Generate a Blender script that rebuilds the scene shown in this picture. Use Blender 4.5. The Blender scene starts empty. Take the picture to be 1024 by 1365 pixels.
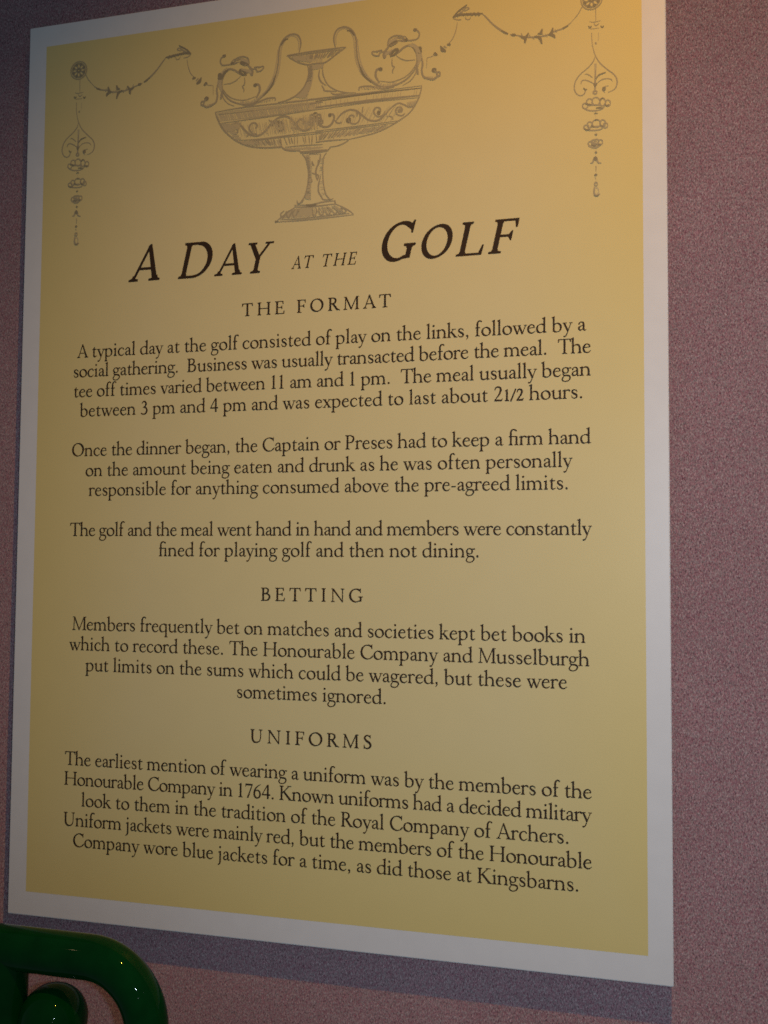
import bpy, math, random
import numpy as np
from mathutils import Vector, Matrix
from mathutils.geometry import tessellate_polygon
sc = bpy.context.scene
Z0 = 1.95                      # height of the board's top edge above the floor
# ---------------------------------------------------------------- camera
cd = bpy.data.cameras.new('camera'); cam = bpy.data.objects.new('camera', cd); sc.collection.objects.link(cam); sc.camera = cam
cd.sensor_fit = 'VERTICAL'; cd.sensor_height = 36; cd.sensor_width = 27; cd.lens = 36.3261; cd.clip_start = .02; cd.clip_end = 60
Rm = Matrix(((0.963337, 0.007981, 0.268175), (0.268211, -0.053479, -0.961875), (0.006665, 0.998537, -0.053659))).to_4x4()
cam.matrix_world = Matrix.Translation((0.5952, -0.8460, Z0-0.5194)) @ Rm
# ---------------------------------------------------------------- light: a warm display spot above, a cool room lamp, weak distant lamps
w = bpy.data.worlds.new('World'); sc.world = w; w.use_nodes = True
wn = w.node_tree; bg = wn.nodes['Background']; bg.inputs[0].default_value = (0.682, 0.850, 1.000, 1)
bg.inputs[1].default_value = 0.100
def lamp(name, kind, loc, energy, color, radius=.01, aim=None, size=90, blend=1):
    l = bpy.data.lights.new(name, kind); l.energy = energy; l.color = color
    o = bpy.data.objects.new(name, l); sc.collection.objects.link(o); o.location = loc
    if kind == 'SPOT': l.spot_size = math.radians(size); l.spot_blend = blend
    l.shadow_soft_size = radius
    if aim: o.rotation_euler = (Vector(aim)-Vector(loc)).to_track_quat('-Z', 'Y').to_euler()
    return o
lamp('warm_display_spot', 'SPOT', (.68, -.70, Z0+.55), 29.0, (1.000, 0.452, .040), .012, (.5, 0, Z0-.8), 80, 1)
lamp('cool_room_spot', 'SPOT', (.75, -1.0, Z0-.45), 14.8, (0.723, 0.864, 1.000), .012, (.55, 0, Z0-.5), 75, 1)
lamp('far_display_lamp', 'POINT', (-.51, -.93, Z0+.03), .12, (1, .72, .38), .007)
for hx, hy, hz in ((4.6, -1.3, Z0+1.5), (3.6, -2.0, Z0+.9), (1.44, -2.49, Z0-.38)): lamp('hall_lamp', 'POINT', (hx, hy, hz), .9, (.85, .93, 1), .02)
sc.view_settings.view_transform = 'Standard'; sc.view_settings.look = 'None'; sc.view_settings.exposure = 0; sc.view_settings.gamma = 1
sc.render.engine = 'CYCLES'; sc.cycles.pixel_filter_type = 'BLACKMAN_HARRIS'; sc.cycles.filter_width = 1.65; sc.cycles.use_denoising = False
sc.cycles.max_bounces = 6

# ---------------------------------------------------------------- lettering
# An old-style book face drawn with a virtual broad nib: each letter is a union of
# tapered strokes (S), nib strokes (N) and polygons (P), turned into clean outlines.
def crom(pts, ws, closed=False, n=9):
    pts = np.array(pts, float); ws = np.array(ws, float); m = len(pts); out = []; ow = []
    if m == 2:
        return pts, ws
    for i in range(m if closed else m-1):
        g = (lambda k: k % m) if closed else (lambda k: min(max(k, 0), m-1))
        p0, p1, p2, p3 = pts[g(i-1)], pts[g(i)], pts[g(i+1)], pts[g(i+2)]
        for k in range(n):
            t = k/n
            out.append(.5*((2*p1)+(p2-p0)*t+(2*p0-5*p1+4*p2-p3)*t*t+(3*p1-p0-3*p2+p3)*t**3))
            ow.append(ws[g(i)]*(1-t)+ws[g(i+1)]*t)
    if closed: out.append(out[0]); ow.append(ow[0])
    else: out.append(pts[-1]); ow.append(ws[-1])
    return np.array(out), np.array(ow)
def nibw(path, K, T, ang=20):
    d = np.gradient(path, axis=0); th = np.arctan2(d[:,1], d[:,0])-math.radians(ang)
    return np.sqrt((T*np.cos(th))**2+(K*np.sin(th))**2)
class G:
    def __init__(s, adv): s.adv = adv; s.seg = []; s.pol = []; s.lim = None
    def P(s, *pts): s.pol.append(np.array(pts, float)); return s
    def S(s, pts, ws, closed=False):
        if not hasattr(ws, '__len__'): ws = [ws]*len(pts)
        p, w = crom(pts, ws, closed)
        s.seg += [(p[i], p[i+1], w[i]/2, w[i+1]/2) for i in range(len(p)-1)]; return s
    def N(s, pts, K=84, T=26, ang=20, closed=False):
        p, _ = crom(pts, [1]*len(pts), closed)
        w = nibw(p, K, T, ang)
        s.seg += [(p[i], p[i+1], w[i]/2, w[i+1]/2) for i in range(len(p)-1)]; return s
    def bar(s, x0, y0, x1, y1, t):
        d = np.array([x1-x0, y1-y0], float); n = np.array([-d[1], d[0]])/np.hypot(*d)*t/2
        a = np.array([x0, y0]); b = np.array([x1, y1]); s.P(a-n, b-n, b+n, a+n); return s
    def stem(s, x, y0, y1, w=76): s.P((x-w/2, y0), (x+w/2, y0), (x+w/2+1, y1), (x-w/2-1, y1)); return s
    def foot(s, x, w=76, l=52, r=52, y=0, up=1):
        h = w/2
        s.P(*[(x+a, y+up*b) for a, b in ((-h-l, 0), (h+r, 0), (h+r, 22), (h+16, 36), (h, 84), (-h, 84), (-h-16, 36), (-h-l, 22))]); return s
    def flag(s, x, y, w=76, l=62):
        h = w/2
        s.P((x-h-l, y-58), (x-h-l+4, y-42), (x+h-8, y+14), (x+h, y+8), (x+h, y-120), (x-h, y-120), (x-h, y-72)); return s
    def rfoot(s, x, w=76):
        h = w/2
        s.P((x-h, 110), (x-h, -12), (x-h+14, -12), (x+h+66, 20), (x+h+66, 36), (x+h+8, 44), (x+h, 70), (x+h, 110)); return s
    def arc(s, cx, cy, rx, ry, a0, a1, K=96, T=32, ang=16, n=12):
        return s.N([(cx+rx*math.cos(math.radians(a0+(a1-a0)*i/n)), cy+ry*math.sin(math.radians(a0+(a1-a0)*i/n))) for i in range(n+1)], K, T, ang)
    def clip(s, lo, hi): s.lim = (lo, hi); return s
    def dot(s, x, y, d): s.S([(x, y), (x+.1, y)], d); return s
def glyphs():
    F = {}
    def g(c, adv): F[c] = G(adv); return F[c]
    g('a', 405).S([(288,70),(288,270),(264,352),(192,384),(112,352),(80,296)], [76,76,64,36,34,62]).S([(285,238),(180,207),(92,155),(76,82),(128,26),(208,42),(288,100)], [22,28,58,74,54,32,24]).S([(288,72),(306,22),(342,12),(402,44)], [76,52,36,12])
    g('b', 510).stem(98,30,640).flag(98,690).N([(104,308),(180,366),(285,384),(392,312),(424,195),(385,72),(285,8),(180,12),(98,52)])
    g('c', 412).S([(352,322),(300,380),(205,384),(95,305),(64,190),(98,80),(190,14),(280,18),(388,92)], [56,40,36,70,82,74,48,40,12])
    g('d', 505).stem(398,60,640).flag(398,690).rfoot(398).N([(392,335),(295,384),(192,374),(88,300),(60,180),(102,62),(190,12),(290,28),(392,95)])
    g('e', 420).S([(72,232),(352,258)], 26).S([(346,262),(326,340),(240,384),(152,362),(80,270),(64,182),(106,70),(198,14),(290,20),(392,92)], [50,52,36,50,74,82,76,50,40,12])
    g('f', 320).stem(132,20,540).foot(132,l=52,r=76).S([(132,480),(140,590),(190,674),(268,694),(318,662)], [76,74,54,44,62]).P((30,366),(262,366),(262,402),(60,402))
    g('g', 440).N([(60,268),(105,360),(192,388),(280,355),(315,262),(272,172),(185,150),(98,180)], 70, 28, 20, True).S([(290,345),(345,366),(425,368)], [22,34,54]).S([(118,172),(74,118),(104,64)], [24,38,52]).S([(100,72),(160,46),(280,42),(374,4),(398,-80),(330,-178),(195,-220),(72,-186),(40,-112),(82,-34),(140,36)], [50,58,66,66,58,38,32,46,52,36,26])
    g('h', 520).stem(96,20,640).flag(96,690).foot(96).S([(100,285),(170,356),(262,380),(352,352),(402,250),(402,20)], [18,30,54,72,76,76]).foot(402).clip(0,720)
    g('i', 258).stem(126,20,350).flag(126,400).foot(126).dot(120,580,92)
    g('j', 248).stem(124,-60,350).flag(124,400).S([(124,0),(120,-100),(84,-190),(10,-232)], [76,74,56,24]).dot(118,580,92)
    g('k', 485).stem(96,20,640).flag(96,690).foot(96).bar(120,190,330,385,28).P((232,366),(420,366),(420,390),(232,390)).bar(205,250,428,0,78).P((330,0),(495,0),(495,23),(430,40),(350,40)).clip(0,720)
    g('l', 252).stem(124,20,640).flag(124,690).foot(124)
    g('m', 785).stem(98,20,350).flag(98,400).foot(98).S([(102,285),(165,356),(245,380),(330,352),(376,250),(376,30)], [18,30,54,72,76,76]).foot(376).S([(380,285),(445,356),(530,380),(612,352),(660,250),(660,30)], [18,30,54,72,76,76]).foot(660).clip(0,410)
    g('n', 525).stem(98,20,350).flag(98,400).foot(98).S([(102,285),(170,356),(262,380),(352,352),(402,250),(402,20)], [18,30,54,72,76,76]).foot(402).clip(0,410)
    g('o', 500).N([(64,190),(110,325),(240,382),(375,330),(434,202),(390,66),(256,10),(122,62)], 88, 30, 22, True)
    g('p', 510).stem(98,-220,350).flag(98,400).foot(98,y=-240).N([(104,308),(180,366),(285,384),(392,312),(424,195),(385,72),(285,8),(180,12),(98,52)])
    g('q', 505).stem(402,-220,385).foot(402,y=-240).N([(396,335),(295,384),(192,374),(88,300),(60,180),(102,62),(190,12),(290,28),(396,95)])
    g('r', 352).stem(98,20,350).flag(98,400).foot(98).S([(102,280),(160,350),(230,384),(288,376),(318,348)], [18,32,52,64,66])
    g('s', 372).S([(304,282),(284,348),(195,384),(110,356),(90,292),(150,228),(250,176),(300,108),(262,34),(170,12),(92,48),(64,128)], [14,34,38,56,68,80,82,68,50,38,36,12])
    g('t', 325).stem(134,80,400).P((28,366),(60,392),(120,440),(150,498),(172,498),(172,366)).S([(134,100),(146,36),(204,14),(312,64)], [76,72,52,12]).P((100,366),(285,366),(292,402),(100,402))
    g('u', 515).S([(108,370),(108,135),(138,46),(215,16),(300,36),(396,104)], [76,76,70,54,36,22]).flag(108,396).stem(402,60,350).flag(402,396).rfoot(402)
    g('v', 445).bar(66,395,240,0,78).bar(394,395,238,6,32).P((5,366),(185,366),(185,390),(5,390)).P((300,366),(455,366),(455,390),(300,390)).P((205,8),(232,-12),(252,-12),(260,20)).clip(-14,390)
    g('w', 675).bar(66,395,228,0,76).bar(362,400,226,6,32).bar(296,395,460,0,76).bar(622,395,458,6,32).P((5,366),(180,366),(180,390),(5,390)).P((232,366),(385,366),(385,390),(232,390)).P((536,366),(686,366),(686,390),(536,390)).P((195,8),(220,-12),(240,-12),(248,20)).P((425,8),(452,-12),(472,-12),(480,20)).clip(-14,390)
    g('x', 450).bar(76,395,366,-5,78).bar(372,395,62,-5,32).P((10,366),(195,366),(195,390),(10,390)).P((290,366),(440,366),(440,390),(290,390)).P((0,0),(150,0),(150,23),(0,23)).P((260,0),(452,0),(452,23),(260,23)).clip(0,390)
    g('y', 432).bar(61,395,240,10,78).S([(390,395),(236,0),(170,-150),(120,-208),(66,-214)], [28,32,34,46,62]).P((2,366),(182,366),(182,390),(2,390)).P((298,366),(450,366),(450,390),(298,390)).clip(-280,390)
    # ligatures
    f = g('\ufb01', 530); f.stem(132,20,540).foot(132,l=52,r=52).S([(132,480),(140,590),(190,674),(290,690),(382,640)], [76,74,54,48,60]).P((30,366),(400,366),(400,402),(60,402)).stem(396,20,390).foot(396)
    # capitals
    g('A', 675).bar(330,655,104,10,34).P((300,650),(338,678),(352,678),(622,10),(530,10)).P((190,212),(470,212),(462,242),(200,242)).foot(104,34,72,80).foot(572,84,78,62).clip(0,690)
    def cs(G_, x, l=60, r=60, w=84): return G_.stem(x,20,632,w).foot(x,w,l,r).foot(x,w,l,r,652,-1)
    b = g('B', 590); cs(b,135,66,40).S([(135,636),(285,632),(384,580),(396,490),(330,390),(135,352)], [28,34,66,78,52,26]).S([(135,348),(330,348),(452,280),(472,165),(400,55),(280,18),(135,16)], [26,46,74,86,68,36,30])
    g('C', 665).arc(385,326,302,312,52,322).S([(566,578),(610,480)],[40,12]).P((592,470),(614,470),(620,668),(602,668),(560,590)).S([(622,134),(646,176)],[32,12])
    d = g('D', 765); cs(d,135,66,30); d.clip(0,652).arc(350,326,322,309,88,-88).P((135,620),(370,620),(370,652),(135,652)).P((135,0),(370,0),(370,30),(135,30))
    def arm(G_, x, xe, y, dy):  # horizontal arm with a beaked end
        s_ = 1 if dy > 0 else -1
        G_.P((x,y-14),(xe,y-14),(xe,y+14),(x,y+14)); G_.P((xe-62,y-10*s_),(xe,y-14*s_),(xe+6+4*s_,y+dy),(xe-12+4*s_,y+dy)); return G_
    e = g('E', 575); cs(e,135,66,20); arm(e,135,470,638,-140); arm(e,135,520,14,150); e.P((135,322),(400,322),(400,350),(135,350)).P((340,336),(398,250),(410,250),(410,422),(398,422))
    e = g('F', 530); cs(e,135,66,20); e.foot(135,84,66,80); arm(e,135,480,638,-145); e.P((135,318),(400,318),(400,346),(135,346)).P((340,332),(398,246),(410,246),(410,418),(398,418))
    g('G', 745).arc(388,326,304,312,52,300).S([(572,578),(620,480)],[40,12]).P((604,470),(626,470),(632,668),(614,668),(570,590)).S([(540,55),(600,62),(640,80)],[44,46,44]).stem(626,44,262,84).foot(626,84,76,66,276,-1)
    h = g('H', 785); cs(h,140); cs(h,645); h.P((140,322),(645,322),(645,350),(140,350))
    cs(g('I', 345),172)
    k = g('K', 690); cs(k,135); k.bar(165,320,520,640,34).P((420,628),(636,628),(636,652),(420,652)).bar(262,378,604,0,90).P((500,0),(715,0),(715,23),(640,42),(520,42)).clip(0,652)
    l = g('L', 555); cs(l,135,66,56); arm(l,135,520,14,165)
    g('M', 850).bar(140,640,118,10,38).P((90,652),(175,652),(450,60),(432,0),(408,0),(120,620)).bar(425,10,705,645,36).P((690,640),(770,640),(775,10),(690,10)).foot(118,38,74,78).foot(732,84,66,62).P((52,629),(150,629),(150,652),(52,652)).P((690,635),(828,629),(828,652),(690,652))
    g('N', 770).stem(136,15,620,36).P((60,635),(190,635),(645,30),(645,-16),(628,-16),(90,630)).P((60,635),(190,635),(160,652),(60,652)).stem(638,0,640,36).foot(136,36,72,76).foot(638,36,76,72,652,-1)
    g('O', 775).arc(388,326,302,312,0,360,98,34,16,24)
    p = g('P', 560); cs(p,135,66,20); p.foot(135,84,66,78).S([(135,637),(290,634),(420,570),(440,455),(370,345),(270,312),(190,318)], [28,38,72,86,66,40,14])
    r = g('R', 620); cs(r,135,66,20); r.foot(135,84,66,62).S([(135,637),(285,634),(400,575),(416,475),(340,366),(135,338)], [28,38,70,84,58,26]).bar(270,348,520,20,88).P((440,40),(640,-4),(652,12),(575,60),(500,80))
    g('S', 480).S([(392,505),(372,580),(250,640),(140,590),(112,490),(190,385),(330,300),(410,180),(350,60),(220,12),(110,60),(74,180)], [10,38,46,68,84,94,96,84,64,46,42,10]).P((380,505),(398,505),(404,655),(390,655),(360,590)).P((66,175),(84,175),(110,60),(80,5),(66,5))
    t = g('T', 660); t.stem(330,20,630,84).foot(330,84,78,78).P((44,620),(616,620),(616,652),(44,652)).P((44,652),(112,622),(52,500),(32,500)).P((616,652),(548,622),(608,500),(628,500))
    u = g('U', 735); u.S([(150,600),(150,250),(176,120),(240,42),(345,14),(455,34),(540,100),(580,200),(590,320),(590,600)], [86,86,86,76,58,44,38,36,36,36]).stem(150,590,640,86).stem(590,590,640,36).foot(150,84,62,62,652,-1).foot(590,36,74,70,652,-1)
    y = g('Y', 610); y.clip(0,652).bar(86,655,318,300,86).bar(536,655,310,310,36).stem(312,20,330,84).foot(312,84,72,72).P((4,629),(206,629),(206,652),(4,652)).P((432,629),(622,629),(622,652),(432,652))
    # figures and points
    g('1', 420).stem(212,20,600,80).foot(212,80,72,72).P((110,560),(110,578),(236,655),(252,655),(252,520),(172,520),(172,582))
    g('2', 480).S([(78,490),(120,595),(225,638),(330,595),(356,490),(290,320),(170,160),(80,45)], [22,46,52,76,86,66,42,40]).P((52,0),(400,0),(446,120),(426,120),(380,68),(70,68))
    g('3', 470).S([(92,545),(170,625),(275,622),(328,520),(280,400),(170,345)], [20,52,66,82,60,26]).S([(170,352),(310,325),(384,205),(320,60),(195,10),(68,48)], [26,62,86,76,52,46])
    g('4', 490).bar(310,640,42,190,34).P((28,160),(456,160),(456,214),(28,214)).stem(330,0,645,80).clip(0,645)
    g('6', 490).S([(412,636),(260,545),(130,390),(92,215),(135,68),(248,14),(360,68),(398,195),(348,325),(240,366),(120,300)], [16,40,72,86,78,50,68,84,66,40,24])
    g('7', 460).P((60,500),(78,500),(104,566),(430,566),(446,636),(74,636)).P((446,636),(398,590),(150,-10),(226,-10)).clip(0,636)
    g('.', 245).dot(118,44,96)
    g(',', 245).dot(116,46,92).S([(140,40),(136,-40),(82,-112)], [60,40,12])
    g('-', 300).P((40,165),(250,165),(250,212),(40,212))
    g('/', 330).bar(20,-30,320,660,50)
    g(' ', 235)
    return F
def glyph_sdf(gl, st=6.0):
    xs = np.arange(-130, gl.adv+150, st); ys = np.arange(-280, 740, st)
    X, Y = np.meshgrid(xs, ys); D = np.full(X.shape, 1e3)
    for a, b, ra, rb in gl.seg:
        d = b-a; L = max(d@d, 1e-6); t = np.clip(((X-a[0])*d[0]+(Y-a[1])*d[1])/L, 0, 1)
        D = np.minimum(D, np.hypot(X-a[0]-t*d[0], Y-a[1]-t*d[1])-(ra+(rb-ra)*t))
    for P in gl.pol:
        e = np.full(X.shape, 1e3); ins = np.zeros(X.shape, bool)
        for i in range(len(P)):
            a, b = P[i], P[(i+1) % len(P)]; d = b-a; L = max(d@d, 1e-6)
            t = np.clip(((X-a[0])*d[0]+(Y-a[1])*d[1])/L, 0, 1)
            e = np.minimum(e, np.hypot(X-a[0]-t*d[0], Y-a[1]-t*d[1]))
            if a[1] != b[1]:
                c = ((a[1] > Y) != (b[1] > Y)) & (X < (b[0]-a[0])*(Y-a[1])/(b[1]-a[1])+a[0]); ins ^= c
        D = np.minimum(D, np.where(ins, -e, e))
    if gl.lim: D = np.maximum(D, np.maximum(gl.lim[0]-Y, Y-gl.lim[1]))
    return xs, ys, D
def contours(xs, ys, D):
    """marching squares at zero; returns closed loops"""
    D = np.where(np.abs(D) < 1e-4, 1e-4, D); I = D < 0; st = xs[1]-xs[0]
    def pt(k):
        i, j, h = k   # h=1 edge along x, 0 along y
        a = D[j, i]; b = D[j, i+1] if h else D[j+1, i]; t = a/(a-b)
        return (xs[i]+st*t, ys[j]) if h else (xs[i], ys[j]+st*t)
    nxt = {}
    c = I[:-1, :-1]*1+I[:-1, 1:]*2+I[1:, 1:]*4+I[1:, :-1]*8
    for j, i in zip(*np.where((c > 0) & (c < 15))):
        k = c[j, i]; B = (i, j, 1); R = (i+1, j, 0); T = (i, j+1, 1); Lf = (i, j, 0)
        E = {1: [(B, Lf)], 2: [(R, B)], 3: [(R, Lf)], 4: [(T, R)], 5: [(B, Lf), (T, R)], 6: [(T, B)], 7: [(T, Lf)],
             8: [(Lf, T)], 9: [(B, T)], 10: [(R, B), (Lf, T)], 11: [(R, T)], 12: [(Lf, R)], 13: [(B, R)], 14: [(Lf, B)]}[int(k)]
        for a, b in E: nxt[a] = b
    loops = []
    while nxt:
        s = next(iter(nxt)); L = []; k = s
        while k in nxt: L.append(pt(k)); k = nxt.pop(k)
        if len(L) > 6: loops.append(rdp_closed(np.array(L), .9))
    return loops
def rdp(P, tol):
    if len(P) < 3: return P
    d = P[-1]-P[0]; L = np.hypot(*d)
    q = np.abs((P[:,0]-P[0,0])*d[1]-(P[:,1]-P[0,1])*d[0])/L if L > 1e-9 else np.hypot(*(P-P[0]).T)
    i = int(np.argmax(q))
    if q[i] <= tol: return P[[0, -1]]
    return np.vstack([rdp(P[:i+1], tol)[:-1], rdp(P[i:], tol)])
def rdp_closed(P, tol):
    h = len(P)//2
    return np.vstack([rdp(P[:h+1], tol)[:-1], rdp(np.vstack([P[h:], P[:1]]), tol)[:-1]])

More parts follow.
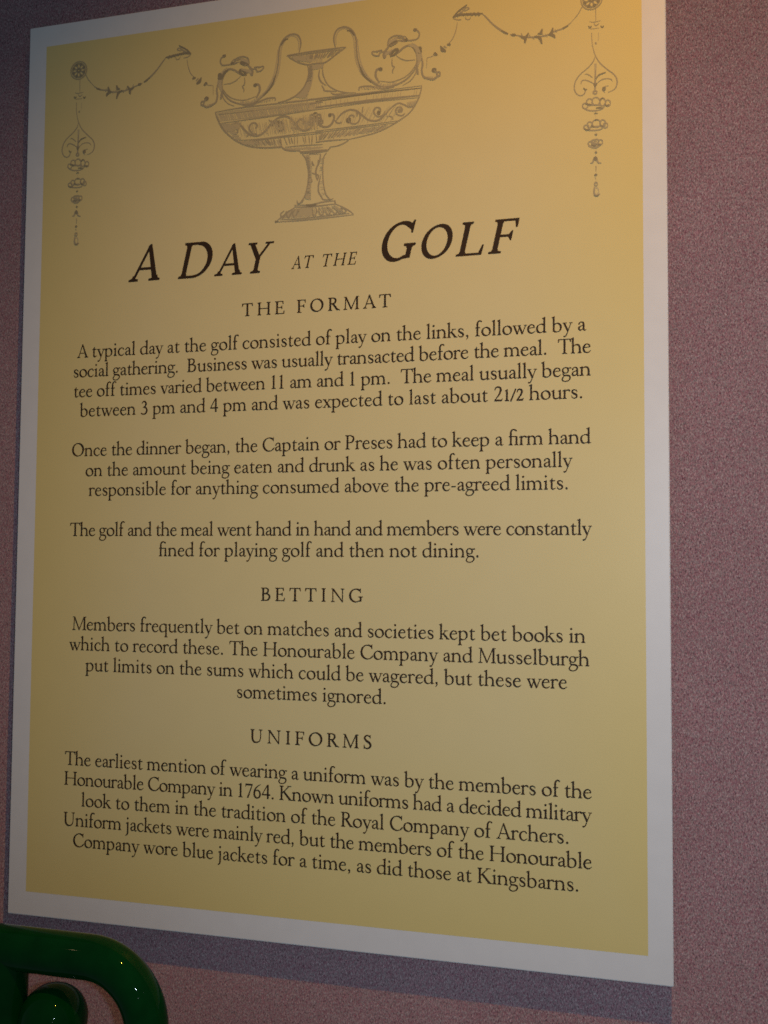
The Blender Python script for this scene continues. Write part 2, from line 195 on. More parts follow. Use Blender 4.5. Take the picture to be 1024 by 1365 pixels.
# ---------------------------------------------------------------- pencil drawings, millimetres on the board (x right, y down)
VASE = [
('m',[(197.2,105.7),(223.1,104.5),(255.9,104.7),(300.6,105.2)],[.65,1.18,1.18,.65]),
('l',[(197.8,107.2),(231.1,106.6),(300.6,107.9)],[.73,1.32,.73]),
('m',[(200.2,108.3),(242.5,108.5),(276.0,108.7),(300.6,108.4)],[.53,.96,.96,.53]),
('l',[(200.9,114.5),(242.6,114.6),(300.7,113.3)],[.61,1.10,.61]),
('m',[(202.7,116.7),(242.7,115.9),(300.7,114.4)],[.56,1.03,.56]),
('m',[(293.6,105.6),(336.8,104.9),(390.6,104.4)],[.51,.93,.51]),
('d',[(293.6,107.1),(336.8,106.0),(389.9,106.4)],[.71,1.28,.71]),
('m',[(293.7,112.5),(342.2,112.0),(388.4,112.8)],[1.02,1.85,1.02]),
('m',[(293.7,114.7),(342.2,113.6),(387.9,114.6)],[.47,.86,.47]),
('m',[(390.6,104.0),(389.6,110.0),(386.3,118.6),(380.1,126.9),(371.8,132.3),(358.3,138.7),(345.6,142.1),(325.5,144.7)],[.57,1.04,1.04,1.04,1.04,1.04,1.04,.57]),
('m',[(197.0,105.7),(199.1,111.5),(204.0,121.0),(209.9,127.7),(219.3,135.4),(231.9,141.2),(245.5,143.8),(259.0,144.8),(263.4,145.2)],[.73,1.32,1.32,1.32,1.32,1.32,1.32,1.32,.73]),
('m',[(220.4,134.4),(243.1,135.4),(276.5,134.8),(301.0,134.9)],[.48,.87,.87,.48]),
('m',[(225.0,136.3),(254.3,136.1),(301.0,136.5)],[.48,.87,.48]),
('m',[(294.0,133.8),(331.8,133.7),(370.8,133.0)],[.47,.85,.47]),
('m',[(294.0,135.4),(331.8,135.1),(367.7,134.5)],[.47,.85,.47]),
('m',[(261.2,143.4),(264.6,147.0),(270.1,149.1),(280.1,150.2)],[.79,1.44,1.44,.79]),
('m',[(325.5,144.7),(322.3,147.0),(314.8,149.4),(307.3,149.7)],[.58,1.06,1.06,.58]),
('m',[(265.6,145.5),(282.2,145.7),(301.2,146.7)],[.55,1.00,.55]),
('m',[(294.2,144.0),(308.3,143.9),(324.4,144.6)],[.63,1.14,.63]),
('l',[(270.1,147.6),(287.7,149.0),(301.2,149.3)],[.87,1.58,.87]),
('l',[(198.9,107.8),(200.4,111.3),(201.9,114.7)],[.45,.81,.45]),
('l',[(200.5,107.5),(202.1,111.3),(203.7,115.2)],[.58,1.06,.58]),
('l',[(201.6,107.4),(203.4,111.1),(205.1,114.7)],[.71,1.30,.71]),
('l',[(203.3,107.3),(205.1,111.1),(206.9,114.9)],[.62,1.13,.62]),
('l',[(204.3,107.7),(206.2,111.3),(208.0,114.9)],[.72,1.30,.72]),
('l',[(206.7,108.0),(208.1,111.3),(209.5,114.6)],[.73,1.34,.73]),
('l',[(207.2,107.5),(208.6,111.3),(210.1,115.2)],[.57,1.03,.57]),
('l',[(208.9,107.7),(210.4,111.1),(211.9,114.5)],[.62,1.12,.62]),
('l',[(211.2,108.2),(212.8,111.7),(214.4,115.1)],[.75,1.37,.75]),
('l',[(212.1,108.2),(213.8,111.7),(215.5,115.2)],[.61,1.11,.61]),
('l',[(213.4,107.9),(215.0,111.2),(216.6,114.5)],[.44,.81,.44]),
('l',[(215.6,108.1),(216.7,111.4),(217.8,114.6)],[.47,.86,.47]),
('l',[(216.6,107.4),(218.4,111.1),(220.2,114.9)],[.44,.79,.44]),
('l',[(218.1,108.3),(219.7,111.5),(221.2,114.8)],[.75,1.37,.75]),
('l',[(218.9,107.4),(220.4,110.9),(221.9,114.4)],[.56,1.01,.56]),
('l',[(220.7,108.2),(221.7,111.4),(222.8,114.6)],[.74,1.34,.74]),
('l',[(222.3,107.8),(223.7,111.4),(225.1,115.0)],[.62,1.12,.62]),
('l',[(224.0,107.8),(225.7,111.3),(227.3,114.8)],[.66,1.20,.66]),
('l',[(225.2,107.9),(226.9,111.4),(228.6,114.9)],[.42,.77,.42]),
('l',[(226.9,107.9),(227.9,111.5),(229.0,115.0)],[.44,.80,.44]),
('l',[(228.2,107.7),(229.7,111.4),(231.3,115.1)],[.66,1.21,.66]),
('l',[(229.5,108.3),(230.8,111.5),(232.1,114.6)],[.57,1.04,.57]),
('l',[(230.9,107.7),(232.2,111.2),(233.4,114.8)],[.62,1.12,.62]),
('l',[(232.4,107.4),(233.9,111.2),(235.5,115.0)],[.66,1.20,.66]),
('l',[(233.8,107.6),(235.2,111.1),(236.7,114.6)],[.56,1.02,.56]),
('l',[(235.1,107.7),(236.4,111.5),(237.7,115.4)],[.56,1.03,.56]),
('l',[(236.7,108.0),(238.0,111.7),(239.2,115.5)],[.57,1.03,.57]),
('l',[(238.0,107.6),(239.4,111.5),(240.8,115.4)],[.70,1.26,.70]),
('l',[(239.8,108.0),(241.3,111.7),(242.7,115.4)],[.53,.97,.53]),
('l',[(241.1,107.6),(242.5,111.2),(243.9,114.8)],[.56,1.01,.56]),
('l',[(242.6,107.5),(244.0,111.0),(245.5,114.4)],[.73,1.32,.73]),
('l',[(244.8,108.3),(246.0,112.0),(247.2,115.6)],[.49,.89,.49]),
('l',[(246.0,107.9),(247.2,111.4),(248.5,114.8)],[.53,.96,.53]),
('l',[(246.7,107.7),(248.0,111.6),(249.4,115.5)],[.43,.79,.43]),
('l',[(248.9,108.3),(250.4,111.9),(251.8,115.6)],[.61,1.10,.61]),
('l',[(250.1,107.7),(251.2,111.5),(252.2,115.3)],[.59,1.07,.59]),
('l',[(251.8,107.7),(253.0,111.3),(254.2,114.8)],[.70,1.27,.70]),
('l',[(253.0,107.6),(254.1,111.4),(255.2,115.2)],[.68,1.25,.68]),
('l',[(254.7,108.2),(256.1,111.9),(257.5,115.6)],[.42,.76,.42]),
('l',[(256.0,107.7),(256.8,111.3),(257.6,114.9)],[.59,1.07,.59]),
('l',[(257.0,107.4),(258.3,111.0),(259.5,114.6)],[.46,.83,.46]),
('l',[(258.4,108.3),(259.6,111.5),(260.9,114.7)],[.58,1.06,.58]),
('l',[(259.9,108.1),(260.9,111.7),(261.9,115.3)],[.53,.97,.53]),
('l',[(261.3,108.0),(262.2,111.7),(263.0,115.5)],[.54,.98,.54]),
('l',[(262.7,108.0),(263.7,111.8),(264.7,115.6)],[.54,.98,.54]),
('l',[(264.4,107.8),(265.4,111.5),(266.4,115.2)],[.65,1.17,.65]),
('l',[(265.8,106.6),(266.8,110.6),(267.8,114.7)],[.64,1.17,.64]),
('l',[(267.0,107.3),(268.0,111.2),(269.0,115.1)],[.54,.98,.54]),
('l',[(268.4,106.8),(269.2,110.4),(270.0,114.0)],[.68,1.24,.68]),
('l',[(269.9,107.0),(271.0,110.8),(272.2,114.6)],[.60,1.09,.60]),
('l',[(270.8,106.5),(271.5,110.6),(272.3,114.7)],[.43,.78,.43]),
('l',[(271.7,106.5),(272.8,110.1),(273.9,113.6)],[.69,1.25,.69]),
('l',[(273.7,107.2),(274.7,111.0),(275.8,114.7)],[.60,1.10,.60]),
('l',[(274.3,106.9),(275.4,110.6),(276.4,114.3)],[.45,.82,.45]),
('l',[(276.2,106.7),(276.8,110.4),(277.5,114.1)],[.68,1.24,.68]),
('l',[(276.9,107.0),(277.7,110.6),(278.4,114.3)],[.54,.99,.54]),
('l',[(278.3,106.8),(279.0,110.1),(279.7,113.4)],[.58,1.05,.58]),
('l',[(279.6,106.6),(280.6,110.3),(281.6,114.0)],[.66,1.20,.66]),
('l',[(281.0,107.0),(281.8,110.6),(282.7,114.2)],[.46,.84,.46]),
('l',[(282.5,106.9),(283.5,110.2),(284.4,113.5)],[.65,1.18,.65]),
('l',[(283.3,107.0),(283.9,110.2),(284.5,113.4)],[.49,.89,.49]),
('l',[(285.2,107.1),(285.7,110.2),(286.3,113.4)],[.69,1.25,.69]),
('l',[(285.8,106.5),(286.4,109.9),(287.0,113.4)],[.54,.98,.54]),
('l',[(287.3,107.1),(287.8,110.0),(288.3,112.9)],[.73,1.33,.73]),
('l',[(288.7,107.2),(289.4,110.4),(290.0,113.6)],[.59,1.08,.59]),
('l',[(290.0,106.8),(290.9,110.1),(291.8,113.4)],[.72,1.32,.72]),
('l',[(290.9,107.1),(291.4,110.2),(291.9,113.3)],[.72,1.31,.72]),
('l',[(292.1,106.7),(292.6,109.7),(293.0,112.7)],[.64,1.16,.64]),
('l',[(294.0,107.2),(294.4,110.0),(294.8,112.7)],[.55,1.00,.55]),
('l',[(294.6,107.2),(294.9,109.9),(295.2,112.7)],[.53,.96,.53]),
('l',[(296.2,106.8),(296.5,109.7),(296.8,112.7)],[.57,1.03,.57]),
('l',[(297.5,106.8),(298.3,109.7),(299.1,112.7)],[.45,.82,.45]),
('l',[(303.1,108.0),(303.4,109.9),(303.8,111.8)],[.38,.69,.38]),
('l',[(308.3,107.9),(308.1,110.0),(307.9,112.2)],[.36,.65,.36]),
('l',[(313.1,107.8),(313.2,109.8),(313.3,111.8)],[.30,.55,.30]),
('l',[(317.1,107.5),(317.1,109.9),(317.1,112.2)],[.33,.59,.33]),
('l',[(321.4,108.0),(321.0,109.9),(320.6,111.8)],[.27,.50,.27]),
('l',[(323.6,107.8),(323.6,109.9),(323.5,112.1)],[.27,.49,.27]),
('l',[(330.4,107.8),(330.3,109.9),(330.2,112.0)],[.26,.48,.26]),
('l',[(333.9,107.5),(333.7,109.9),(333.5,112.4)],[.28,.50,.28]),
('l',[(341.3,107.8),(341.0,109.8),(340.7,111.9)],[.26,.48,.26]),
('l',[(347.8,107.3),(347.3,109.7),(346.8,112.1)],[.34,.62,.34]),
('l',[(350.1,107.3),(349.9,109.7),(349.7,112.1)],[.25,.45,.25]),
('l',[(352.0,107.3),(351.4,109.9),(350.8,112.4)],[.22,.40,.22]),
('l',[(354.6,107.4),(354.7,109.8),(354.9,112.2)],[.31,.57,.31]),
('l',[(356.8,107.3),(356.7,109.9),(356.6,112.5)],[.30,.54,.30]),
('l',[(358.5,107.6),(357.8,110.0),(357.0,112.3)],[.30,.54,.30]),
('l',[(360.4,107.4),(359.9,109.6),(359.4,111.8)],[.30,.55,.30]),
('l',[(362.6,107.7),(362.3,110.1),(362.1,112.5)],[.24,.43,.24]),
('l',[(365.0,107.3),(364.2,109.6),(363.5,112.0)],[.23,.41,.23]),
('l',[(367.5,107.6),(367.0,110.0),(366.5,112.3)],[.24,.43,.24]),
('l',[(369.3,107.5),(369.4,109.9),(369.4,112.4)],[.27,.50,.27]),
('l',[(371.9,107.2),(371.8,109.8),(371.8,112.4)],[.30,.54,.30]),
('l',[(384.3,107.1),(383.9,109.7),(383.5,112.3)],[.27,.48,.27]),
('l',[(386.6,106.9),(386.0,109.7),(385.4,112.5)],[.33,.61,.33]),
('l',[(203.0,117.0),(207.6,117.9),(212.2,118.8)],[.62,1.13,.62]),
('l',[(204.5,118.8),(208.8,119.4),(213.1,120.0)],[.72,1.31,.72]),
('l',[(205.0,119.9),(209.3,120.5),(213.7,121.0)],[.70,1.28,.70]),
('l',[(206.6,121.2),(210.7,121.6),(214.8,122.0)],[.96,1.75,.96]),
('l',[(207.7,122.9),(212.4,123.5),(217.0,124.2)],[.73,1.32,.73]),
('l',[(209.8,124.5),(213.4,124.9),(216.9,125.2)],[.68,1.24,.68]),
('l',[(211.5,126.3),(214.9,126.6),(218.2,126.9)],[1.07,1.95,1.07]),
('l',[(212.5,127.3),(215.8,127.6),(219.1,127.8)],[.79,1.43,.79]),
('l',[(214.0,129.2),(217.1,129.7),(220.1,130.3)],[.63,1.15,.63]),
('l',[(214.5,130.2),(217.6,130.2),(220.7,130.1)],[1.06,1.92,1.06]),
('l',[(217.1,132.4),(219.9,132.5),(222.7,132.7)],[1.07,1.95,1.07]),
('l',[(218.0,133.3),(220.3,133.4),(222.5,133.6)],[.76,1.38,.76]),
('l',[(203.4,117.5),(206.6,121.9),(209.7,126.2)],[.78,1.42,.78]),
('l',[(205.8,118.1),(208.3,121.9),(210.9,125.7)],[.78,1.42,.78]),
('l',[(206.9,118.0),(209.0,121.8),(211.1,125.6)],[.55,.99,.55]),
('l',[(208.5,117.9),(210.4,121.6),(212.2,125.3)],[.62,1.13,.62]),
('l',[(209.8,117.7),(211.3,121.7),(212.8,125.7)],[.69,1.26,.69]),
('l',[(210.9,117.8),(212.5,121.7),(214.0,125.6)],[.76,1.38,.76]),
('l',[(212.8,117.5),(213.8,121.2),(214.8,124.8)],[.48,.87,.48]),
('l',[(214.3,117.8),(214.8,121.1),(215.2,124.4)],[.48,.87,.48]),
('l',[(215.1,117.3),(215.4,121.2),(215.7,125.0)],[.66,1.19,.66]),
('l',[(216.6,117.4),(216.8,121.0),(217.1,124.6)],[.60,1.09,.60]),
('l',[(218.3,117.7),(218.1,120.9),(217.9,124.1)],[.51,.93,.51]),
('l',[(220.0,117.2),(219.1,121.1),(218.2,124.9)],[.52,.94,.52]),
('l',[(220.8,117.4),(219.9,121.0),(218.9,124.6)],[.67,1.21,.67]),
('l',[(222.8,117.5),(221.6,120.8),(220.3,124.1)],[.61,1.10,.61]),
('l',[(221.3,135.4),(224.5,137.3),(227.6,139.2)],[.64,1.16,.64]),
('l',[(222.5,135.3),(225.6,137.4),(228.7,139.5)],[.47,.86,.47]),
('l',[(224.5,135.6),(227.7,137.7),(230.8,139.9)],[.52,.95,.52]),
('l',[(226.3,135.6),(229.1,137.6),(231.9,139.7)],[.52,.95,.52]),
('l',[(228.4,136.0),(231.7,138.3),(234.9,140.7)],[.66,1.20,.66]),
('l',[(229.7,136.1),(232.6,138.4),(235.5,140.8)],[.78,1.42,.78]),
('l',[(231.8,136.3),(234.5,138.6),(237.3,141.0)],[.55,1.00,.55]),
('l',[(232.6,136.1),(234.9,138.4),(237.2,140.6)],[.63,1.14,.63]),
('l',[(233.9,136.0),(236.8,138.5),(239.6,141.0)],[.57,1.03,.57]),
('l',[(236.3,136.0),(238.7,138.6),(241.1,141.1)],[.59,1.07,.59]),
('l',[(237.8,136.5),(240.6,139.2),(243.3,142.0)],[.79,1.44,.79]),
('l',[(239.5,136.3),(241.6,139.0),(243.7,141.6)],[.63,1.15,.63]),
('l',[(241.2,136.4),(243.7,139.2),(246.2,142.0)],[.76,1.37,.76]),
('l',[(243.1,136.9),(244.8,139.3),(246.5,141.6)],[.49,.89,.49]),
('l',[(244.7,136.5),(246.5,139.2),(248.3,142.0)],[.71,1.30,.71]),
('l',[(247.4,137.3),(249.2,139.8),(250.9,142.2)],[.51,.93,.51]),
('l',[(248.1,136.7),(249.9,139.7),(251.7,142.8)],[.48,.87,.48]),
('l',[(249.8,137.1),(251.6,139.9),(253.5,142.8)],[.46,.84,.46]),
('l',[(252.1,137.6),(253.8,140.6),(255.5,143.6)],[.53,.96,.53]),
('l',[(253.8,137.4),(255.5,140.6),(257.3,143.9)],[.64,1.16,.64]),
('l',[(254.9,137.6),(256.0,140.7),(257.2,143.9)],[.76,1.38,.76]),
('l',[(257.3,137.9),(258.8,141.0),(260.3,144.1)],[.59,1.07,.59]),
('l',[(258.3,137.8),(259.4,141.2),(260.4,144.5)],[.63,1.15,.63]),
('l',[(260.3,138.1),(261.3,141.1),(262.3,144.2)],[.78,1.41,.78]),
('m',[(235.5,136.3),(237.2,139.1),(238.8,141.8)],[.55,1.00,.55]),
('m',[(239.4,136.5),(240.1,139.1),(240.9,141.7)],[.46,.84,.46]),
('m',[(242.7,136.2),(244.8,139.2),(246.8,142.2)],[.43,.78,.43]),
('m',[(246.6,136.7),(248.4,139.3),(250.1,141.9)],[.57,1.05,.57]),
('m',[(248.7,136.5),(250.3,139.3),(251.9,142.1)],[.58,1.06,.58]),
('m',[(251.8,136.5),(252.7,139.3),(253.6,142.1)],[.40,.72,.40]),
('m',[(254.5,136.5),(255.2,139.3),(255.9,142.2)],[.47,.86,.47]),
('m',[(259.4,137.1),(260.4,139.8),(261.4,142.4)],[.41,.74,.41]),
('m',[(261.0,136.8),(261.6,139.8),(262.1,142.7)],[.47,.86,.47]),
('m',[(264.5,136.6),(266.1,140.2),(267.7,143.8)],[.38,.69,.38]),
('m',[(268.6,136.7),(269.5,139.8),(270.4,143.0)],[.53,.96,.53]),
('m',[(271.1,137.4),(272.0,140.3),(273.0,143.1)],[.58,1.06,.58]),
('m',[(274.4,137.0),(274.5,140.6),(274.6,144.3)],[.40,.73,.40]),
('m',[(277.1,137.0),(277.2,140.7),(277.2,144.4)],[.35,.64,.35]),
('m',[(282.1,137.7),(283.1,140.9),(284.0,144.0)],[.42,.77,.42]),
('m',[(284.2,137.1),(284.8,140.4),(285.4,143.8)],[.42,.76,.42]),
('m',[(287.9,137.3),(288.3,141.0),(288.7,144.6)],[.44,.81,.44]),
('m',[(291.1,137.5),(290.9,141.4),(290.8,145.3)],[.55,1.00,.55]),
('m',[(294.6,137.1),(295.2,140.9),(295.8,144.7)],[.38,.69,.38]),
('m',[(297.7,137.9),(297.7,141.2),(297.7,144.6)],[.33,.60,.33]),
('m',[(300.5,136.6),(299.2,139.5),(297.9,142.3)],[.53,.96,.53]),
('m',[(303.5,136.2),(301.2,139.2),(298.8,142.3)],[.41,.75,.41]),
('m',[(306.5,136.3),(303.8,139.3),(301.2,142.3)],[.58,1.05,.58]),
('m',[(311.0,136.2),(308.6,139.3),(306.2,142.4)],[.40,.72,.40]),
('m',[(313.6,136.2),(311.0,139.1),(308.5,142.0)],[.40,.73,.40]),
('m',[(316.7,136.3),(313.6,139.2),(310.4,142.2)],[.58,1.05,.58]),
('m',[(320.4,135.9),(317.3,138.7),(314.2,141.6)],[.54,.99,.54]),
('m',[(322.8,136.1),(319.7,139.1),(316.6,142.0)],[.42,.76,.42]),
('m',[(327.1,136.1),(323.9,138.9),(320.7,141.7)],[.51,.92,.51]),
('m',[(329.9,136.0),(326.3,138.6),(322.7,141.2)],[.49,.89,.49]),
('m',[(334.0,135.8),(329.6,138.5),(325.2,141.1)],[.48,.88,.48]),
('m',[(336.3,135.8),(332.3,138.3),(328.3,140.7)],[.46,.84,.46]),
('m',[(340.0,136.2),(336.0,138.7),(332.0,141.3)],[.56,1.01,.56]),
('m',[(343.3,136.1),(338.8,138.5),(334.2,140.8)],[.44,.81,.44]),
('m',[(345.9,136.1),(341.1,138.5),(336.2,140.9)],[.35,.63,.35]),
('m',[(349.3,136.0),(344.4,138.2),(339.6,140.4)],[.39,.71,.39]),
('m',[(353.3,135.8),(348.2,138.2),(343.1,140.7)],[.43,.79,.43]),
('m',[(358.3,135.4),(353.1,137.8),(347.9,140.3)],[.51,.93,.51]),
('m',[(359.1,135.6),(353.3,138.0),(347.4,140.3)],[.55,1.00,.55]),
('l',[(299.2,136.6),(298.2,139.8),(297.1,143.0)],[.38,.69,.38]),
('l',[(301.5,136.1),(300.5,139.5),(299.4,143.0)],[.46,.84,.46]),
('l',[(303.9,136.4),(302.3,139.6),(300.7,142.8)],[.47,.85,.47]),
('l',[(307.7,136.4),(306.5,139.2),(305.3,142.0)],[.40,.73,.40]),
('l',[(308.9,136.5),(307.4,139.3),(306.0,142.1)],[.52,.95,.52]),
('l',[(312.6,136.1),(311.2,138.9),(309.7,141.7)],[.44,.80,.44]),
('l',[(314.1,136.1),(312.5,139.2),(310.9,142.4)],[.57,1.03,.57]),
('l',[(317.6,136.0),(315.6,138.9),(313.5,141.7)],[.34,.61,.34]),
('l',[(319.0,136.5),(317.5,139.0),(315.9,141.5)],[.43,.78,.43]),
('l',[(321.4,136.0),(318.8,139.1),(316.2,142.1)],[.41,.75,.41]),
('l',[(323.8,136.2),(321.5,138.9),(319.2,141.5)],[.50,.92,.50]),
('l',[(327.2,135.9),(324.5,138.9),(321.8,141.9)],[.43,.77,.43]),
('l',[(329.3,136.1),(326.9,138.6),(324.5,141.2)],[.53,.96,.53]),
('l',[(331.7,135.9),(328.7,138.9),(325.7,141.9)],[.50,.91,.50]),
('l',[(334.6,135.9),(331.8,138.9),(329.0,141.8)],[.45,.81,.45]),
('l',[(336.5,136.2),(333.3,138.8),(330.1,141.4)],[.35,.64,.35]),
('l',[(339.3,136.0),(335.9,138.8),(332.4,141.6)],[.44,.80,.44]),
('l',[(341.7,135.7),(338.7,138.2),(335.7,140.8)],[.52,.94,.52]),
('l',[(343.2,136.2),(340.2,138.6),(337.2,141.1)],[.58,1.05,.58]),
('l',[(347.0,135.5),(342.8,138.3),(338.5,141.2)],[.51,.93,.51]),
('l',[(348.8,135.6),(344.8,138.4),(340.9,141.1)],[.47,.85,.47]),
('l',[(350.6,135.7),(346.5,138.4),(342.5,141.1)],[.37,.67,.37]),
('l',[(352.9,135.8),(349.1,138.1),(345.3,140.4)],[.34,.61,.34]),
('l',[(355.8,135.5),(351.7,137.9),(347.6,140.3)],[.46,.83,.46]),
('l',[(358.9,135.6),(354.8,137.9),(350.7,140.2)],[.39,.71,.39]),
('l',[(360.6,135.9),(356.1,138.2),(351.5,140.5)],[.43,.79,.43]),
('l',[(252.2,118.5),(254.2,125.0),(256.1,131.5)],[.33,.59,.33]),
('l',[(255.1,119.3),(256.8,125.3),(258.6,131.3)],[.43,.78,.43]),
('l',[(256.3,119.4),(257.9,125.6),(259.5,131.8)],[.44,.81,.44]),
('l',[(259.8,118.3),(261.6,125.7),(263.4,133.1)],[.44,.80,.44]),
('l',[(262.3,119.1),(263.7,125.4),(265.1,131.7)],[.40,.72,.40]),
('l',[(263.6,117.8),(264.8,125.2),(266.1,132.6)],[.32,.59,.32]),
('l',[(266.0,119.1),(267.7,126.0),(269.4,132.8)],[.36,.65,.36]),
('l',[(269.7,117.9),(271.2,124.7),(272.7,131.5)],[.49,.89,.49]),
('l',[(271.2,117.8),(272.7,125.1),(274.1,132.4)],[.42,.77,.42]),
('l',[(272.8,118.7),(273.7,125.9),(274.6,133.2)],[.31,.56,.31]),
('l',[(278.8,119.4),(279.6,126.0),(280.4,132.5)],[.33,.60,.33]),
('l',[(280.1,118.8),(280.7,125.2),(281.3,131.5)],[.28,.51,.28]),
('l',[(282.2,117.6),(283.4,125.3),(284.6,133.0)],[.36,.65,.36]),
('l',[(284.3,118.1),(285.0,124.9),(285.8,131.6)],[.37,.68,.37]),
('l',[(286.0,118.2),(286.4,124.8),(286.7,131.3)],[.34,.62,.34]),
('l',[(288.1,118.0),(288.6,124.6),(289.2,131.1)],[.28,.51,.28]),
('l',[(289.5,117.9),(290.1,125.4),(290.6,132.9)],[.40,.74,.40]),
('l',[(292.0,118.2),(292.3,125.0),(292.7,131.8)],[.29,.52,.29]),
('l',[(293.5,119.2),(293.5,125.8),(293.5,132.5)],[.41,.74,.41]),
('l',[(295.0,117.7),(295.6,124.8),(296.2,132.0)],[.49,.89,.49]),
('l',[(377.8,117.6),(378.4,119.8),(379.1,122.0)],[.41,.74,.41]),
('l',[(378.7,117.4),(379.3,119.9),(380.0,122.3)],[.42,.76,.42]),
('l',[(380.1,116.9),(380.3,119.3),(380.5,121.7)],[.44,.81,.44]),
('l',[(381.2,116.7),(381.3,119.3),(381.5,122.0)],[.46,.84,.46]),
('l',[(382.9,117.0),(382.5,119.3),(382.2,121.5)],[.60,1.09,.60]),
('l',[(384.1,117.0),(383.5,119.0),(382.9,121.0)],[.42,.77,.42]),
('l',[(385.5,116.7),(384.5,119.0),(383.6,121.3)],[.52,.95,.52]),
('l',[(386.7,116.3),(385.2,118.9),(383.8,121.4)],[.48,.88,.48]),
('l',[(265.8,146.4),(268.1,147.6),(270.4,148.8)],[.77,1.41,.77]),
('l',[(267.8,146.3),(269.9,147.5),(272.0,148.7)],[.64,1.17,.64]),
('l',[(270.3,146.4),(272.1,147.6),(273.8,148.8)],[.61,1.12,.61]),
('l',[(273.9,146.6),(275.7,147.9),(277.5,149.1)],[.45,.83,.45]),
('l',[(276.2,146.8),(277.6,148.0),(279.0,149.2)],[.52,.94,.52]),
('l',[(277.8,146.9),(279.5,148.2),(281.1,149.5)],[.48,.87,.48]),
('l',[(280.6,146.9),(281.7,148.2),(282.9,149.5)],[.51,.93,.51]),
('l',[(283.4,147.2),(284.6,148.4),(285.7,149.5)],[.75,1.36,.75]),
('l',[(285.7,147.0),(287.1,148.5),(288.6,149.9)],[.75,1.36,.75]),
('l',[(287.9,147.2),(289.2,148.6),(290.5,150.1)],[.75,1.37,.75]),
('l',[(289.7,147.4),(290.1,148.7),(290.5,149.9)],[.55,.99,.55]),
('l',[(293.2,147.3),(293.4,148.8),(293.6,150.3)],[.55,.99,.55]),
('l',[(295.7,147.4),(295.7,148.9),(295.7,150.4)],[.52,.95,.52]),
('l',[(298.0,147.8),(297.8,149.0),(297.6,150.3)],[.54,.98,.54]),
('m',[(357.9,122.8),(356.8,125.6),(354.4,127.2),(351.7,127.2),(349.3,125.8),(348.0,123.6),(347.9,121.4),(348.9,119.7),(350.5,119.0),(352.1,119.3),(353.3,120.3),(353.8,121.5),(353.6,122.6),(352.9,123.1),(352.2,123.2)],[.69,1.26,1.26,1.26,1.26,1.26,1.26,1.26,1.26,1.26,1.26,1.26,1.26,1.26,.69]),
('m',[(375.8,127.1),(373.7,128.6),(371.2,128.6),(369.0,127.4),(367.7,125.4),(367.5,123.3),(368.4,121.7),(369.9,121.0),(371.5,121.2),(372.8,122.1),(373.3,123.3),(373.2,124.5),(372.5,125.2),(371.7,125.3),(371.1,125.0)],[.69,1.25,1.25,1.25,1.25,1.25,1.25,1.25,1.25,1.25,1.25,1.25,1.25,1.25,.69]),
('m',[(313.4,126.3),(318.2,121.0),(325.2,118.3),(331.6,119.8),(337.0,124.2),(342.4,129.0),(349.8,130.9),(355.0,128.8),(358.2,125.5)],[.86,1.56,1.56,1.56,1.56,1.56,1.56,1.56,.86]),
('m',[(358.2,126.5),(363.4,120.8),(369.7,117.5),(374.9,119.4),(379.1,122.0),(384.3,122.1)],[.69,1.26,1.26,1.26,1.26,.69]),
('m',[(332.3,119.6),(334.6,122.7),(335.2,126.1),(334.3,129.0),(332.2,130.9),(329.5,131.3),(327.1,130.4),(325.3,128.7),(324.6,126.6),(325.0,124.8),(326.0,123.6),(327.4,123.3),(328.6,123.7),(329.4,124.5),(329.6,125.4)],[.66,1.20,1.20,1.20,1.20,1.20,1.20,1.20,1.20,1.20,1.20,1.20,1.20,1.20,.66]),
('d',[(326.3,127.8),(326.0,128.7),(325.2,129.3),(324.3,129.2),(323.6,128.5),(323.3,127.4),(323.5,126.4),(324.3,125.9),(325.2,126.0),(326.0,126.7),(326.3,127.8)],[.93,1.69,1.69,1.69,1.69,1.69,1.69,1.69,1.69,1.69,.93]),
('m',[(331.1,119.2),(332.7,122.6),(331.9,124.7)],[.85,1.55,.85]),
('m',[(337.0,122.0),(337.8,116.8)],[1.12,.79]),
('m',[(359.2,127.7),(363.4,128.7),(365.3,131.4)],[.69,1.26,.69]),
('d',[(353.3,124.1),(353.1,124.8),(352.7,125.1),(352.1,125.1),(351.6,124.6),(351.4,123.9),(351.6,123.2),(352.1,122.8),(352.7,122.9),(353.1,123.4),(353.3,124.1)],[.77,1.40,1.40,1.40,1.40,1.40,1.40,1.40,1.40,1.40,.77]),
('m',[(372.0,124.5),(371.8,125.1),(371.3,125.4),(370.6,125.3),(370.1,124.9),(369.9,124.3),(370.1,123.7),(370.6,123.3),(371.3,123.4),(371.8,123.8),(372.0,124.5)],[.69,1.25,1.25,1.25,1.25,1.25,1.25,1.25,1.25,1.25,.69]),
('m',[(306.3,120.7),(310.1,120.6),(311.3,124.4),(308.1,130.0),(302.7,131.2),(297.2,128.2),(293.9,123.5)],[.94,1.70,1.70,1.70,1.70,1.70,.94]),
('d',[(308.3,121.1),(308.1,121.6),(307.7,121.8),(307.2,121.8),(306.7,121.4),(306.6,120.9),(306.7,120.4),(307.2,120.1),(307.7,120.2),(308.1,120.6),(308.3,121.1)],[.86,1.56,1.56,1.56,1.56,1.56,1.56,1.56,1.56,1.56,.86]),
('m',[(311.3,125.5),(314.6,128.9),(318.6,128.7)],[.78,1.42,.78]),
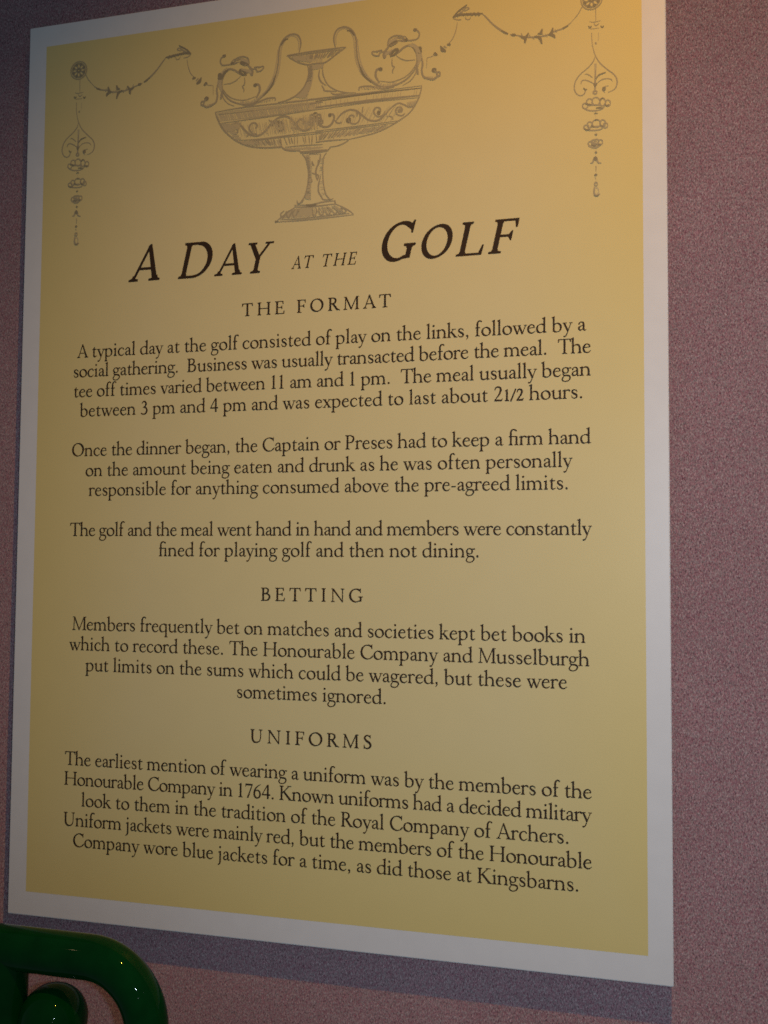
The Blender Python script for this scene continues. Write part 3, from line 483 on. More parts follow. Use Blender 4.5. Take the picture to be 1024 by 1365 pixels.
('m',[(210.7,125.1),(211.5,122.9),(213.3,121.6),(215.4,121.3),(217.4,122.0),(218.9,123.4),(219.6,125.1),(219.4,126.6),(218.5,127.7),(217.4,128.1),(216.2,127.9),(215.3,127.2),(214.9,126.4),(215.0,125.7),(215.3,125.3)],[.80,1.46,1.46,1.46,1.46,1.46,1.46,1.46,1.46,1.46,1.46,1.46,1.46,1.46,.80]),
('m',[(238.6,130.3),(235.6,130.0),(233.1,128.5),(231.4,126.3),(230.8,123.9),(231.3,121.9),(232.6,120.4),(234.3,119.9),(236.0,120.1),(237.4,121.0),(238.2,122.2),(238.4,123.3),(238.0,124.2),(237.4,124.7),(236.7,124.7)],[.76,1.38,1.38,1.38,1.38,1.38,1.38,1.38,1.38,1.38,1.38,1.38,1.38,1.38,.76]),
('m',[(213.2,118.7),(220.0,118.5),(225.9,125.2),(231.7,130.3),(239.7,132.1),(246.3,128.7),(252.9,121.8),(259.5,117.7),(266.2,117.4),(271.8,121.3),(276.4,127.8),(282.0,131.9),(288.5,131.3),(292.3,126.4)],[.92,1.68,1.68,1.68,1.68,1.68,1.68,1.68,1.68,1.68,1.68,1.68,1.68,.92]),
('d',[(252.9,125.0),(254.4,122.6),(256.8,121.3),(259.5,121.4),(261.9,122.5),(263.6,124.5),(264.1,126.6),(263.7,128.5),(262.6,129.7),(261.0,130.1),(259.6,129.8),(258.5,128.9),(258.0,127.9),(258.0,126.9),(258.5,126.4)],[.87,1.59,1.59,1.59,1.59,1.59,1.59,1.59,1.59,1.59,1.59,1.59,1.59,1.59,.87]),
('d',[(261.5,124.4),(261.1,125.3),(260.3,125.7),(259.1,125.6),(258.2,125.0),(257.9,124.0),(258.2,123.2),(259.1,122.7),(260.2,122.8),(261.1,123.5),(261.5,124.4)],[.95,1.73,1.73,1.73,1.73,1.73,1.73,1.73,1.73,1.73,.95]),
('m',[(278.7,129.3),(277.5,127.8),(276.8,126.2),(276.8,124.6),(277.3,123.2),(278.2,122.3),(279.4,121.7),(280.6,121.7),(281.8,122.1),(282.7,122.8),(283.3,123.7),(283.5,124.6),(283.4,125.3),(283.0,125.9),(282.5,126.2)],[.87,1.57,1.57,1.57,1.57,1.57,1.57,1.57,1.57,1.57,1.57,1.57,1.57,1.57,.87]),
('m',[(249.5,118.7),(252.3,121.2),(254.1,123.2)],[.79,1.44,.79]),
('m',[(270.9,128.5),(275.3,129.3),(279.7,130.9)],[.95,1.72,.95]),
('m',[(228.2,128.2),(230.0,130.3),(228.6,131.9)],[.80,1.45,.80]),
('d',[(295.6,123.7),(295.3,124.6),(294.4,125.0),(293.3,124.9),(292.5,124.3),(292.1,123.3),(292.4,122.5),(293.3,122.0),(294.4,122.2),(295.3,122.8),(295.6,123.7)],[.78,1.42,1.42,1.42,1.42,1.42,1.42,1.42,1.42,1.42,.78]),
('m',[(291.5,124.3),(291.2,125.2),(290.3,125.6),(289.2,125.5),(288.3,124.9),(288.0,123.9),(288.3,123.1),(289.2,122.6),(290.2,122.8),(291.1,123.4),(291.5,124.3)],[.78,1.43,1.43,1.43,1.43,1.43,1.43,1.43,1.43,1.43,.78]),
('m',[(299.8,124.0),(299.4,124.8),(298.6,125.3),(297.5,125.2),(296.6,124.5),(296.3,123.6),(296.6,122.7),(297.5,122.3),(298.5,122.4),(299.4,123.1),(299.8,124.0)],[.78,1.42,1.42,1.42,1.42,1.42,1.42,1.42,1.42,1.42,.78]),
('m',[(292.5,120.3),(292.2,121.2),(291.3,121.6),(290.2,121.5),(289.3,120.9),(289.0,119.9),(289.3,119.1),(290.2,118.6),(291.3,118.8),(292.2,119.4),(292.5,120.3)],[.78,1.43,1.43,1.43,1.43,1.43,1.43,1.43,1.43,1.43,.78]),
('m',[(298.8,120.9),(298.5,121.7),(297.7,122.2),(296.6,122.0),(295.7,121.4),(295.4,120.5),(295.7,119.6),(296.5,119.2),(297.6,119.3),(298.5,119.9),(298.8,120.9)],[.78,1.42,1.42,1.42,1.42,1.42,1.42,1.42,1.42,1.42,.78]),
('d',[(295.6,119.2),(295.2,120.0),(294.4,120.5),(293.3,120.4),(292.4,119.7),(292.0,118.8),(292.4,117.9),(293.2,117.5),(294.3,117.6),(295.2,118.3),(295.6,119.2)],[.78,1.42,1.42,1.42,1.42,1.42,1.42,1.42,1.42,1.42,.78]),
('m',[(290.4,126.4),(290.1,127.2),(289.2,127.7),(288.1,127.5),(287.3,126.9),(286.9,126.0),(287.2,125.1),(288.1,124.7),(289.2,124.8),(290.1,125.4),(290.4,126.4)],[.78,1.43,1.43,1.43,1.43,1.43,1.43,1.43,1.43,1.43,.78]),
('m',[(300.9,126.3),(300.6,127.1),(299.7,127.6),(298.6,127.4),(297.7,126.8),(297.4,125.9),(297.7,125.0),(298.6,124.6),(299.7,124.7),(300.5,125.3),(300.9,126.3)],[.78,1.42,1.42,1.42,1.42,1.42,1.42,1.42,1.42,1.42,.78]),
('m',[(279.4,151.2),(293.3,151.8),(305.5,152.1)],[.94,1.71,.94]),
('m',[(280.2,152.6),(293.3,153.5),(305.9,153.1)],[.63,1.14,.63]),
('m',[(279.3,150.3),(280.6,152.6)],[1.14,.80]),
('m',[(307.9,150.3),(305.5,153.0)],[1.13,.79]),
('m',[(281.9,153.3),(285.2,158.1),(287.0,164.7),(288.1,172.0),(287.2,182.3),(285.3,190.0),(282.9,194.6),(280.1,197.5)],[.63,1.14,1.14,1.14,1.14,1.14,1.14,.63]),
('m',[(304.7,154.6),(302.0,158.3),(301.3,166.2),(301.4,175.7),(302.3,183.7),(304.4,191.8),(308.5,196.9),(311.3,196.0)],[.55,.99,.99,.99,.99,.99,.99,.55]),
('m',[(277.6,194.9),(278.1,197.7),(281.7,197.2),(283.8,194.6)],[.63,1.14,1.14,.63]),
('l',[(284.3,154.9),(286.7,155.1),(289.0,155.4)],[.51,.92,.51]),
('l',[(285.0,156.0),(286.9,156.3),(288.9,156.6)],[.49,.89,.49]),
('l',[(285.2,156.5),(287.4,156.9),(289.6,157.4)],[.59,1.08,.59]),
('l',[(285.5,157.4),(287.3,157.5),(289.2,157.6)],[.50,.92,.50]),
('l',[(285.4,158.2),(287.6,158.6),(289.8,159.1)],[.45,.81,.45]),
('l',[(285.9,159.2),(287.8,159.4),(289.8,159.6)],[.49,.89,.49]),
('l',[(286.3,160.1),(288.0,160.2),(289.8,160.3)],[.47,.85,.47]),
('l',[(286.3,160.7),(288.2,161.0),(290.0,161.2)],[.52,.94,.52]),
('l',[(286.6,161.8),(288.6,162.3),(290.5,162.7)],[.57,1.03,.57]),
('l',[(286.9,162.5),(288.6,163.0),(290.4,163.4)],[.58,1.05,.58]),
('l',[(287.1,163.5),(288.7,163.7),(290.3,164.0)],[.59,1.07,.59]),
('l',[(287.5,164.4),(289.2,164.7),(290.9,165.1)],[.47,.86,.47]),
('l',[(287.5,165.1),(289.2,165.6),(291.0,166.1)],[.49,.90,.49]),
('l',[(287.9,166.3),(289.5,166.7),(291.0,167.2)],[.73,1.32,.73]),
('l',[(287.9,167.0),(289.4,167.2),(290.8,167.3)],[.65,1.18,.65]),
('l',[(288.1,168.3),(289.5,168.7),(290.9,169.0)],[.44,.79,.44]),
('l',[(288.1,168.6),(289.4,168.8),(290.8,168.9)],[.62,1.13,.62]),
('l',[(287.8,169.6),(289.4,170.0),(290.9,170.4)],[.71,1.30,.71]),
('l',[(288.2,170.8),(289.6,171.2),(291.0,171.6)],[.64,1.16,.64]),
('l',[(288.4,171.4),(289.6,171.7),(290.8,172.0)],[.60,1.09,.60]),
('l',[(288.2,172.6),(289.6,172.9),(291.0,173.1)],[.45,.83,.45]),
('l',[(288.1,173.4),(289.4,173.8),(290.8,174.3)],[.46,.84,.46]),
('l',[(288.1,174.1),(289.5,174.4),(291.0,174.6)],[.51,.93,.51]),
('l',[(288.0,175.1),(289.3,175.5),(290.6,175.9)],[.71,1.29,.71]),
('l',[(288.2,176.0),(289.5,176.2),(290.8,176.5)],[.48,.87,.48]),
('l',[(287.9,176.7),(289.5,177.0),(291.0,177.4)],[.62,1.13,.62]),
('l',[(287.9,177.7),(289.3,178.1),(290.8,178.4)],[.58,1.05,.58]),
('l',[(287.9,178.7),(289.3,178.8),(290.7,179.0)],[.68,1.24,.68]),
('l',[(287.8,179.4),(289.2,179.6),(290.6,179.9)],[.49,.90,.49]),
('l',[(287.5,180.2),(289.0,180.6),(290.5,180.9)],[.47,.86,.47]),
('l',[(287.5,181.1),(289.2,181.4),(290.8,181.8)],[.67,1.22,.67]),
('l',[(287.6,181.7),(289.0,182.0),(290.4,182.2)],[.66,1.21,.66]),
('l',[(287.5,182.7),(289.1,183.1),(290.7,183.5)],[.69,1.25,.69]),
('l',[(287.4,183.6),(289.0,183.7),(290.6,183.9)],[.58,1.06,.58]),
('l',[(287.0,184.2),(288.7,184.4),(290.4,184.6)],[.68,1.24,.68]),
('l',[(287.0,185.2),(288.6,185.6),(290.3,186.0)],[.65,1.19,.65]),
('l',[(286.5,186.4),(288.4,186.6),(290.3,186.9)],[.69,1.25,.69]),
('l',[(286.4,187.0),(288.5,187.3),(290.6,187.6)],[.43,.78,.43]),
('l',[(286.3,188.0),(288.4,188.6),(290.5,189.2)],[.72,1.32,.72]),
('l',[(285.8,188.5),(288.2,188.8),(290.7,189.2)],[.44,.80,.44]),
('l',[(285.9,189.5),(288.2,190.1),(290.5,190.7)],[.68,1.24,.68]),
('l',[(285.5,190.1),(288.0,190.6),(290.5,191.1)],[.69,1.26,.69]),
('l',[(285.2,191.3),(287.7,191.9),(290.3,192.5)],[.65,1.18,.65]),
('l',[(285.2,191.9),(287.6,192.3),(290.0,192.8)],[.69,1.26,.69]),
('l',[(284.6,192.8),(287.5,193.4),(290.3,194.0)],[.56,1.02,.56]),
('l',[(284.9,193.8),(287.7,194.5),(290.6,195.1)],[.46,.84,.46]),
('m',[(286.0,156.7),(287.0,157.1),(288.1,157.5)],[.38,.70,.38]),
('m',[(286.2,157.5),(287.2,157.8),(288.3,158.1)],[.42,.77,.42]),
('m',[(286.5,159.4),(287.5,159.6),(288.5,159.8)],[.44,.80,.44]),
('m',[(286.9,160.3),(287.8,160.4),(288.6,160.4)],[.52,.95,.52]),
('m',[(287.1,161.5),(287.9,161.7),(288.8,162.0)],[.38,.70,.38]),
('m',[(287.3,163.0),(288.1,163.0),(288.9,163.1)],[.50,.90,.50]),
('m',[(287.7,164.6),(288.5,164.5),(289.2,164.5)],[.50,.91,.50]),
('m',[(288.0,165.8),(288.7,165.7),(289.3,165.6)],[.48,.87,.48]),
('m',[(288.0,166.9),(288.7,166.9),(289.4,166.8)],[.57,1.03,.57]),
('m',[(288.1,168.2),(288.9,168.5),(289.7,168.8)],[.37,.67,.37]),
('m',[(288.2,169.7),(289.1,170.0),(289.9,170.4)],[.33,.60,.33]),
('m',[(288.4,170.8),(289.2,170.7),(290.0,170.6)],[.49,.89,.49]),
('m',[(288.6,172.4),(289.3,172.4),(290.0,172.5)],[.35,.63,.35]),
('m',[(288.5,173.1),(289.2,173.1),(289.9,173.1)],[.47,.85,.47]),
('m',[(288.4,174.8),(289.2,174.9),(290.0,175.0)],[.48,.87,.48]),
('m',[(288.4,175.9),(289.2,176.0),(290.0,176.1)],[.33,.60,.33]),
('m',[(288.1,179.6),(288.8,179.6),(289.6,179.6)],[.58,1.05,.58]),
('m',[(287.8,181.4),(288.8,181.8),(289.7,182.3)],[.44,.79,.44]),
('m',[(287.4,184.9),(288.3,185.1),(289.3,185.2)],[.44,.80,.44]),
('m',[(286.4,187.6),(287.8,187.9),(289.1,188.2)],[.49,.90,.49]),
('m',[(286.4,188.8),(287.8,188.9),(289.2,189.0)],[.54,.98,.54]),
('m',[(286.1,189.4),(287.5,189.6),(288.8,189.8)],[.36,.65,.36]),
('m',[(285.7,191.3),(287.3,191.9),(288.9,192.6)],[.55,1.01,.55]),
('m',[(285.1,192.1),(286.8,192.6),(288.6,193.0)],[.39,.71,.39]),
('m',[(285.1,193.2),(287.0,193.9),(288.9,194.7)],[.56,1.02,.56]),
('m',[(288.4,154.4),(299.1,155.2)],[.71,.50]),
('m',[(299.1,155.2),(297.9,161.8),(295.2,167.9),(294.8,172.7),(296.1,178.4)],[.78,1.42,1.42,1.42,.78]),
('m',[(291.0,160.7),(291.9,164.0),(293.5,164.7)],[.94,1.71,.94]),
('m',[(297.1,160.2),(296.7,163.3)],[1.13,.79]),
('m',[(291.2,171.5),(293.6,172.6),(297.3,174.5),(296.1,178.8)],[.70,1.28,1.28,.70]),
('m',[(290.0,174.6),(290.9,179.0),(290.1,179.4)],[.86,1.56,.86]),
('m',[(299.3,174.7),(297.4,182.5),(297.5,188.8),(300.0,193.4),(302.1,196.3),(308.5,197.3)],[.70,1.27,1.27,1.27,1.27,.70]),
('l',[(299.4,159.8),(301.4,159.3),(303.3,158.9)],[.42,.76,.42]),
('l',[(299.2,161.3),(300.9,161.3),(302.5,161.2)],[.33,.59,.33]),
('l',[(299.0,163.2),(300.6,163.5),(302.2,163.8)],[.29,.53,.29]),
('l',[(298.7,166.6),(300.0,166.8),(301.3,167.1)],[.30,.55,.30]),
('l',[(298.6,167.9),(299.8,168.1),(300.9,168.3)],[.43,.78,.43]),
('l',[(298.3,170.2),(299.6,169.7),(301.0,169.3)],[.38,.70,.38]),
('l',[(298.4,173.4),(299.9,173.6),(301.4,173.9)],[.32,.58,.32]),
('l',[(297.9,179.7),(299.7,180.0),(301.5,180.3)],[.35,.64,.35]),
('l',[(298.1,181.9),(299.7,181.7),(301.4,181.5)],[.37,.68,.37]),
('l',[(298.7,184.8),(300.7,185.3),(302.7,185.9)],[.35,.63,.35]),
('l',[(299.3,187.4),(301.0,187.2),(302.7,186.9)],[.33,.61,.33]),
('l',[(300.1,190.2),(301.7,190.6),(303.4,191.0)],[.38,.69,.38]),
('l',[(300.3,192.5),(302.2,192.0),(304.0,191.6)],[.32,.58,.32]),
('m',[(275.6,199.0),(289.9,200.0),(301.3,198.6),(312.6,198.5)],[.70,1.28,1.28,.70]),
('m',[(275.2,200.6),(290.0,201.7),(313.4,201.2)],[.78,1.42,.78]),
('m',[(275.6,198.6),(275.7,200.9)],[1.14,.80]),
('m',[(312.4,197.9),(313.4,201.3)],[1.41,.99]),
('d',[(285.9,199.6),(290.0,200.9),(295.6,200.1)],[1.25,2.27,1.25]),
('m',[(275.2,201.0),(269.5,204.4),(263.0,208.6),(257.3,212.5)],[.63,1.14,1.14,.63]),
('m',[(313.4,201.3),(320.6,205.1),(326.3,208.7),(329.9,212.0)],[.62,1.13,1.13,.62]),
('m',[(257.3,212.7),(277.9,213.3),(302.3,213.0),(330.3,212.3)],[.63,1.14,1.14,.63]),
('m',[(261.4,211.0),(277.9,211.7),(302.3,211.3),(326.3,210.8)],[.63,1.14,1.14,.63]),
('d',[(257.3,211.3),(257.5,212.7),(259.8,212.3)],[.87,1.57,.87]),
('m',[(265.5,203.3),(262.1,205.8),(264.0,209.9),(266.4,206.2),(267.7,203.5)],[.67,1.21,1.21,1.21,.67]),
('m',[(270.8,203.0),(267.5,205.9),(269.4,209.9),(271.8,206.3),(273.1,203.2)],[.67,1.21,1.21,1.21,.67]),
('m',[(276.0,202.7),(273.3,206.1),(275.1,210.0),(277.6,206.4),(278.4,202.9)],[.67,1.21,1.21,1.21,.67]),
('m',[(280.8,202.4),(279.0,206.2),(280.9,210.0),(283.3,206.6),(283.3,202.6)],[.66,1.21,1.21,1.21,.66]),
('m',[(286.5,202.2),(285.2,206.4),(287.0,210.1),(289.4,206.8),(289.0,202.4)],[.66,1.21,1.21,1.21,.66]),
('m',[(292.1,201.9),(291.7,206.6),(293.5,210.2),(295.9,207.0),(294.7,202.2)],[.66,1.20,1.20,1.20,.66]),
('m',[(297.9,202.7),(298.2,206.8),(300.0,210.3),(302.4,207.2),(300.4,202.9)],[.66,1.20,1.20,1.20,.66]),
('m',[(302.8,203.3),(304.6,207.0),(306.4,210.4),(308.8,207.4),(305.2,203.5)],[.66,1.20,1.20,1.20,.66]),
('m',[(307.7,203.9),(310.7,207.2),(312.5,210.5),(314.8,207.6),(310.1,204.1)],[.66,1.20,1.20,1.20,.66]),
('m',[(312.2,204.5),(315.1,207.2),(316.9,210.5),(319.2,207.6),(314.5,204.7)],[.66,1.20,1.20,1.20,.66]),
('m',[(315.9,205.1),(319.1,207.2),(320.9,210.3),(323.2,207.6),(318.1,205.3)],[.66,1.20,1.20,1.20,.66]),
('l',[(274.8,201.9),(269.2,205.9),(263.5,209.9)],[.78,1.41,.78]),
('l',[(275.0,202.2),(269.6,206.1),(264.3,210.0)],[.69,1.26,.69]),
('l',[(275.4,202.1),(270.7,205.9),(266.0,209.6)],[.60,1.09,.60]),
('l',[(275.8,202.3),(270.8,206.4),(265.8,210.5)],[.49,.90,.49]),
('l',[(276.3,202.3),(271.9,206.0),(267.4,209.7)],[.69,1.26,.69]),
('l',[(277.6,201.6),(272.8,205.9),(268.0,210.2)],[.50,.91,.50]),
('l',[(277.5,202.3),(273.3,206.1),(269.0,209.9)],[.76,1.38,.76]),
('l',[(277.4,202.7),(273.3,206.3),(269.2,209.9)],[.47,.86,.47]),
('l',[(278.8,202.1),(274.5,206.2),(270.1,210.4)],[.56,1.02,.56]),
('l',[(279.1,202.4),(275.4,206.4),(271.7,210.3)],[.54,.99,.54]),
('l',[(279.6,202.2),(275.9,206.4),(272.1,210.5)],[.51,.92,.51]),
('l',[(280.4,202.0),(276.4,206.4),(272.4,210.9)],[.47,.85,.47]),
('l',[(280.4,202.5),(277.3,206.0),(274.3,209.6)],[.73,1.33,.73]),
('l',[(281.5,202.0),(278.5,206.1),(275.5,210.2)],[.49,.89,.49]),
('l',[(281.7,201.9),(278.2,206.4),(274.8,210.8)],[.52,.95,.52]),
('l',[(282.0,202.3),(279.1,206.6),(276.2,211.0)],[.55,1.01,.55]),
('l',[(282.8,202.1),(280.0,206.5),(277.1,210.8)],[.55,.99,.55]),
('l',[(283.1,202.3),(280.9,206.1),(278.7,209.9)],[.74,1.34,.74]),
('l',[(283.5,202.2),(281.0,206.6),(278.5,210.9)],[.48,.88,.48]),
('l',[(284.0,202.5),(282.1,206.4),(280.2,210.3)],[.50,.91,.50]),
('l',[(284.6,202.3),(282.8,206.7),(280.9,211.1)],[.51,.92,.51]),
('l',[(284.9,202.7),(283.6,206.3),(282.3,210.0)],[.77,1.41,.77]),
('l',[(285.2,202.9),(284.0,206.9),(282.8,210.9)],[.46,.84,.46]),
('l',[(285.7,203.0),(284.2,207.1),(282.8,211.2)],[.45,.82,.45]),
('l',[(286.5,202.5),(285.4,206.7),(284.3,211.0)],[.59,1.07,.59]),
('l',[(286.9,202.9),(286.3,206.6),(285.7,210.3)],[.67,1.22,.67]),
('l',[(287.3,202.5),(286.7,206.4),(286.1,210.3)],[.75,1.36,.75]),
('l',[(287.7,202.8),(287.4,206.9),(287.0,211.0)],[.55,1.01,.55]),
('l',[(288.2,202.5),(288.1,206.9),(287.9,211.3)],[.54,.98,.54]),
('l',[(288.7,202.4),(288.5,206.4),(288.4,210.3)],[.62,1.12,.62]),
('l',[(289.2,202.6),(289.2,206.6),(289.2,210.6)],[.74,1.35,.74]),
('l',[(289.7,203.0),(290.1,206.8),(290.5,210.5)],[.78,1.42,.78]),
('l',[(290.0,202.8),(290.3,207.1),(290.6,211.4)],[.53,.97,.53]),
('l',[(290.7,202.4),(291.2,206.8),(291.8,211.1)],[.47,.85,.47]),
('l',[(292.2,203.4),(293.3,207.0),(294.5,210.6)],[.40,.72,.40]),
('l',[(293.3,202.7),(294.4,206.6),(295.6,210.5)],[.46,.83,.46]),
('l',[(295.1,202.7),(297.0,206.5),(298.9,210.2)],[.35,.63,.35]),
('l',[(298.6,203.3),(300.8,207.2),(303.1,211.1)],[.52,.95,.52]),
('l',[(300.3,202.6),(302.7,206.3),(305.0,210.0)],[.39,.71,.39]),
('l',[(301.5,202.6),(304.3,206.6),(307.1,210.5)],[.50,.91,.50]),
('l',[(303.8,203.1),(306.8,206.9),(309.7,210.6)],[.42,.76,.42]),
('l',[(305.1,202.1),(308.7,206.2),(312.3,210.3)],[.39,.71,.39]),
('l',[(306.8,202.8),(310.1,206.5),(313.4,210.1)],[.35,.63,.35]),
('l',[(310.0,202.5),(314.1,206.1),(318.1,209.6)],[.39,.70,.39]),
('l',[(311.6,202.3),(315.7,206.1),(319.9,209.9)],[.49,.90,.49]),
('l',[(312.2,202.0),(317.0,206.0),(321.8,209.9)],[.49,.89,.49]),
('m',[(266.1,61.5),(287.9,61.0),(310.6,61.1),(321.8,61.1)],[.68,1.23,1.23,.68]),
('m',[(268.1,62.6),(288.0,62.6),(310.6,62.8),(318.1,62.8)],[.56,1.01,1.01,.56]),
('d',[(266.1,61.5),(271.2,62.2),(275.7,61.3)],[.79,1.44,.79]),
('m',[(266.1,61.5),(271.2,65.6),(278.2,69.8),(285.8,72.5),(294.2,72.5),(301.7,72.7),(306.2,70.7),(313.6,66.0),(321.8,61.3)],[.71,1.30,1.30,1.30,1.30,1.30,1.30,1.30,.71]),
('m',[(271.7,63.0),(273.5,65.1),(275.3,67.2)],[.60,1.09,.60]),
('m',[(274.0,63.1),(275.6,65.0),(277.2,67.0)],[.59,1.07,.59]),
('m',[(276.6,63.0),(278.1,65.1),(279.6,67.2)],[.58,1.06,.58]),
('m',[(279.8,63.3),(280.4,65.2),(281.1,67.1)],[.51,.93,.51]),
('m',[(282.2,63.3),(283.2,65.5),(284.2,67.7)],[.68,1.23,.68]),
('m',[(284.3,63.5),(285.0,65.4),(285.7,67.3)],[.55,.99,.55]),
('m',[(286.5,63.5),(286.6,65.6),(286.6,67.7)],[.72,1.31,.72]),
('m',[(289.0,63.5),(288.7,65.4),(288.4,67.3)],[.80,1.46,.80]),
('m',[(290.8,63.4),(290.3,65.5),(289.7,67.6)],[.73,1.32,.73]),
('m',[(294.1,63.3),(293.3,65.6),(292.6,67.9)],[.69,1.26,.69]),
('m',[(295.8,63.1),(294.9,65.3),(294.0,67.6)],[.77,1.40,.77]),
('m',[(297.8,63.3),(297.0,65.6),(296.1,67.9)],[.68,1.24,.68]),
('m',[(300.7,63.1),(299.3,65.6),(297.9,68.2)],[.58,1.06,.58]),
('m',[(302.9,63.3),(301.4,65.7),(299.8,68.1)],[.58,1.06,.58]),
('m',[(305.7,63.6),(303.3,66.0),(301.0,68.4)],[.55,1.01,.55]),
('m',[(308.7,63.2),(306.5,65.8),(304.4,68.4)],[.81,1.47,.81]),
('m',[(310.4,63.6),(307.8,65.9),(305.1,68.2)],[.64,1.16,.64]),
('m',[(313.0,63.3),(310.4,65.6),(307.9,67.9)],[.50,.91,.50]),
('m',[(315.3,63.7),(312.4,66.2),(309.4,68.6)],[.51,.94,.51]),
('l',[(271.3,63.4),(273.6,65.8),(276.0,68.2)],[.78,1.42,.78]),
('l',[(271.8,62.8),(274.0,65.4),(276.2,67.9)],[.50,.92,.50]),
('l',[(272.9,63.0),(274.8,65.4),(276.7,67.9)],[.64,1.16,.64]),
('l',[(274.1,62.9),(276.2,65.6),(278.4,68.4)],[.53,.96,.53]),
('l',[(275.8,63.5),(277.4,65.9),(279.0,68.3)],[.85,1.55,.85]),
('l',[(276.9,63.5),(278.4,66.1),(280.0,68.7)],[.61,1.10,.61]),
('l',[(278.0,63.1),(279.5,66.1),(281.1,69.0)],[.72,1.31,.72]),
('l',[(279.3,63.5),(280.9,66.7),(282.6,69.8)],[.62,1.12,.62]),
('l',[(280.5,63.0),(281.8,66.1),(283.1,69.2)],[.79,1.44,.79]),
('l',[(281.8,63.5),(282.9,66.5),(284.0,69.5)],[.73,1.33,.73]),
('l',[(282.7,63.8),(283.8,67.0),(284.9,70.2)],[.63,1.15,.63]),
('l',[(284.4,63.9),(285.4,67.1),(286.4,70.3)],[.79,1.43,.79]),
('l',[(285.2,63.4),(286.1,66.8),(287.0,70.2)],[.50,.90,.50]),
('l',[(286.6,63.2),(287.1,66.8),(287.6,70.5)],[.58,1.05,.58]),
('l',[(287.5,63.7),(288.1,67.2),(288.7,70.8)],[.83,1.51,.83]),
('l',[(288.9,63.6),(289.4,67.2),(289.9,70.8)],[.87,1.58,.87]),
('l',[(284.3,65.1),(285.3,67.9),(286.2,70.7)],[.35,.64,.35]),
('l',[(286.0,65.4),(286.7,68.1),(287.3,70.8)],[.59,1.08,.59]),
('l',[(286.9,65.4),(287.6,68.4),(288.3,71.5)],[.54,.98,.54]),
('l',[(288.5,65.3),(289.4,68.4),(290.3,71.5)],[.41,.74,.41]),
('l',[(290.1,64.6),(290.8,67.7),(291.5,70.8)],[.50,.91,.50]),
('l',[(291.6,65.2),(292.1,68.0),(292.7,70.9)],[.47,.85,.47]),
('l',[(292.9,64.8),(293.6,68.1),(294.3,71.3)],[.59,1.06,.59]),
('l',[(293.6,65.2),(293.8,68.2),(294.1,71.1)],[.51,.94,.51]),
('l',[(295.5,65.2),(295.6,68.4),(295.7,71.7)],[.51,.93,.51]),
('l',[(297.0,65.4),(297.3,68.4),(297.5,71.5)],[.36,.65,.36]),
('l',[(298.4,65.0),(298.5,68.5),(298.5,71.9)],[.51,.92,.51]),
('l',[(299.4,64.6),(299.5,67.9),(299.6,71.2)],[.37,.67,.37]),
('m',[(285.8,72.5),(287.1,78.0),(286.4,84.7),(282.4,93.2),(275.7,99.1),(267.3,102.6),(258.1,103.9)],[.63,1.15,1.15,1.15,1.15,1.15,.63]),
('l',[(290.4,74.6),(290.9,82.2),(289.9,88.1),(288.5,94.0),(286.3,98.9)],[.63,1.15,1.15,1.15,.63]),
('m',[(287.5,74.1),(288.9,74.4),(290.3,74.7)],[.47,.85,.47]),
('m',[(287.6,75.1),(289.0,75.4),(290.5,75.6)],[.59,1.08,.59]),
('m',[(287.3,76.0),(288.9,76.5),(290.6,77.1)],[.54,.98,.54]),
('m',[(287.4,77.2),(289.1,77.4),(290.8,77.6)],[.60,1.09,.60]),
('m',[(287.5,77.9),(288.9,78.1),(290.4,78.3)],[.61,1.11,.61]),
('m',[(287.2,79.3),(288.9,79.6),(290.6,79.9)],[.54,.97,.54]),
('m',[(287.5,80.2),(289.0,80.4),(290.5,80.6)],[.41,.74,.41]),
('m',[(287.3,81.2),(288.9,81.3),(290.4,81.5)],[.50,.91,.50]),
('m',[(286.9,81.9),(288.7,82.0),(290.4,82.1)],[.58,1.05,.58]),
('m',[(286.6,83.3),(288.6,83.3),(290.6,83.2)],[.38,.69,.38]),
('m',[(286.5,83.8),(288.3,84.0),(290.0,84.2)],[.39,.70,.39]),
('m',[(286.4,85.3),(288.1,85.3),(289.9,85.3)],[.45,.81,.45]),
('m',[(285.9,85.8),(287.7,85.6),(289.5,85.5)],[.37,.67,.37]),
('m',[(285.6,87.1),(287.6,87.1),(289.5,87.1)],[.51,.93,.51]),
('m',[(285.5,87.7),(287.6,87.6),(289.7,87.4)],[.46,.83,.46]),
('m',[(284.8,88.6),(287.1,88.6),(289.3,88.7)],[.40,.72,.40]),
('m',[(284.4,89.5),(286.8,89.3),(289.2,89.0)],[.47,.85,.47]),
('m',[(284.1,90.5),(286.6,90.3),(289.1,90.1)],[.53,.96,.53]),
('m',[(283.7,91.2),(286.0,91.2),(288.4,91.2)],[.54,.98,.54]),
('m',[(283.0,92.0),(285.7,92.1),(288.4,92.1)],[.52,.94,.52]),
('m',[(282.4,92.7),(285.3,92.7),(288.3,92.6)],[.49,.88,.49]),
('m',[(281.8,93.9),(285.1,94.0),(288.3,94.1)],[.49,.89,.49]),
('m',[(281.5,94.2),(284.5,94.3),(287.6,94.4)],[.44,.81,.44]),
('m',[(280.9,94.9),(284.2,94.9),(287.5,94.9)],[.57,1.04,.57]),
('m',[(280.1,95.8),(283.7,95.9),(287.3,96.0)],[.56,1.02,.56]),
('m',[(279.7,96.2),(283.0,96.4),(286.4,96.6)],[.55,.99,.55]),
('m',[(279.0,97.1),(282.1,97.3),(285.2,97.5)],[.55,1.01,.55]),
('m',[(277.8,97.4),(281.5,97.6),(285.2,97.8)],[.37,.67,.37]),
('m',[(277.4,98.4),(281.4,98.5),(285.4,98.7)],[.40,.73,.40]),
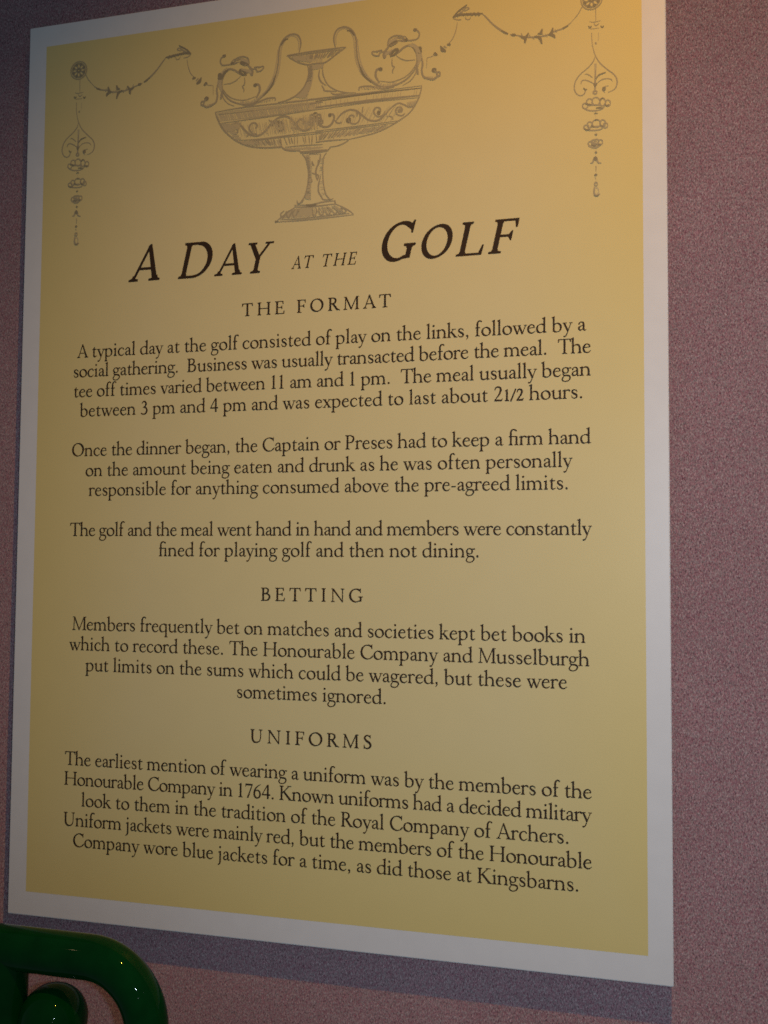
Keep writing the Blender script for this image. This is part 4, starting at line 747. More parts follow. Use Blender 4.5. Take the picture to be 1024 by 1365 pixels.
('m',[(276.2,99.0),(280.0,99.2),(283.7,99.4)],[.48,.88,.48]),
('l',[(287.5,73.9),(289.0,74.5),(290.4,75.0)],[.63,1.14,.63]),
('l',[(287.5,75.2),(289.1,75.7),(290.8,76.3)],[.88,1.60,.88]),
('l',[(287.3,76.2),(288.9,76.6),(290.4,77.0)],[.72,1.30,.72]),
('l',[(287.4,77.2),(288.9,77.4),(290.3,77.7)],[.81,1.47,.81]),
('l',[(287.2,78.1),(289.0,78.6),(290.9,79.1)],[.63,1.14,.63]),
('l',[(287.3,79.3),(288.8,79.4),(290.4,79.5)],[.95,1.72,.95]),
('l',[(287.3,80.3),(289.0,80.6),(290.8,80.9)],[.71,1.28,.71]),
('l',[(287.1,80.9),(288.9,81.2),(290.7,81.4)],[.80,1.45,.80]),
('l',[(287.0,81.9),(288.7,82.0),(290.5,82.1)],[.87,1.58,.87]),
('l',[(286.7,82.6),(288.7,82.5),(290.6,82.5)],[.81,1.48,.81]),
('l',[(286.3,84.0),(288.1,84.2),(289.9,84.3)],[.78,1.43,.78]),
('l',[(286.2,84.8),(288.2,84.6),(290.2,84.4)],[.66,1.20,.66]),
('l',[(286.2,85.8),(288.1,85.6),(289.9,85.4)],[.94,1.70,.94]),
('l',[(285.6,86.6),(287.8,86.4),(290.0,86.2)],[.65,1.18,.65]),
('l',[(285.5,87.7),(287.6,87.6),(289.7,87.5)],[.87,1.58,.87]),
('l',[(285.3,88.2),(287.2,88.2),(289.1,88.1)],[.66,1.20,.66]),
('l',[(284.9,89.0),(286.9,88.9),(288.9,88.9)],[.80,1.46,.80]),
('l',[(284.5,89.8),(286.8,89.6),(289.0,89.5)],[.87,1.58,.87]),
('l',[(283.7,91.0),(286.0,91.0),(288.2,91.0)],[.71,1.28,.71]),
('l',[(283.2,91.6),(285.8,91.4),(288.4,91.1)],[.61,1.12,.61]),
('l',[(282.9,92.4),(285.9,92.2),(288.8,91.9)],[.86,1.57,.86]),
('l',[(282.3,93.1),(285.4,93.0),(288.6,93.0)],[.77,1.39,.77]),
('l',[(281.4,94.1),(284.9,93.9),(288.3,93.7)],[.91,1.65,.91]),
('l',[(281.6,94.4),(284.9,94.2),(288.1,94.1)],[.71,1.30,.71]),
('l',[(280.5,95.2),(284.3,95.3),(288.1,95.3)],[.93,1.69,.93]),
('l',[(279.3,95.6),(283.5,96.0),(287.6,96.4)],[.84,1.52,.84]),
('l',[(279.1,96.1),(283.4,96.4),(287.7,96.7)],[.76,1.38,.76]),
('l',[(278.1,96.7),(282.3,97.1),(286.6,97.6)],[.90,1.63,.90]),
('l',[(277.5,97.3),(282.3,98.1),(287.2,98.9)],[.85,1.55,.85]),
('l',[(276.7,97.9),(282.0,98.7),(287.2,99.6)],[.96,1.75,.96]),
('l',[(276.5,98.5),(281.5,99.3),(286.4,100.1)],[.73,1.33,.73]),
('l',[(275.0,99.0),(280.2,100.1),(285.4,101.2)],[.77,1.41,.77]),
('l',[(274.6,99.4),(280.4,100.4),(286.2,101.5)],[.72,1.31,.72]),
('l',[(274.4,100.2),(279.7,101.3),(285.0,102.3)],[.98,1.78,.98]),
('l',[(287.9,73.4),(289.1,75.7),(290.3,78.0)],[.80,1.46,.80]),
('l',[(289.2,73.7),(290.1,75.8),(290.9,77.8)],[.59,1.07,.59]),
('l',[(290.1,73.4),(291.0,75.6),(292.0,77.8)],[.50,.91,.50]),
('l',[(291.1,73.4),(291.8,75.8),(292.5,78.2)],[.77,1.41,.77]),
('l',[(292.4,73.7),(293.0,75.7),(293.6,77.8)],[.87,1.59,.87]),
('l',[(293.2,73.8),(293.7,75.7),(294.3,77.7)],[.55,.99,.55]),
('l',[(293.9,73.6),(294.3,75.7),(294.7,77.9)],[.64,1.16,.64]),
('l',[(295.1,73.5),(295.3,75.8),(295.5,78.1)],[.82,1.50,.82]),
('l',[(296.2,73.6),(296.1,75.8),(295.9,78.1)],[.63,1.15,.63]),
('l',[(296.9,73.5),(296.8,75.6),(296.8,77.7)],[.81,1.48,.81]),
('l',[(297.8,73.6),(297.5,75.6),(297.1,77.5)],[.65,1.18,.65]),
('l',[(299.3,73.9),(298.9,75.7),(298.5,77.5)],[.64,1.16,.64]),
('l',[(299.9,73.6),(299.2,75.8),(298.6,78.0)],[.76,1.38,.76]),
('l',[(301.1,73.6),(300.2,75.5),(299.4,77.4)],[.66,1.20,.66]),
('l',[(260.3,104.4),(260.8,104.9),(261.2,105.5)],[.45,.82,.45]),
('l',[(261.5,104.3),(261.7,105.0),(261.8,105.6)],[.53,.97,.53]),
('l',[(263.4,104.2),(263.7,104.8),(264.1,105.5)],[.45,.82,.45]),
('l',[(264.7,104.2),(264.8,104.8),(265.0,105.5)],[.70,1.28,.70]),
('l',[(265.9,104.0),(266.3,104.8),(266.7,105.7)],[.67,1.22,.67]),
('l',[(266.7,104.1),(267.0,104.9),(267.2,105.8)],[.60,1.09,.60]),
('l',[(268.6,103.9),(268.8,104.9),(269.1,105.8)],[.61,1.11,.61]),
('l',[(269.9,103.8),(270.1,104.8),(270.2,105.8)],[.64,1.16,.64]),
('l',[(270.9,103.8),(271.2,104.7),(271.6,105.7)],[.72,1.30,.72]),
('l',[(272.5,103.7),(272.8,104.7),(273.1,105.8)],[.57,1.04,.57]),
('l',[(274.1,103.5),(274.4,104.7),(274.7,105.9)],[.44,.81,.44]),
('l',[(275.2,103.5),(275.7,104.6),(276.2,105.8)],[.78,1.41,.78]),
('l',[(276.4,103.7),(276.8,104.8),(277.1,105.9)],[.53,.96,.53]),
('l',[(277.7,103.6),(277.8,104.8),(277.9,106.0)],[.70,1.27,.70]),
('l',[(279.2,103.2),(279.9,104.8),(280.5,106.3)],[.54,.98,.54]),
('l',[(280.8,103.4),(281.1,104.7),(281.4,106.0)],[.59,1.08,.59]),
('l',[(281.8,103.0),(281.9,104.6),(282.0,106.1)],[.56,1.02,.56]),
('l',[(283.4,103.3),(283.6,104.7),(283.8,106.1)],[.50,.92,.50]),
('l',[(284.7,103.1),(285.3,104.6),(285.8,106.1)],[.62,1.13,.62]),
('l',[(285.6,102.8),(285.7,104.6),(285.7,106.4)],[.71,1.28,.71]),
('m',[(297.3,78.5),(296.6,84.5),(299.0,90.0),(303.5,93.6)],[.71,1.29,1.29,.71]),
('m',[(300.3,75.9),(300.3,81.9),(302.7,89.0),(306.5,94.7),(314.1,99.7),(322.3,102.4),(331.1,103.5)],[.55,1.00,1.00,1.00,1.00,1.00,.55]),
('m',[(299.4,93.1),(301.3,96.3),(302.1,98.3),(306.6,99.2),(313.3,100.4)],[.67,1.21,1.21,1.21,.67]),
('m',[(308.1,100.9),(312.6,102.9),(324.5,102.8)],[.78,1.42,.78]),
('m',[(286.4,104.2),(303.7,104.4),(335.1,104.3)],[.39,.71,.39]),
('m',[(311.8,60.2),(310.3,51.4),(313.2,44.4),(320.0,42.6),(326.8,46.3),(330.7,54.1),(331.5,65.9),(333.5,77.0),(338.7,88.5),(347.4,97.0),(355.4,101.3),(365.9,101.4),(376.4,97.4),(382.9,91.2),(386.4,84.7)],[.74,1.35,1.35,1.35,1.35,1.35,1.35,1.35,1.35,1.35,1.35,1.35,1.35,1.35,.74]),
('m',[(277.8,60.2),(279.3,51.4),(276.4,44.4),(269.6,42.6),(262.8,46.3),(258.9,54.1),(258.1,65.9),(256.1,77.0),(250.9,88.5),(242.2,97.0),(234.2,101.3),(223.7,101.4),(213.2,97.4),(206.7,91.2),(203.2,84.7)],[.74,1.35,1.35,1.35,1.35,1.35,1.35,1.35,1.35,1.35,1.35,1.35,1.35,1.35,.74]),
('l',[(312.7,57.9),(312.2,51.6),(314.6,46.0),(320.0,44.0),(325.5,47.8),(328.8,54.6),(329.7,65.6),(331.6,76.8),(336.4,88.2)],[.47,.85,.85,.85,.85,.85,.85,.85,.47]),
('l',[(276.9,57.9),(277.4,51.6),(275.0,46.0),(269.6,44.0),(264.1,47.8),(260.8,54.6),(259.9,65.6),(258.0,76.8),(253.2,88.2)],[.47,.85,.85,.85,.85,.85,.85,.85,.47]),
('l',[(332.3,55.0),(333.5,67.5),(336.6,80.1),(343.4,91.8),(351.4,98.4)],[.47,.85,.85,.85,.47]),
('l',[(257.3,55.0),(256.1,67.5),(253.0,80.1),(246.2,91.8),(238.2,98.4)],[.47,.85,.85,.85,.47]),
('d',[(322.5,46.3),(326.1,47.3),(329.3,51.6)],[.94,1.71,.94]),
('d',[(267.1,46.3),(263.5,47.3),(260.3,51.6)],[.94,1.71,.94]),
('d',[(333.9,78.4),(338.0,88.4),(345.4,96.0)],[.93,1.70,.93]),
('d',[(255.7,78.4),(251.6,88.4),(244.2,96.0)],[.93,1.70,.93]),
('m',[(352.7,97.6),(349.3,91.1),(349.7,86.1),(352.6,84.5),(355.3,85.4)],[1.00,1.82,1.82,1.82,1.00]),
('m',[(236.9,97.6),(240.3,91.1),(239.9,86.1),(237.0,84.5),(234.3,85.4)],[1.00,1.82,1.82,1.82,1.00]),
('d',[(354.9,85.4),(354.6,85.8),(354.0,86.0),(353.3,85.9),(352.7,85.6),(352.5,85.1),(352.7,84.6),(353.3,84.4),(354.0,84.5),(354.6,84.9),(354.9,85.4)],[.85,1.54,1.54,1.54,1.54,1.54,1.54,1.54,1.54,1.54,.85]),
('d',[(234.7,85.4),(235.0,85.8),(235.6,86.0),(236.3,85.9),(236.9,85.6),(237.1,85.1),(236.9,84.6),(236.3,84.4),(235.6,84.5),(235.0,84.9),(234.7,85.4)],[.85,1.54,1.54,1.54,1.54,1.54,1.54,1.54,1.54,1.54,.85]),
('m',[(352.7,95.6),(363.3,97.8),(373.7,95.7),(380.3,91.6),(385.5,84.8)],[.46,.84,.84,.84,.46]),
('m',[(236.9,95.6),(226.3,97.8),(215.9,95.7),(209.3,91.6),(204.1,84.8)],[.46,.84,.84,.84,.46]),
('m',[(334.1,102.1),(334.8,99.1),(342.1,98.9),(347.4,100.3),(356.7,103.0),(365.9,102.5)],[.70,1.27,1.27,1.27,1.27,.70]),
('m',[(255.5,102.1),(254.8,99.1),(247.5,98.9),(242.2,100.3),(232.9,103.0),(223.7,102.5)],[.70,1.27,1.27,1.27,1.27,.70]),
('m',[(373.8,102.1),(380.3,98.9),(384.8,93.4),(386.1,87.6)],[.46,.84,.84,.46]),
('m',[(215.8,102.1),(209.3,98.9),(204.8,93.4),(203.5,87.6)],[.46,.84,.84,.46]),
('m',[(385.4,86.2),(386.7,79.7),(385.4,73.5),(382.8,69.1),(378.8,67.2),(374.2,68.7),(370.3,71.6),(366.4,74.4)],[.92,1.67,1.67,1.67,1.67,1.67,1.67,.92]),
('m',[(204.2,86.2),(202.9,79.7),(204.2,73.5),(206.8,69.1),(210.8,67.2),(215.4,68.7),(219.3,71.6),(223.2,74.4)],[.92,1.67,1.67,1.67,1.67,1.67,1.67,.92]),
('l',[(391.3,85.6),(390.6,78.8),(388.6,72.5),(385.4,68.1),(381.4,65.6)],[.53,.97,.97,.97,.53]),
('l',[(198.3,85.6),(199.0,78.8),(201.0,72.5),(204.2,68.1),(208.2,65.6)],[.53,.97,.97,.97,.53]),
('d',[(380.1,67.8),(383.4,69.5),(385.4,72.8),(386.7,75.6)],[1.30,2.37,2.37,1.30]),
('d',[(209.5,67.8),(206.2,69.5),(204.2,72.8),(202.9,75.6)],[1.30,2.37,2.37,1.30]),
('d',[(389.7,73.0),(389.5,74.3),(389.0,75.1),(388.3,75.0),(387.8,74.1),(387.6,72.7),(387.8,71.4),(388.3,70.7),(388.9,70.7),(389.5,71.6),(389.7,73.0)],[1.15,2.09,2.09,2.09,2.09,2.09,2.09,2.09,2.09,2.09,1.15]),
('d',[(199.9,73.0),(200.1,74.3),(200.6,75.1),(201.3,75.0),(201.8,74.1),(202.0,72.7),(201.8,71.4),(201.3,70.7),(200.7,70.7),(200.1,71.6),(199.9,73.0)],[1.15,2.09,2.09,2.09,2.09,2.09,2.09,2.09,2.09,2.09,1.15]),
('l',[(387.3,74.4),(388.0,79.8),(386.7,85.7)],[1.53,2.78,1.53]),
('l',[(202.3,74.4),(201.6,79.8),(202.9,85.7)],[1.53,2.78,1.53]),
('m',[(386.1,85.6),(386.4,90.3),(387.4,94.4)],[1.22,2.23,1.22]),
('m',[(203.5,85.6),(203.2,90.3),(202.2,94.4)],[1.22,2.23,1.22]),
('m',[(367.7,74.9),(372.3,78.5),(377.6,80.5),(384.7,80.7)],[.46,.84,.84,.46]),
('m',[(221.9,74.9),(217.3,78.5),(212.0,80.5),(204.9,80.7)],[.46,.84,.84,.46]),
('d',[(359.7,65.5),(363.7,65.0),(368.3,62.5),(365.7,62.8),(361.0,65.0)],[1.16,2.11,2.11,2.11,1.16]),
('d',[(229.9,65.5),(225.9,65.0),(221.3,62.5),(223.9,62.8),(228.6,65.0)],[1.16,2.11,2.11,2.11,1.16]),
('m',[(359.7,64.8),(361.0,59.5),(365.6,57.1),(369.6,57.3),(372.9,58.4),(374.9,61.3),(376.8,62.6),(382.7,63.0),(386.7,62.2),(388.3,58.4),(386.6,55.1),(383.4,54.0)],[.66,1.19,1.19,1.19,1.19,1.19,1.19,1.19,1.19,1.19,1.19,.66]),
('m',[(229.9,64.8),(228.6,59.5),(224.0,57.1),(220.0,57.3),(216.7,58.4),(214.7,61.3),(212.8,62.6),(206.9,63.0),(202.9,62.2),(201.3,58.4),(203.0,55.1),(206.2,54.0)],[.66,1.19,1.19,1.19,1.19,1.19,1.19,1.19,1.19,1.19,1.19,.66]),
('d',[(385.9,54.3),(385.6,54.7),(385.0,54.9),(384.3,54.8),(383.7,54.4),(383.5,54.0),(383.7,53.6),(384.3,53.5),(385.0,53.6),(385.6,53.9),(385.9,54.3)],[.77,1.39,1.39,1.39,1.39,1.39,1.39,1.39,1.39,1.39,.77]),
('d',[(203.7,54.3),(204.0,54.7),(204.6,54.9),(205.3,54.8),(205.9,54.4),(206.1,54.0),(205.9,53.6),(205.3,53.5),(204.6,53.6),(204.0,53.9),(203.7,54.3)],[.77,1.39,1.39,1.39,1.39,1.39,1.39,1.39,1.39,1.39,.77]),
('m',[(368.9,61.6),(373.6,62.2),(376.8,62.3)],[.54,.98,.54]),
('m',[(220.7,61.6),(216.0,62.2),(212.8,62.3)],[.54,.98,.54]),
('d',[(377.6,62.2),(377.4,62.6),(376.8,62.8),(376.2,62.7),(375.7,62.4),(375.5,62.0),(375.7,61.6),(376.2,61.4),(376.8,61.5),(377.4,61.8),(377.6,62.2)],[.77,1.40,1.40,1.40,1.40,1.40,1.40,1.40,1.40,1.40,.77]),
('d',[(212.0,62.2),(212.2,62.6),(212.8,62.8),(213.4,62.7),(213.9,62.4),(214.1,62.0),(213.9,61.6),(213.4,61.4),(212.8,61.5),(212.2,61.8),(212.0,62.2)],[.77,1.40,1.40,1.40,1.40,1.40,1.40,1.40,1.40,1.40,.77]),
('m',[(361.7,65.0),(358.4,68.7),(356.4,71.8),(357.1,75.6),(358.4,73.4)],[1.00,1.82,1.82,1.82,1.00]),
('m',[(227.9,65.0),(231.2,68.7),(233.2,71.8),(232.5,75.6),(231.2,73.4)],[1.00,1.82,1.82,1.82,1.00]),
('d',[(362.4,75.3),(364.4,71.5),(367.7,69.2),(369.0,70.7),(366.4,73.7),(363.1,74.7)],[1.08,1.96,1.96,1.96,1.96,1.08]),
('d',[(227.2,75.3),(225.2,71.5),(221.9,69.2),(220.6,70.7),(223.2,73.7),(226.5,74.7)],[1.08,1.96,1.96,1.96,1.96,1.08]),
('m',[(361.1,73.1),(365.7,68.9)],[1.54,1.08]),
('m',[(228.5,73.1),(223.9,68.9)],[1.54,1.08]),
('m',[(348.5,68.7),(352.4,68.6),(355.1,68.3)],[.70,1.27,.70]),
('m',[(241.1,68.7),(237.2,68.6),(234.5,68.3)],[.70,1.27,.70]),
('m',[(359.1,70.1),(354.4,69.9),(352.5,71.3),(351.8,73.2),(348.5,72.1)],[.66,1.19,1.19,1.19,.66]),
('m',[(230.5,70.1),(235.2,69.9),(237.1,71.3),(237.8,73.2),(241.1,72.1)],[.66,1.19,1.19,1.19,.66]),
('m',[(351.2,69.8),(346.5,68.5),(345.9,70.4),(348.8,72.7),(352.5,72.4)],[.62,1.13,1.13,1.13,.62]),
('m',[(238.4,69.8),(243.1,68.5),(243.7,70.4),(240.8,72.7),(237.1,72.4)],[.62,1.13,1.13,1.13,.62]),
('m',[(364.1,76.8),(363.8,80.8),(364.4,83.6),(366.1,84.8),(364.5,87.6),(364.8,90.4)],[.50,.91,.91,.91,.91,.50]),
('m',[(225.5,76.8),(225.8,80.8),(225.2,83.6),(223.5,84.8),(225.1,87.6),(224.8,90.4)],[.50,.91,.91,.91,.91,.50]),
('m',[(390.6,80.1),(391.3,85.6),(390.6,90.8),(391.9,96.3),(395.8,98.7),(401.0,100.0),(404.8,97.8),(407.1,97.4)],[.84,1.53,1.53,1.53,1.53,1.53,1.53,.84]),
('m',[(199.0,80.1),(198.3,85.6),(199.0,90.8),(197.7,96.3),(193.8,98.7),(188.6,100.0),(184.8,97.8),(182.5,97.4)],[.84,1.53,1.53,1.53,1.53,1.53,1.53,.84]),
('d',[(403.0,92.3),(402.7,92.9),(402.0,93.2),(401.2,93.1),(400.5,92.6),(400.2,92.0),(400.5,91.4),(401.2,91.1),(402.0,91.2),(402.7,91.6),(403.0,92.3)],[.99,1.80,1.80,1.80,1.80,1.80,1.80,1.80,1.80,1.80,.99]),
('d',[(186.6,92.3),(186.9,92.9),(187.6,93.2),(188.4,93.1),(189.1,92.6),(189.4,92.0),(189.1,91.4),(188.4,91.1),(187.6,91.2),(186.9,91.6),(186.6,92.3)],[.99,1.80,1.80,1.80,1.80,1.80,1.80,1.80,1.80,1.80,.99]),
('m',[(406.9,96.1),(406.6,97.0),(405.9,97.6),(405.0,97.5),(404.3,96.8),(404.0,95.7),(404.3,94.7),(405.0,94.2),(405.9,94.3),(406.6,95.0),(406.9,96.1)],[.76,1.38,1.38,1.38,1.38,1.38,1.38,1.38,1.38,1.38,.76]),
('m',[(182.7,96.1),(183.0,97.0),(183.7,97.6),(184.6,97.5),(185.3,96.8),(185.6,95.7),(185.3,94.7),(184.6,94.2),(183.7,94.3),(183.0,95.0),(182.7,96.1)],[.76,1.38,1.38,1.38,1.38,1.38,1.38,1.38,1.38,1.38,.76]),
('m',[(401.6,92.1),(403.5,94.3),(404.8,93.8)],[.76,1.38,.76]),
('m',[(188.0,92.1),(186.1,94.3),(184.8,93.8)],[.76,1.38,.76]),
('l',[(385.7,85.8),(386.8,86.1),(387.9,86.4)],[.84,1.52,.84]),
('l',[(385.7,85.1),(386.9,85.1),(388.1,85.1)],[.58,1.06,.58]),
('l',[(385.9,84.5),(387.0,84.7),(388.2,84.9)],[.72,1.30,.72]),
('l',[(386.1,83.8),(387.5,83.9),(389.0,84.0)],[.90,1.64,.90]),
('l',[(386.0,82.8),(387.7,82.8),(389.5,82.8)],[.59,1.07,.59]),
('l',[(386.1,82.5),(387.7,82.6),(389.3,82.8)],[.78,1.42,.78]),
('l',[(386.2,81.7),(388.1,81.6),(390.0,81.5)],[.80,1.45,.80]),
('l',[(386.3,81.0),(388.1,80.8),(389.9,80.6)],[.71,1.30,.71]),
('l',[(386.6,80.2),(388.3,80.2),(390.1,80.1)],[.59,1.06,.59]),
('l',[(386.4,79.3),(388.3,79.1),(390.1,78.8)],[.89,1.61,.89]),
('l',[(386.7,78.8),(388.4,78.8),(390.1,78.8)],[.65,1.18,.65]),
('l',[(386.2,77.9),(388.0,77.6),(389.8,77.2)],[.70,1.27,.70]),
('l',[(386.3,77.2),(387.9,76.8),(389.4,76.4)],[.57,1.03,.57]),
('l',[(385.7,76.4),(387.7,76.0),(389.6,75.6)],[.72,1.31,.72]),
('l',[(385.9,75.6),(387.7,75.1),(389.4,74.6)],[.88,1.61,.88]),
('l',[(385.6,75.0),(387.4,74.3),(389.1,73.7)],[.63,1.14,.63]),
('l',[(385.4,74.5),(387.1,73.7),(388.8,73.0)],[.89,1.62,.89]),
('l',[(385.1,73.4),(386.8,72.7),(388.6,72.1)],[.66,1.21,.66]),
('l',[(385.0,72.9),(386.5,72.2),(388.0,71.6)],[.86,1.57,.86]),
('l',[(384.4,72.4),(386.1,71.6),(387.8,70.7)],[.61,1.11,.61]),
('l',[(384.3,71.4),(385.8,70.6),(387.3,69.9)],[.68,1.23,.68]),
('l',[(383.7,70.7),(385.1,69.9),(386.5,69.0)],[.78,1.41,.78]),
('l',[(383.3,70.0),(384.5,69.3),(385.8,68.6)],[.66,1.20,.66]),
('l',[(382.6,69.6),(383.9,68.9),(385.3,68.2)],[.84,1.52,.84]),
('l',[(382.3,69.3),(383.4,68.7),(384.5,68.0)],[.59,1.07,.59]),
('l',[(381.5,69.2),(382.9,68.4),(384.3,67.6)],[.68,1.24,.68]),
('l',[(380.6,68.8),(381.5,68.0),(382.4,67.1)],[.71,1.28,.71]),
('l',[(380.2,68.5),(381.1,67.7),(382.1,67.0)],[.68,1.23,.68]),
('l',[(379.1,68.2),(380.2,67.3),(381.4,66.5)],[.63,1.15,.63]),
('l',[(378.7,67.9),(379.4,66.9),(380.1,66.0)],[.61,1.12,.61]),
('l',[(203.9,85.8),(202.8,86.1),(201.7,86.4)],[.84,1.52,.84]),
('l',[(203.9,85.1),(202.7,85.1),(201.5,85.1)],[.58,1.06,.58]),
('l',[(203.7,84.5),(202.6,84.7),(201.4,84.9)],[.72,1.30,.72]),
('l',[(203.5,83.8),(202.1,83.9),(200.6,84.0)],[.90,1.64,.90]),
('l',[(203.6,82.8),(201.9,82.8),(200.1,82.8)],[.59,1.07,.59]),
('l',[(203.5,82.5),(201.9,82.6),(200.3,82.8)],[.78,1.42,.78]),
('l',[(203.4,81.7),(201.5,81.6),(199.6,81.5)],[.80,1.45,.80]),
('l',[(203.3,81.0),(201.5,80.8),(199.7,80.6)],[.71,1.30,.71]),
('l',[(203.0,80.2),(201.3,80.2),(199.5,80.1)],[.59,1.06,.59]),
('l',[(203.2,79.3),(201.3,79.1),(199.5,78.8)],[.89,1.61,.89]),
('l',[(202.9,78.8),(201.2,78.8),(199.5,78.8)],[.65,1.18,.65]),
('l',[(203.4,77.9),(201.6,77.6),(199.8,77.2)],[.70,1.27,.70]),
('l',[(203.3,77.2),(201.7,76.8),(200.2,76.4)],[.57,1.03,.57]),
('l',[(203.9,76.4),(201.9,76.0),(200.0,75.6)],[.72,1.31,.72]),
('l',[(203.7,75.6),(201.9,75.1),(200.2,74.6)],[.88,1.61,.88]),
('l',[(204.0,75.0),(202.2,74.3),(200.5,73.7)],[.63,1.14,.63]),
('l',[(204.2,74.5),(202.5,73.7),(200.8,73.0)],[.89,1.62,.89]),
('l',[(204.5,73.4),(202.8,72.7),(201.0,72.1)],[.66,1.21,.66]),
('l',[(204.6,72.9),(203.1,72.2),(201.6,71.6)],[.86,1.57,.86]),
('l',[(205.2,72.4),(203.5,71.6),(201.8,70.7)],[.61,1.11,.61]),
('l',[(205.3,71.4),(203.8,70.6),(202.3,69.9)],[.68,1.23,.68]),
('l',[(205.9,70.7),(204.5,69.9),(203.1,69.0)],[.78,1.41,.78]),
('l',[(206.3,70.0),(205.1,69.3),(203.8,68.6)],[.66,1.20,.66]),
('l',[(207.0,69.6),(205.7,68.9),(204.3,68.2)],[.84,1.52,.84]),
('l',[(207.3,69.3),(206.2,68.7),(205.1,68.0)],[.59,1.07,.59]),
('l',[(208.1,69.2),(206.7,68.4),(205.3,67.6)],[.68,1.24,.68]),
('l',[(209.0,68.8),(208.1,68.0),(207.2,67.1)],[.71,1.28,.71]),
('l',[(209.4,68.5),(208.5,67.7),(207.5,67.0)],[.68,1.23,.68]),
('l',[(210.5,68.2),(209.4,67.3),(208.2,66.5)],[.63,1.15,.63]),
('l',[(210.9,67.9),(210.2,66.9),(209.5,66.0)],[.61,1.12,.61]),
('l',[(361.0,64.8),(361.3,62.6),(361.7,60.4)],[.75,1.36,.75]),
('l',[(361.8,64.4),(362.2,62.3),(362.5,60.1)],[.70,1.28,.70]),
('l',[(362.5,64.1),(362.7,62.1),(362.8,60.1)],[.55,1.00,.55]),
('l',[(363.3,63.6),(363.3,61.8),(363.4,59.9)],[.71,1.28,.71]),
('l',[(364.2,63.6),(364.4,61.3),(364.6,59.1)],[.76,1.38,.76]),
('l',[(365.1,62.9),(365.3,61.0),(365.6,59.0)],[.45,.82,.45]),
('l',[(366.2,62.6),(366.3,60.7),(366.5,58.8)],[.53,.95,.53]),
('l',[(366.9,62.3),(367.0,60.4),(367.1,58.6)],[.51,.92,.51]),
('l',[(368.1,61.6),(367.9,59.8),(367.8,58.1)],[.51,.93,.51]),
('l',[(228.6,64.8),(228.3,62.6),(227.9,60.4)],[.75,1.36,.75]),
('l',[(227.8,64.4),(227.4,62.3),(227.1,60.1)],[.70,1.28,.70]),
('l',[(227.1,64.1),(226.9,62.1),(226.8,60.1)],[.55,1.00,.55]),
('l',[(226.3,63.6),(226.3,61.8),(226.2,59.9)],[.71,1.28,.71]),
('l',[(225.4,63.6),(225.2,61.3),(225.0,59.1)],[.76,1.38,.76]),
('l',[(224.5,62.9),(224.3,61.0),(224.0,59.0)],[.45,.82,.45]),
('l',[(223.4,62.6),(223.3,60.7),(223.1,58.8)],[.53,.95,.53]),
('l',[(222.7,62.3),(222.6,60.4),(222.5,58.6)],[.51,.92,.51]),
('l',[(221.5,61.6),(221.7,59.8),(221.8,58.1)],[.51,.93,.51]),
('m',[(362.4,64.2),(363.0,65.2),(363.7,66.2)],[.71,1.29,.71]),
('m',[(362.9,64.2),(363.6,65.2),(364.2,66.1)],[.48,.88,.48]),
('m',[(364.2,63.9),(364.7,64.7),(365.1,65.5)],[.44,.80,.44]),
('m',[(365.0,63.8),(365.4,64.4),(365.9,65.1)],[.53,.96,.53]),
('m',[(365.9,63.5),(366.1,64.2),(366.3,64.9)],[.47,.85,.47]),
('m',[(367.0,63.2),(367.2,63.8),(367.4,64.4)],[.56,1.02,.56]),
('m',[(367.9,63.0),(367.9,63.6),(367.9,64.1)],[.55,1.00,.55]),
('m',[(227.2,64.2),(226.6,65.2),(225.9,66.2)],[.71,1.29,.71]),
('m',[(226.7,64.2),(226.0,65.2),(225.4,66.1)],[.48,.88,.48]),
('m',[(225.4,63.9),(224.9,64.7),(224.5,65.5)],[.44,.80,.44]),
('m',[(224.6,63.8),(224.2,64.4),(223.7,65.1)],[.53,.96,.53]),
('m',[(223.7,63.5),(223.5,64.2),(223.3,64.9)],[.47,.85,.47]),
('m',[(222.6,63.2),(222.4,63.8),(222.2,64.4)],[.56,1.02,.56]),
('m',[(221.7,63.0),(221.7,63.6),(221.7,64.1)],[.55,1.00,.55]),
('l',[(357.6,74.3),(358.0,72.3),(358.4,70.3)],[.53,.95,.53]),
('l',[(358.7,73.7),(359.2,71.8),(359.6,69.8)],[.74,1.34,.74]),
('l',[(360.1,72.9),(360.4,71.3),(360.6,69.6)],[.74,1.35,.74]),
('l',[(361.4,72.5),(361.4,71.1),(361.5,69.7)],[.44,.81,.44]),
('l',[(362.6,72.0),(362.5,70.7),(362.3,69.3)],[.67,1.22,.67]),
('l',[(364.1,71.0),(363.6,69.9),(363.1,68.9)],[.72,1.32,.72]),
('l',[(365.1,70.7),(364.5,69.9),(363.8,69.0)],[.61,1.10,.61]),
('l',[(366.1,70.0),(365.2,69.4),(364.3,68.8)],[.59,1.08,.59]),
('l',[(367.5,69.4),(366.6,68.9),(365.7,68.4)],[.75,1.36,.75]),
('l',[(232.0,74.3),(231.6,72.3),(231.2,70.3)],[.53,.95,.53]),
('l',[(230.9,73.7),(230.4,71.8),(230.0,69.8)],[.74,1.34,.74]),
('l',[(229.5,72.9),(229.2,71.3),(229.0,69.6)],[.74,1.35,.74]),
('l',[(228.2,72.5),(228.2,71.1),(228.1,69.7)],[.44,.81,.44]),
('l',[(227.0,72.0),(227.1,70.7),(227.3,69.3)],[.67,1.22,.67]),
('l',[(225.5,71.0),(226.0,69.9),(226.5,68.9)],[.72,1.32,.72]),
('l',[(224.5,70.7),(225.1,69.9),(225.8,69.0)],[.61,1.10,.61]),
('l',[(223.5,70.0),(224.4,69.4),(225.3,68.8)],[.59,1.08,.59]),
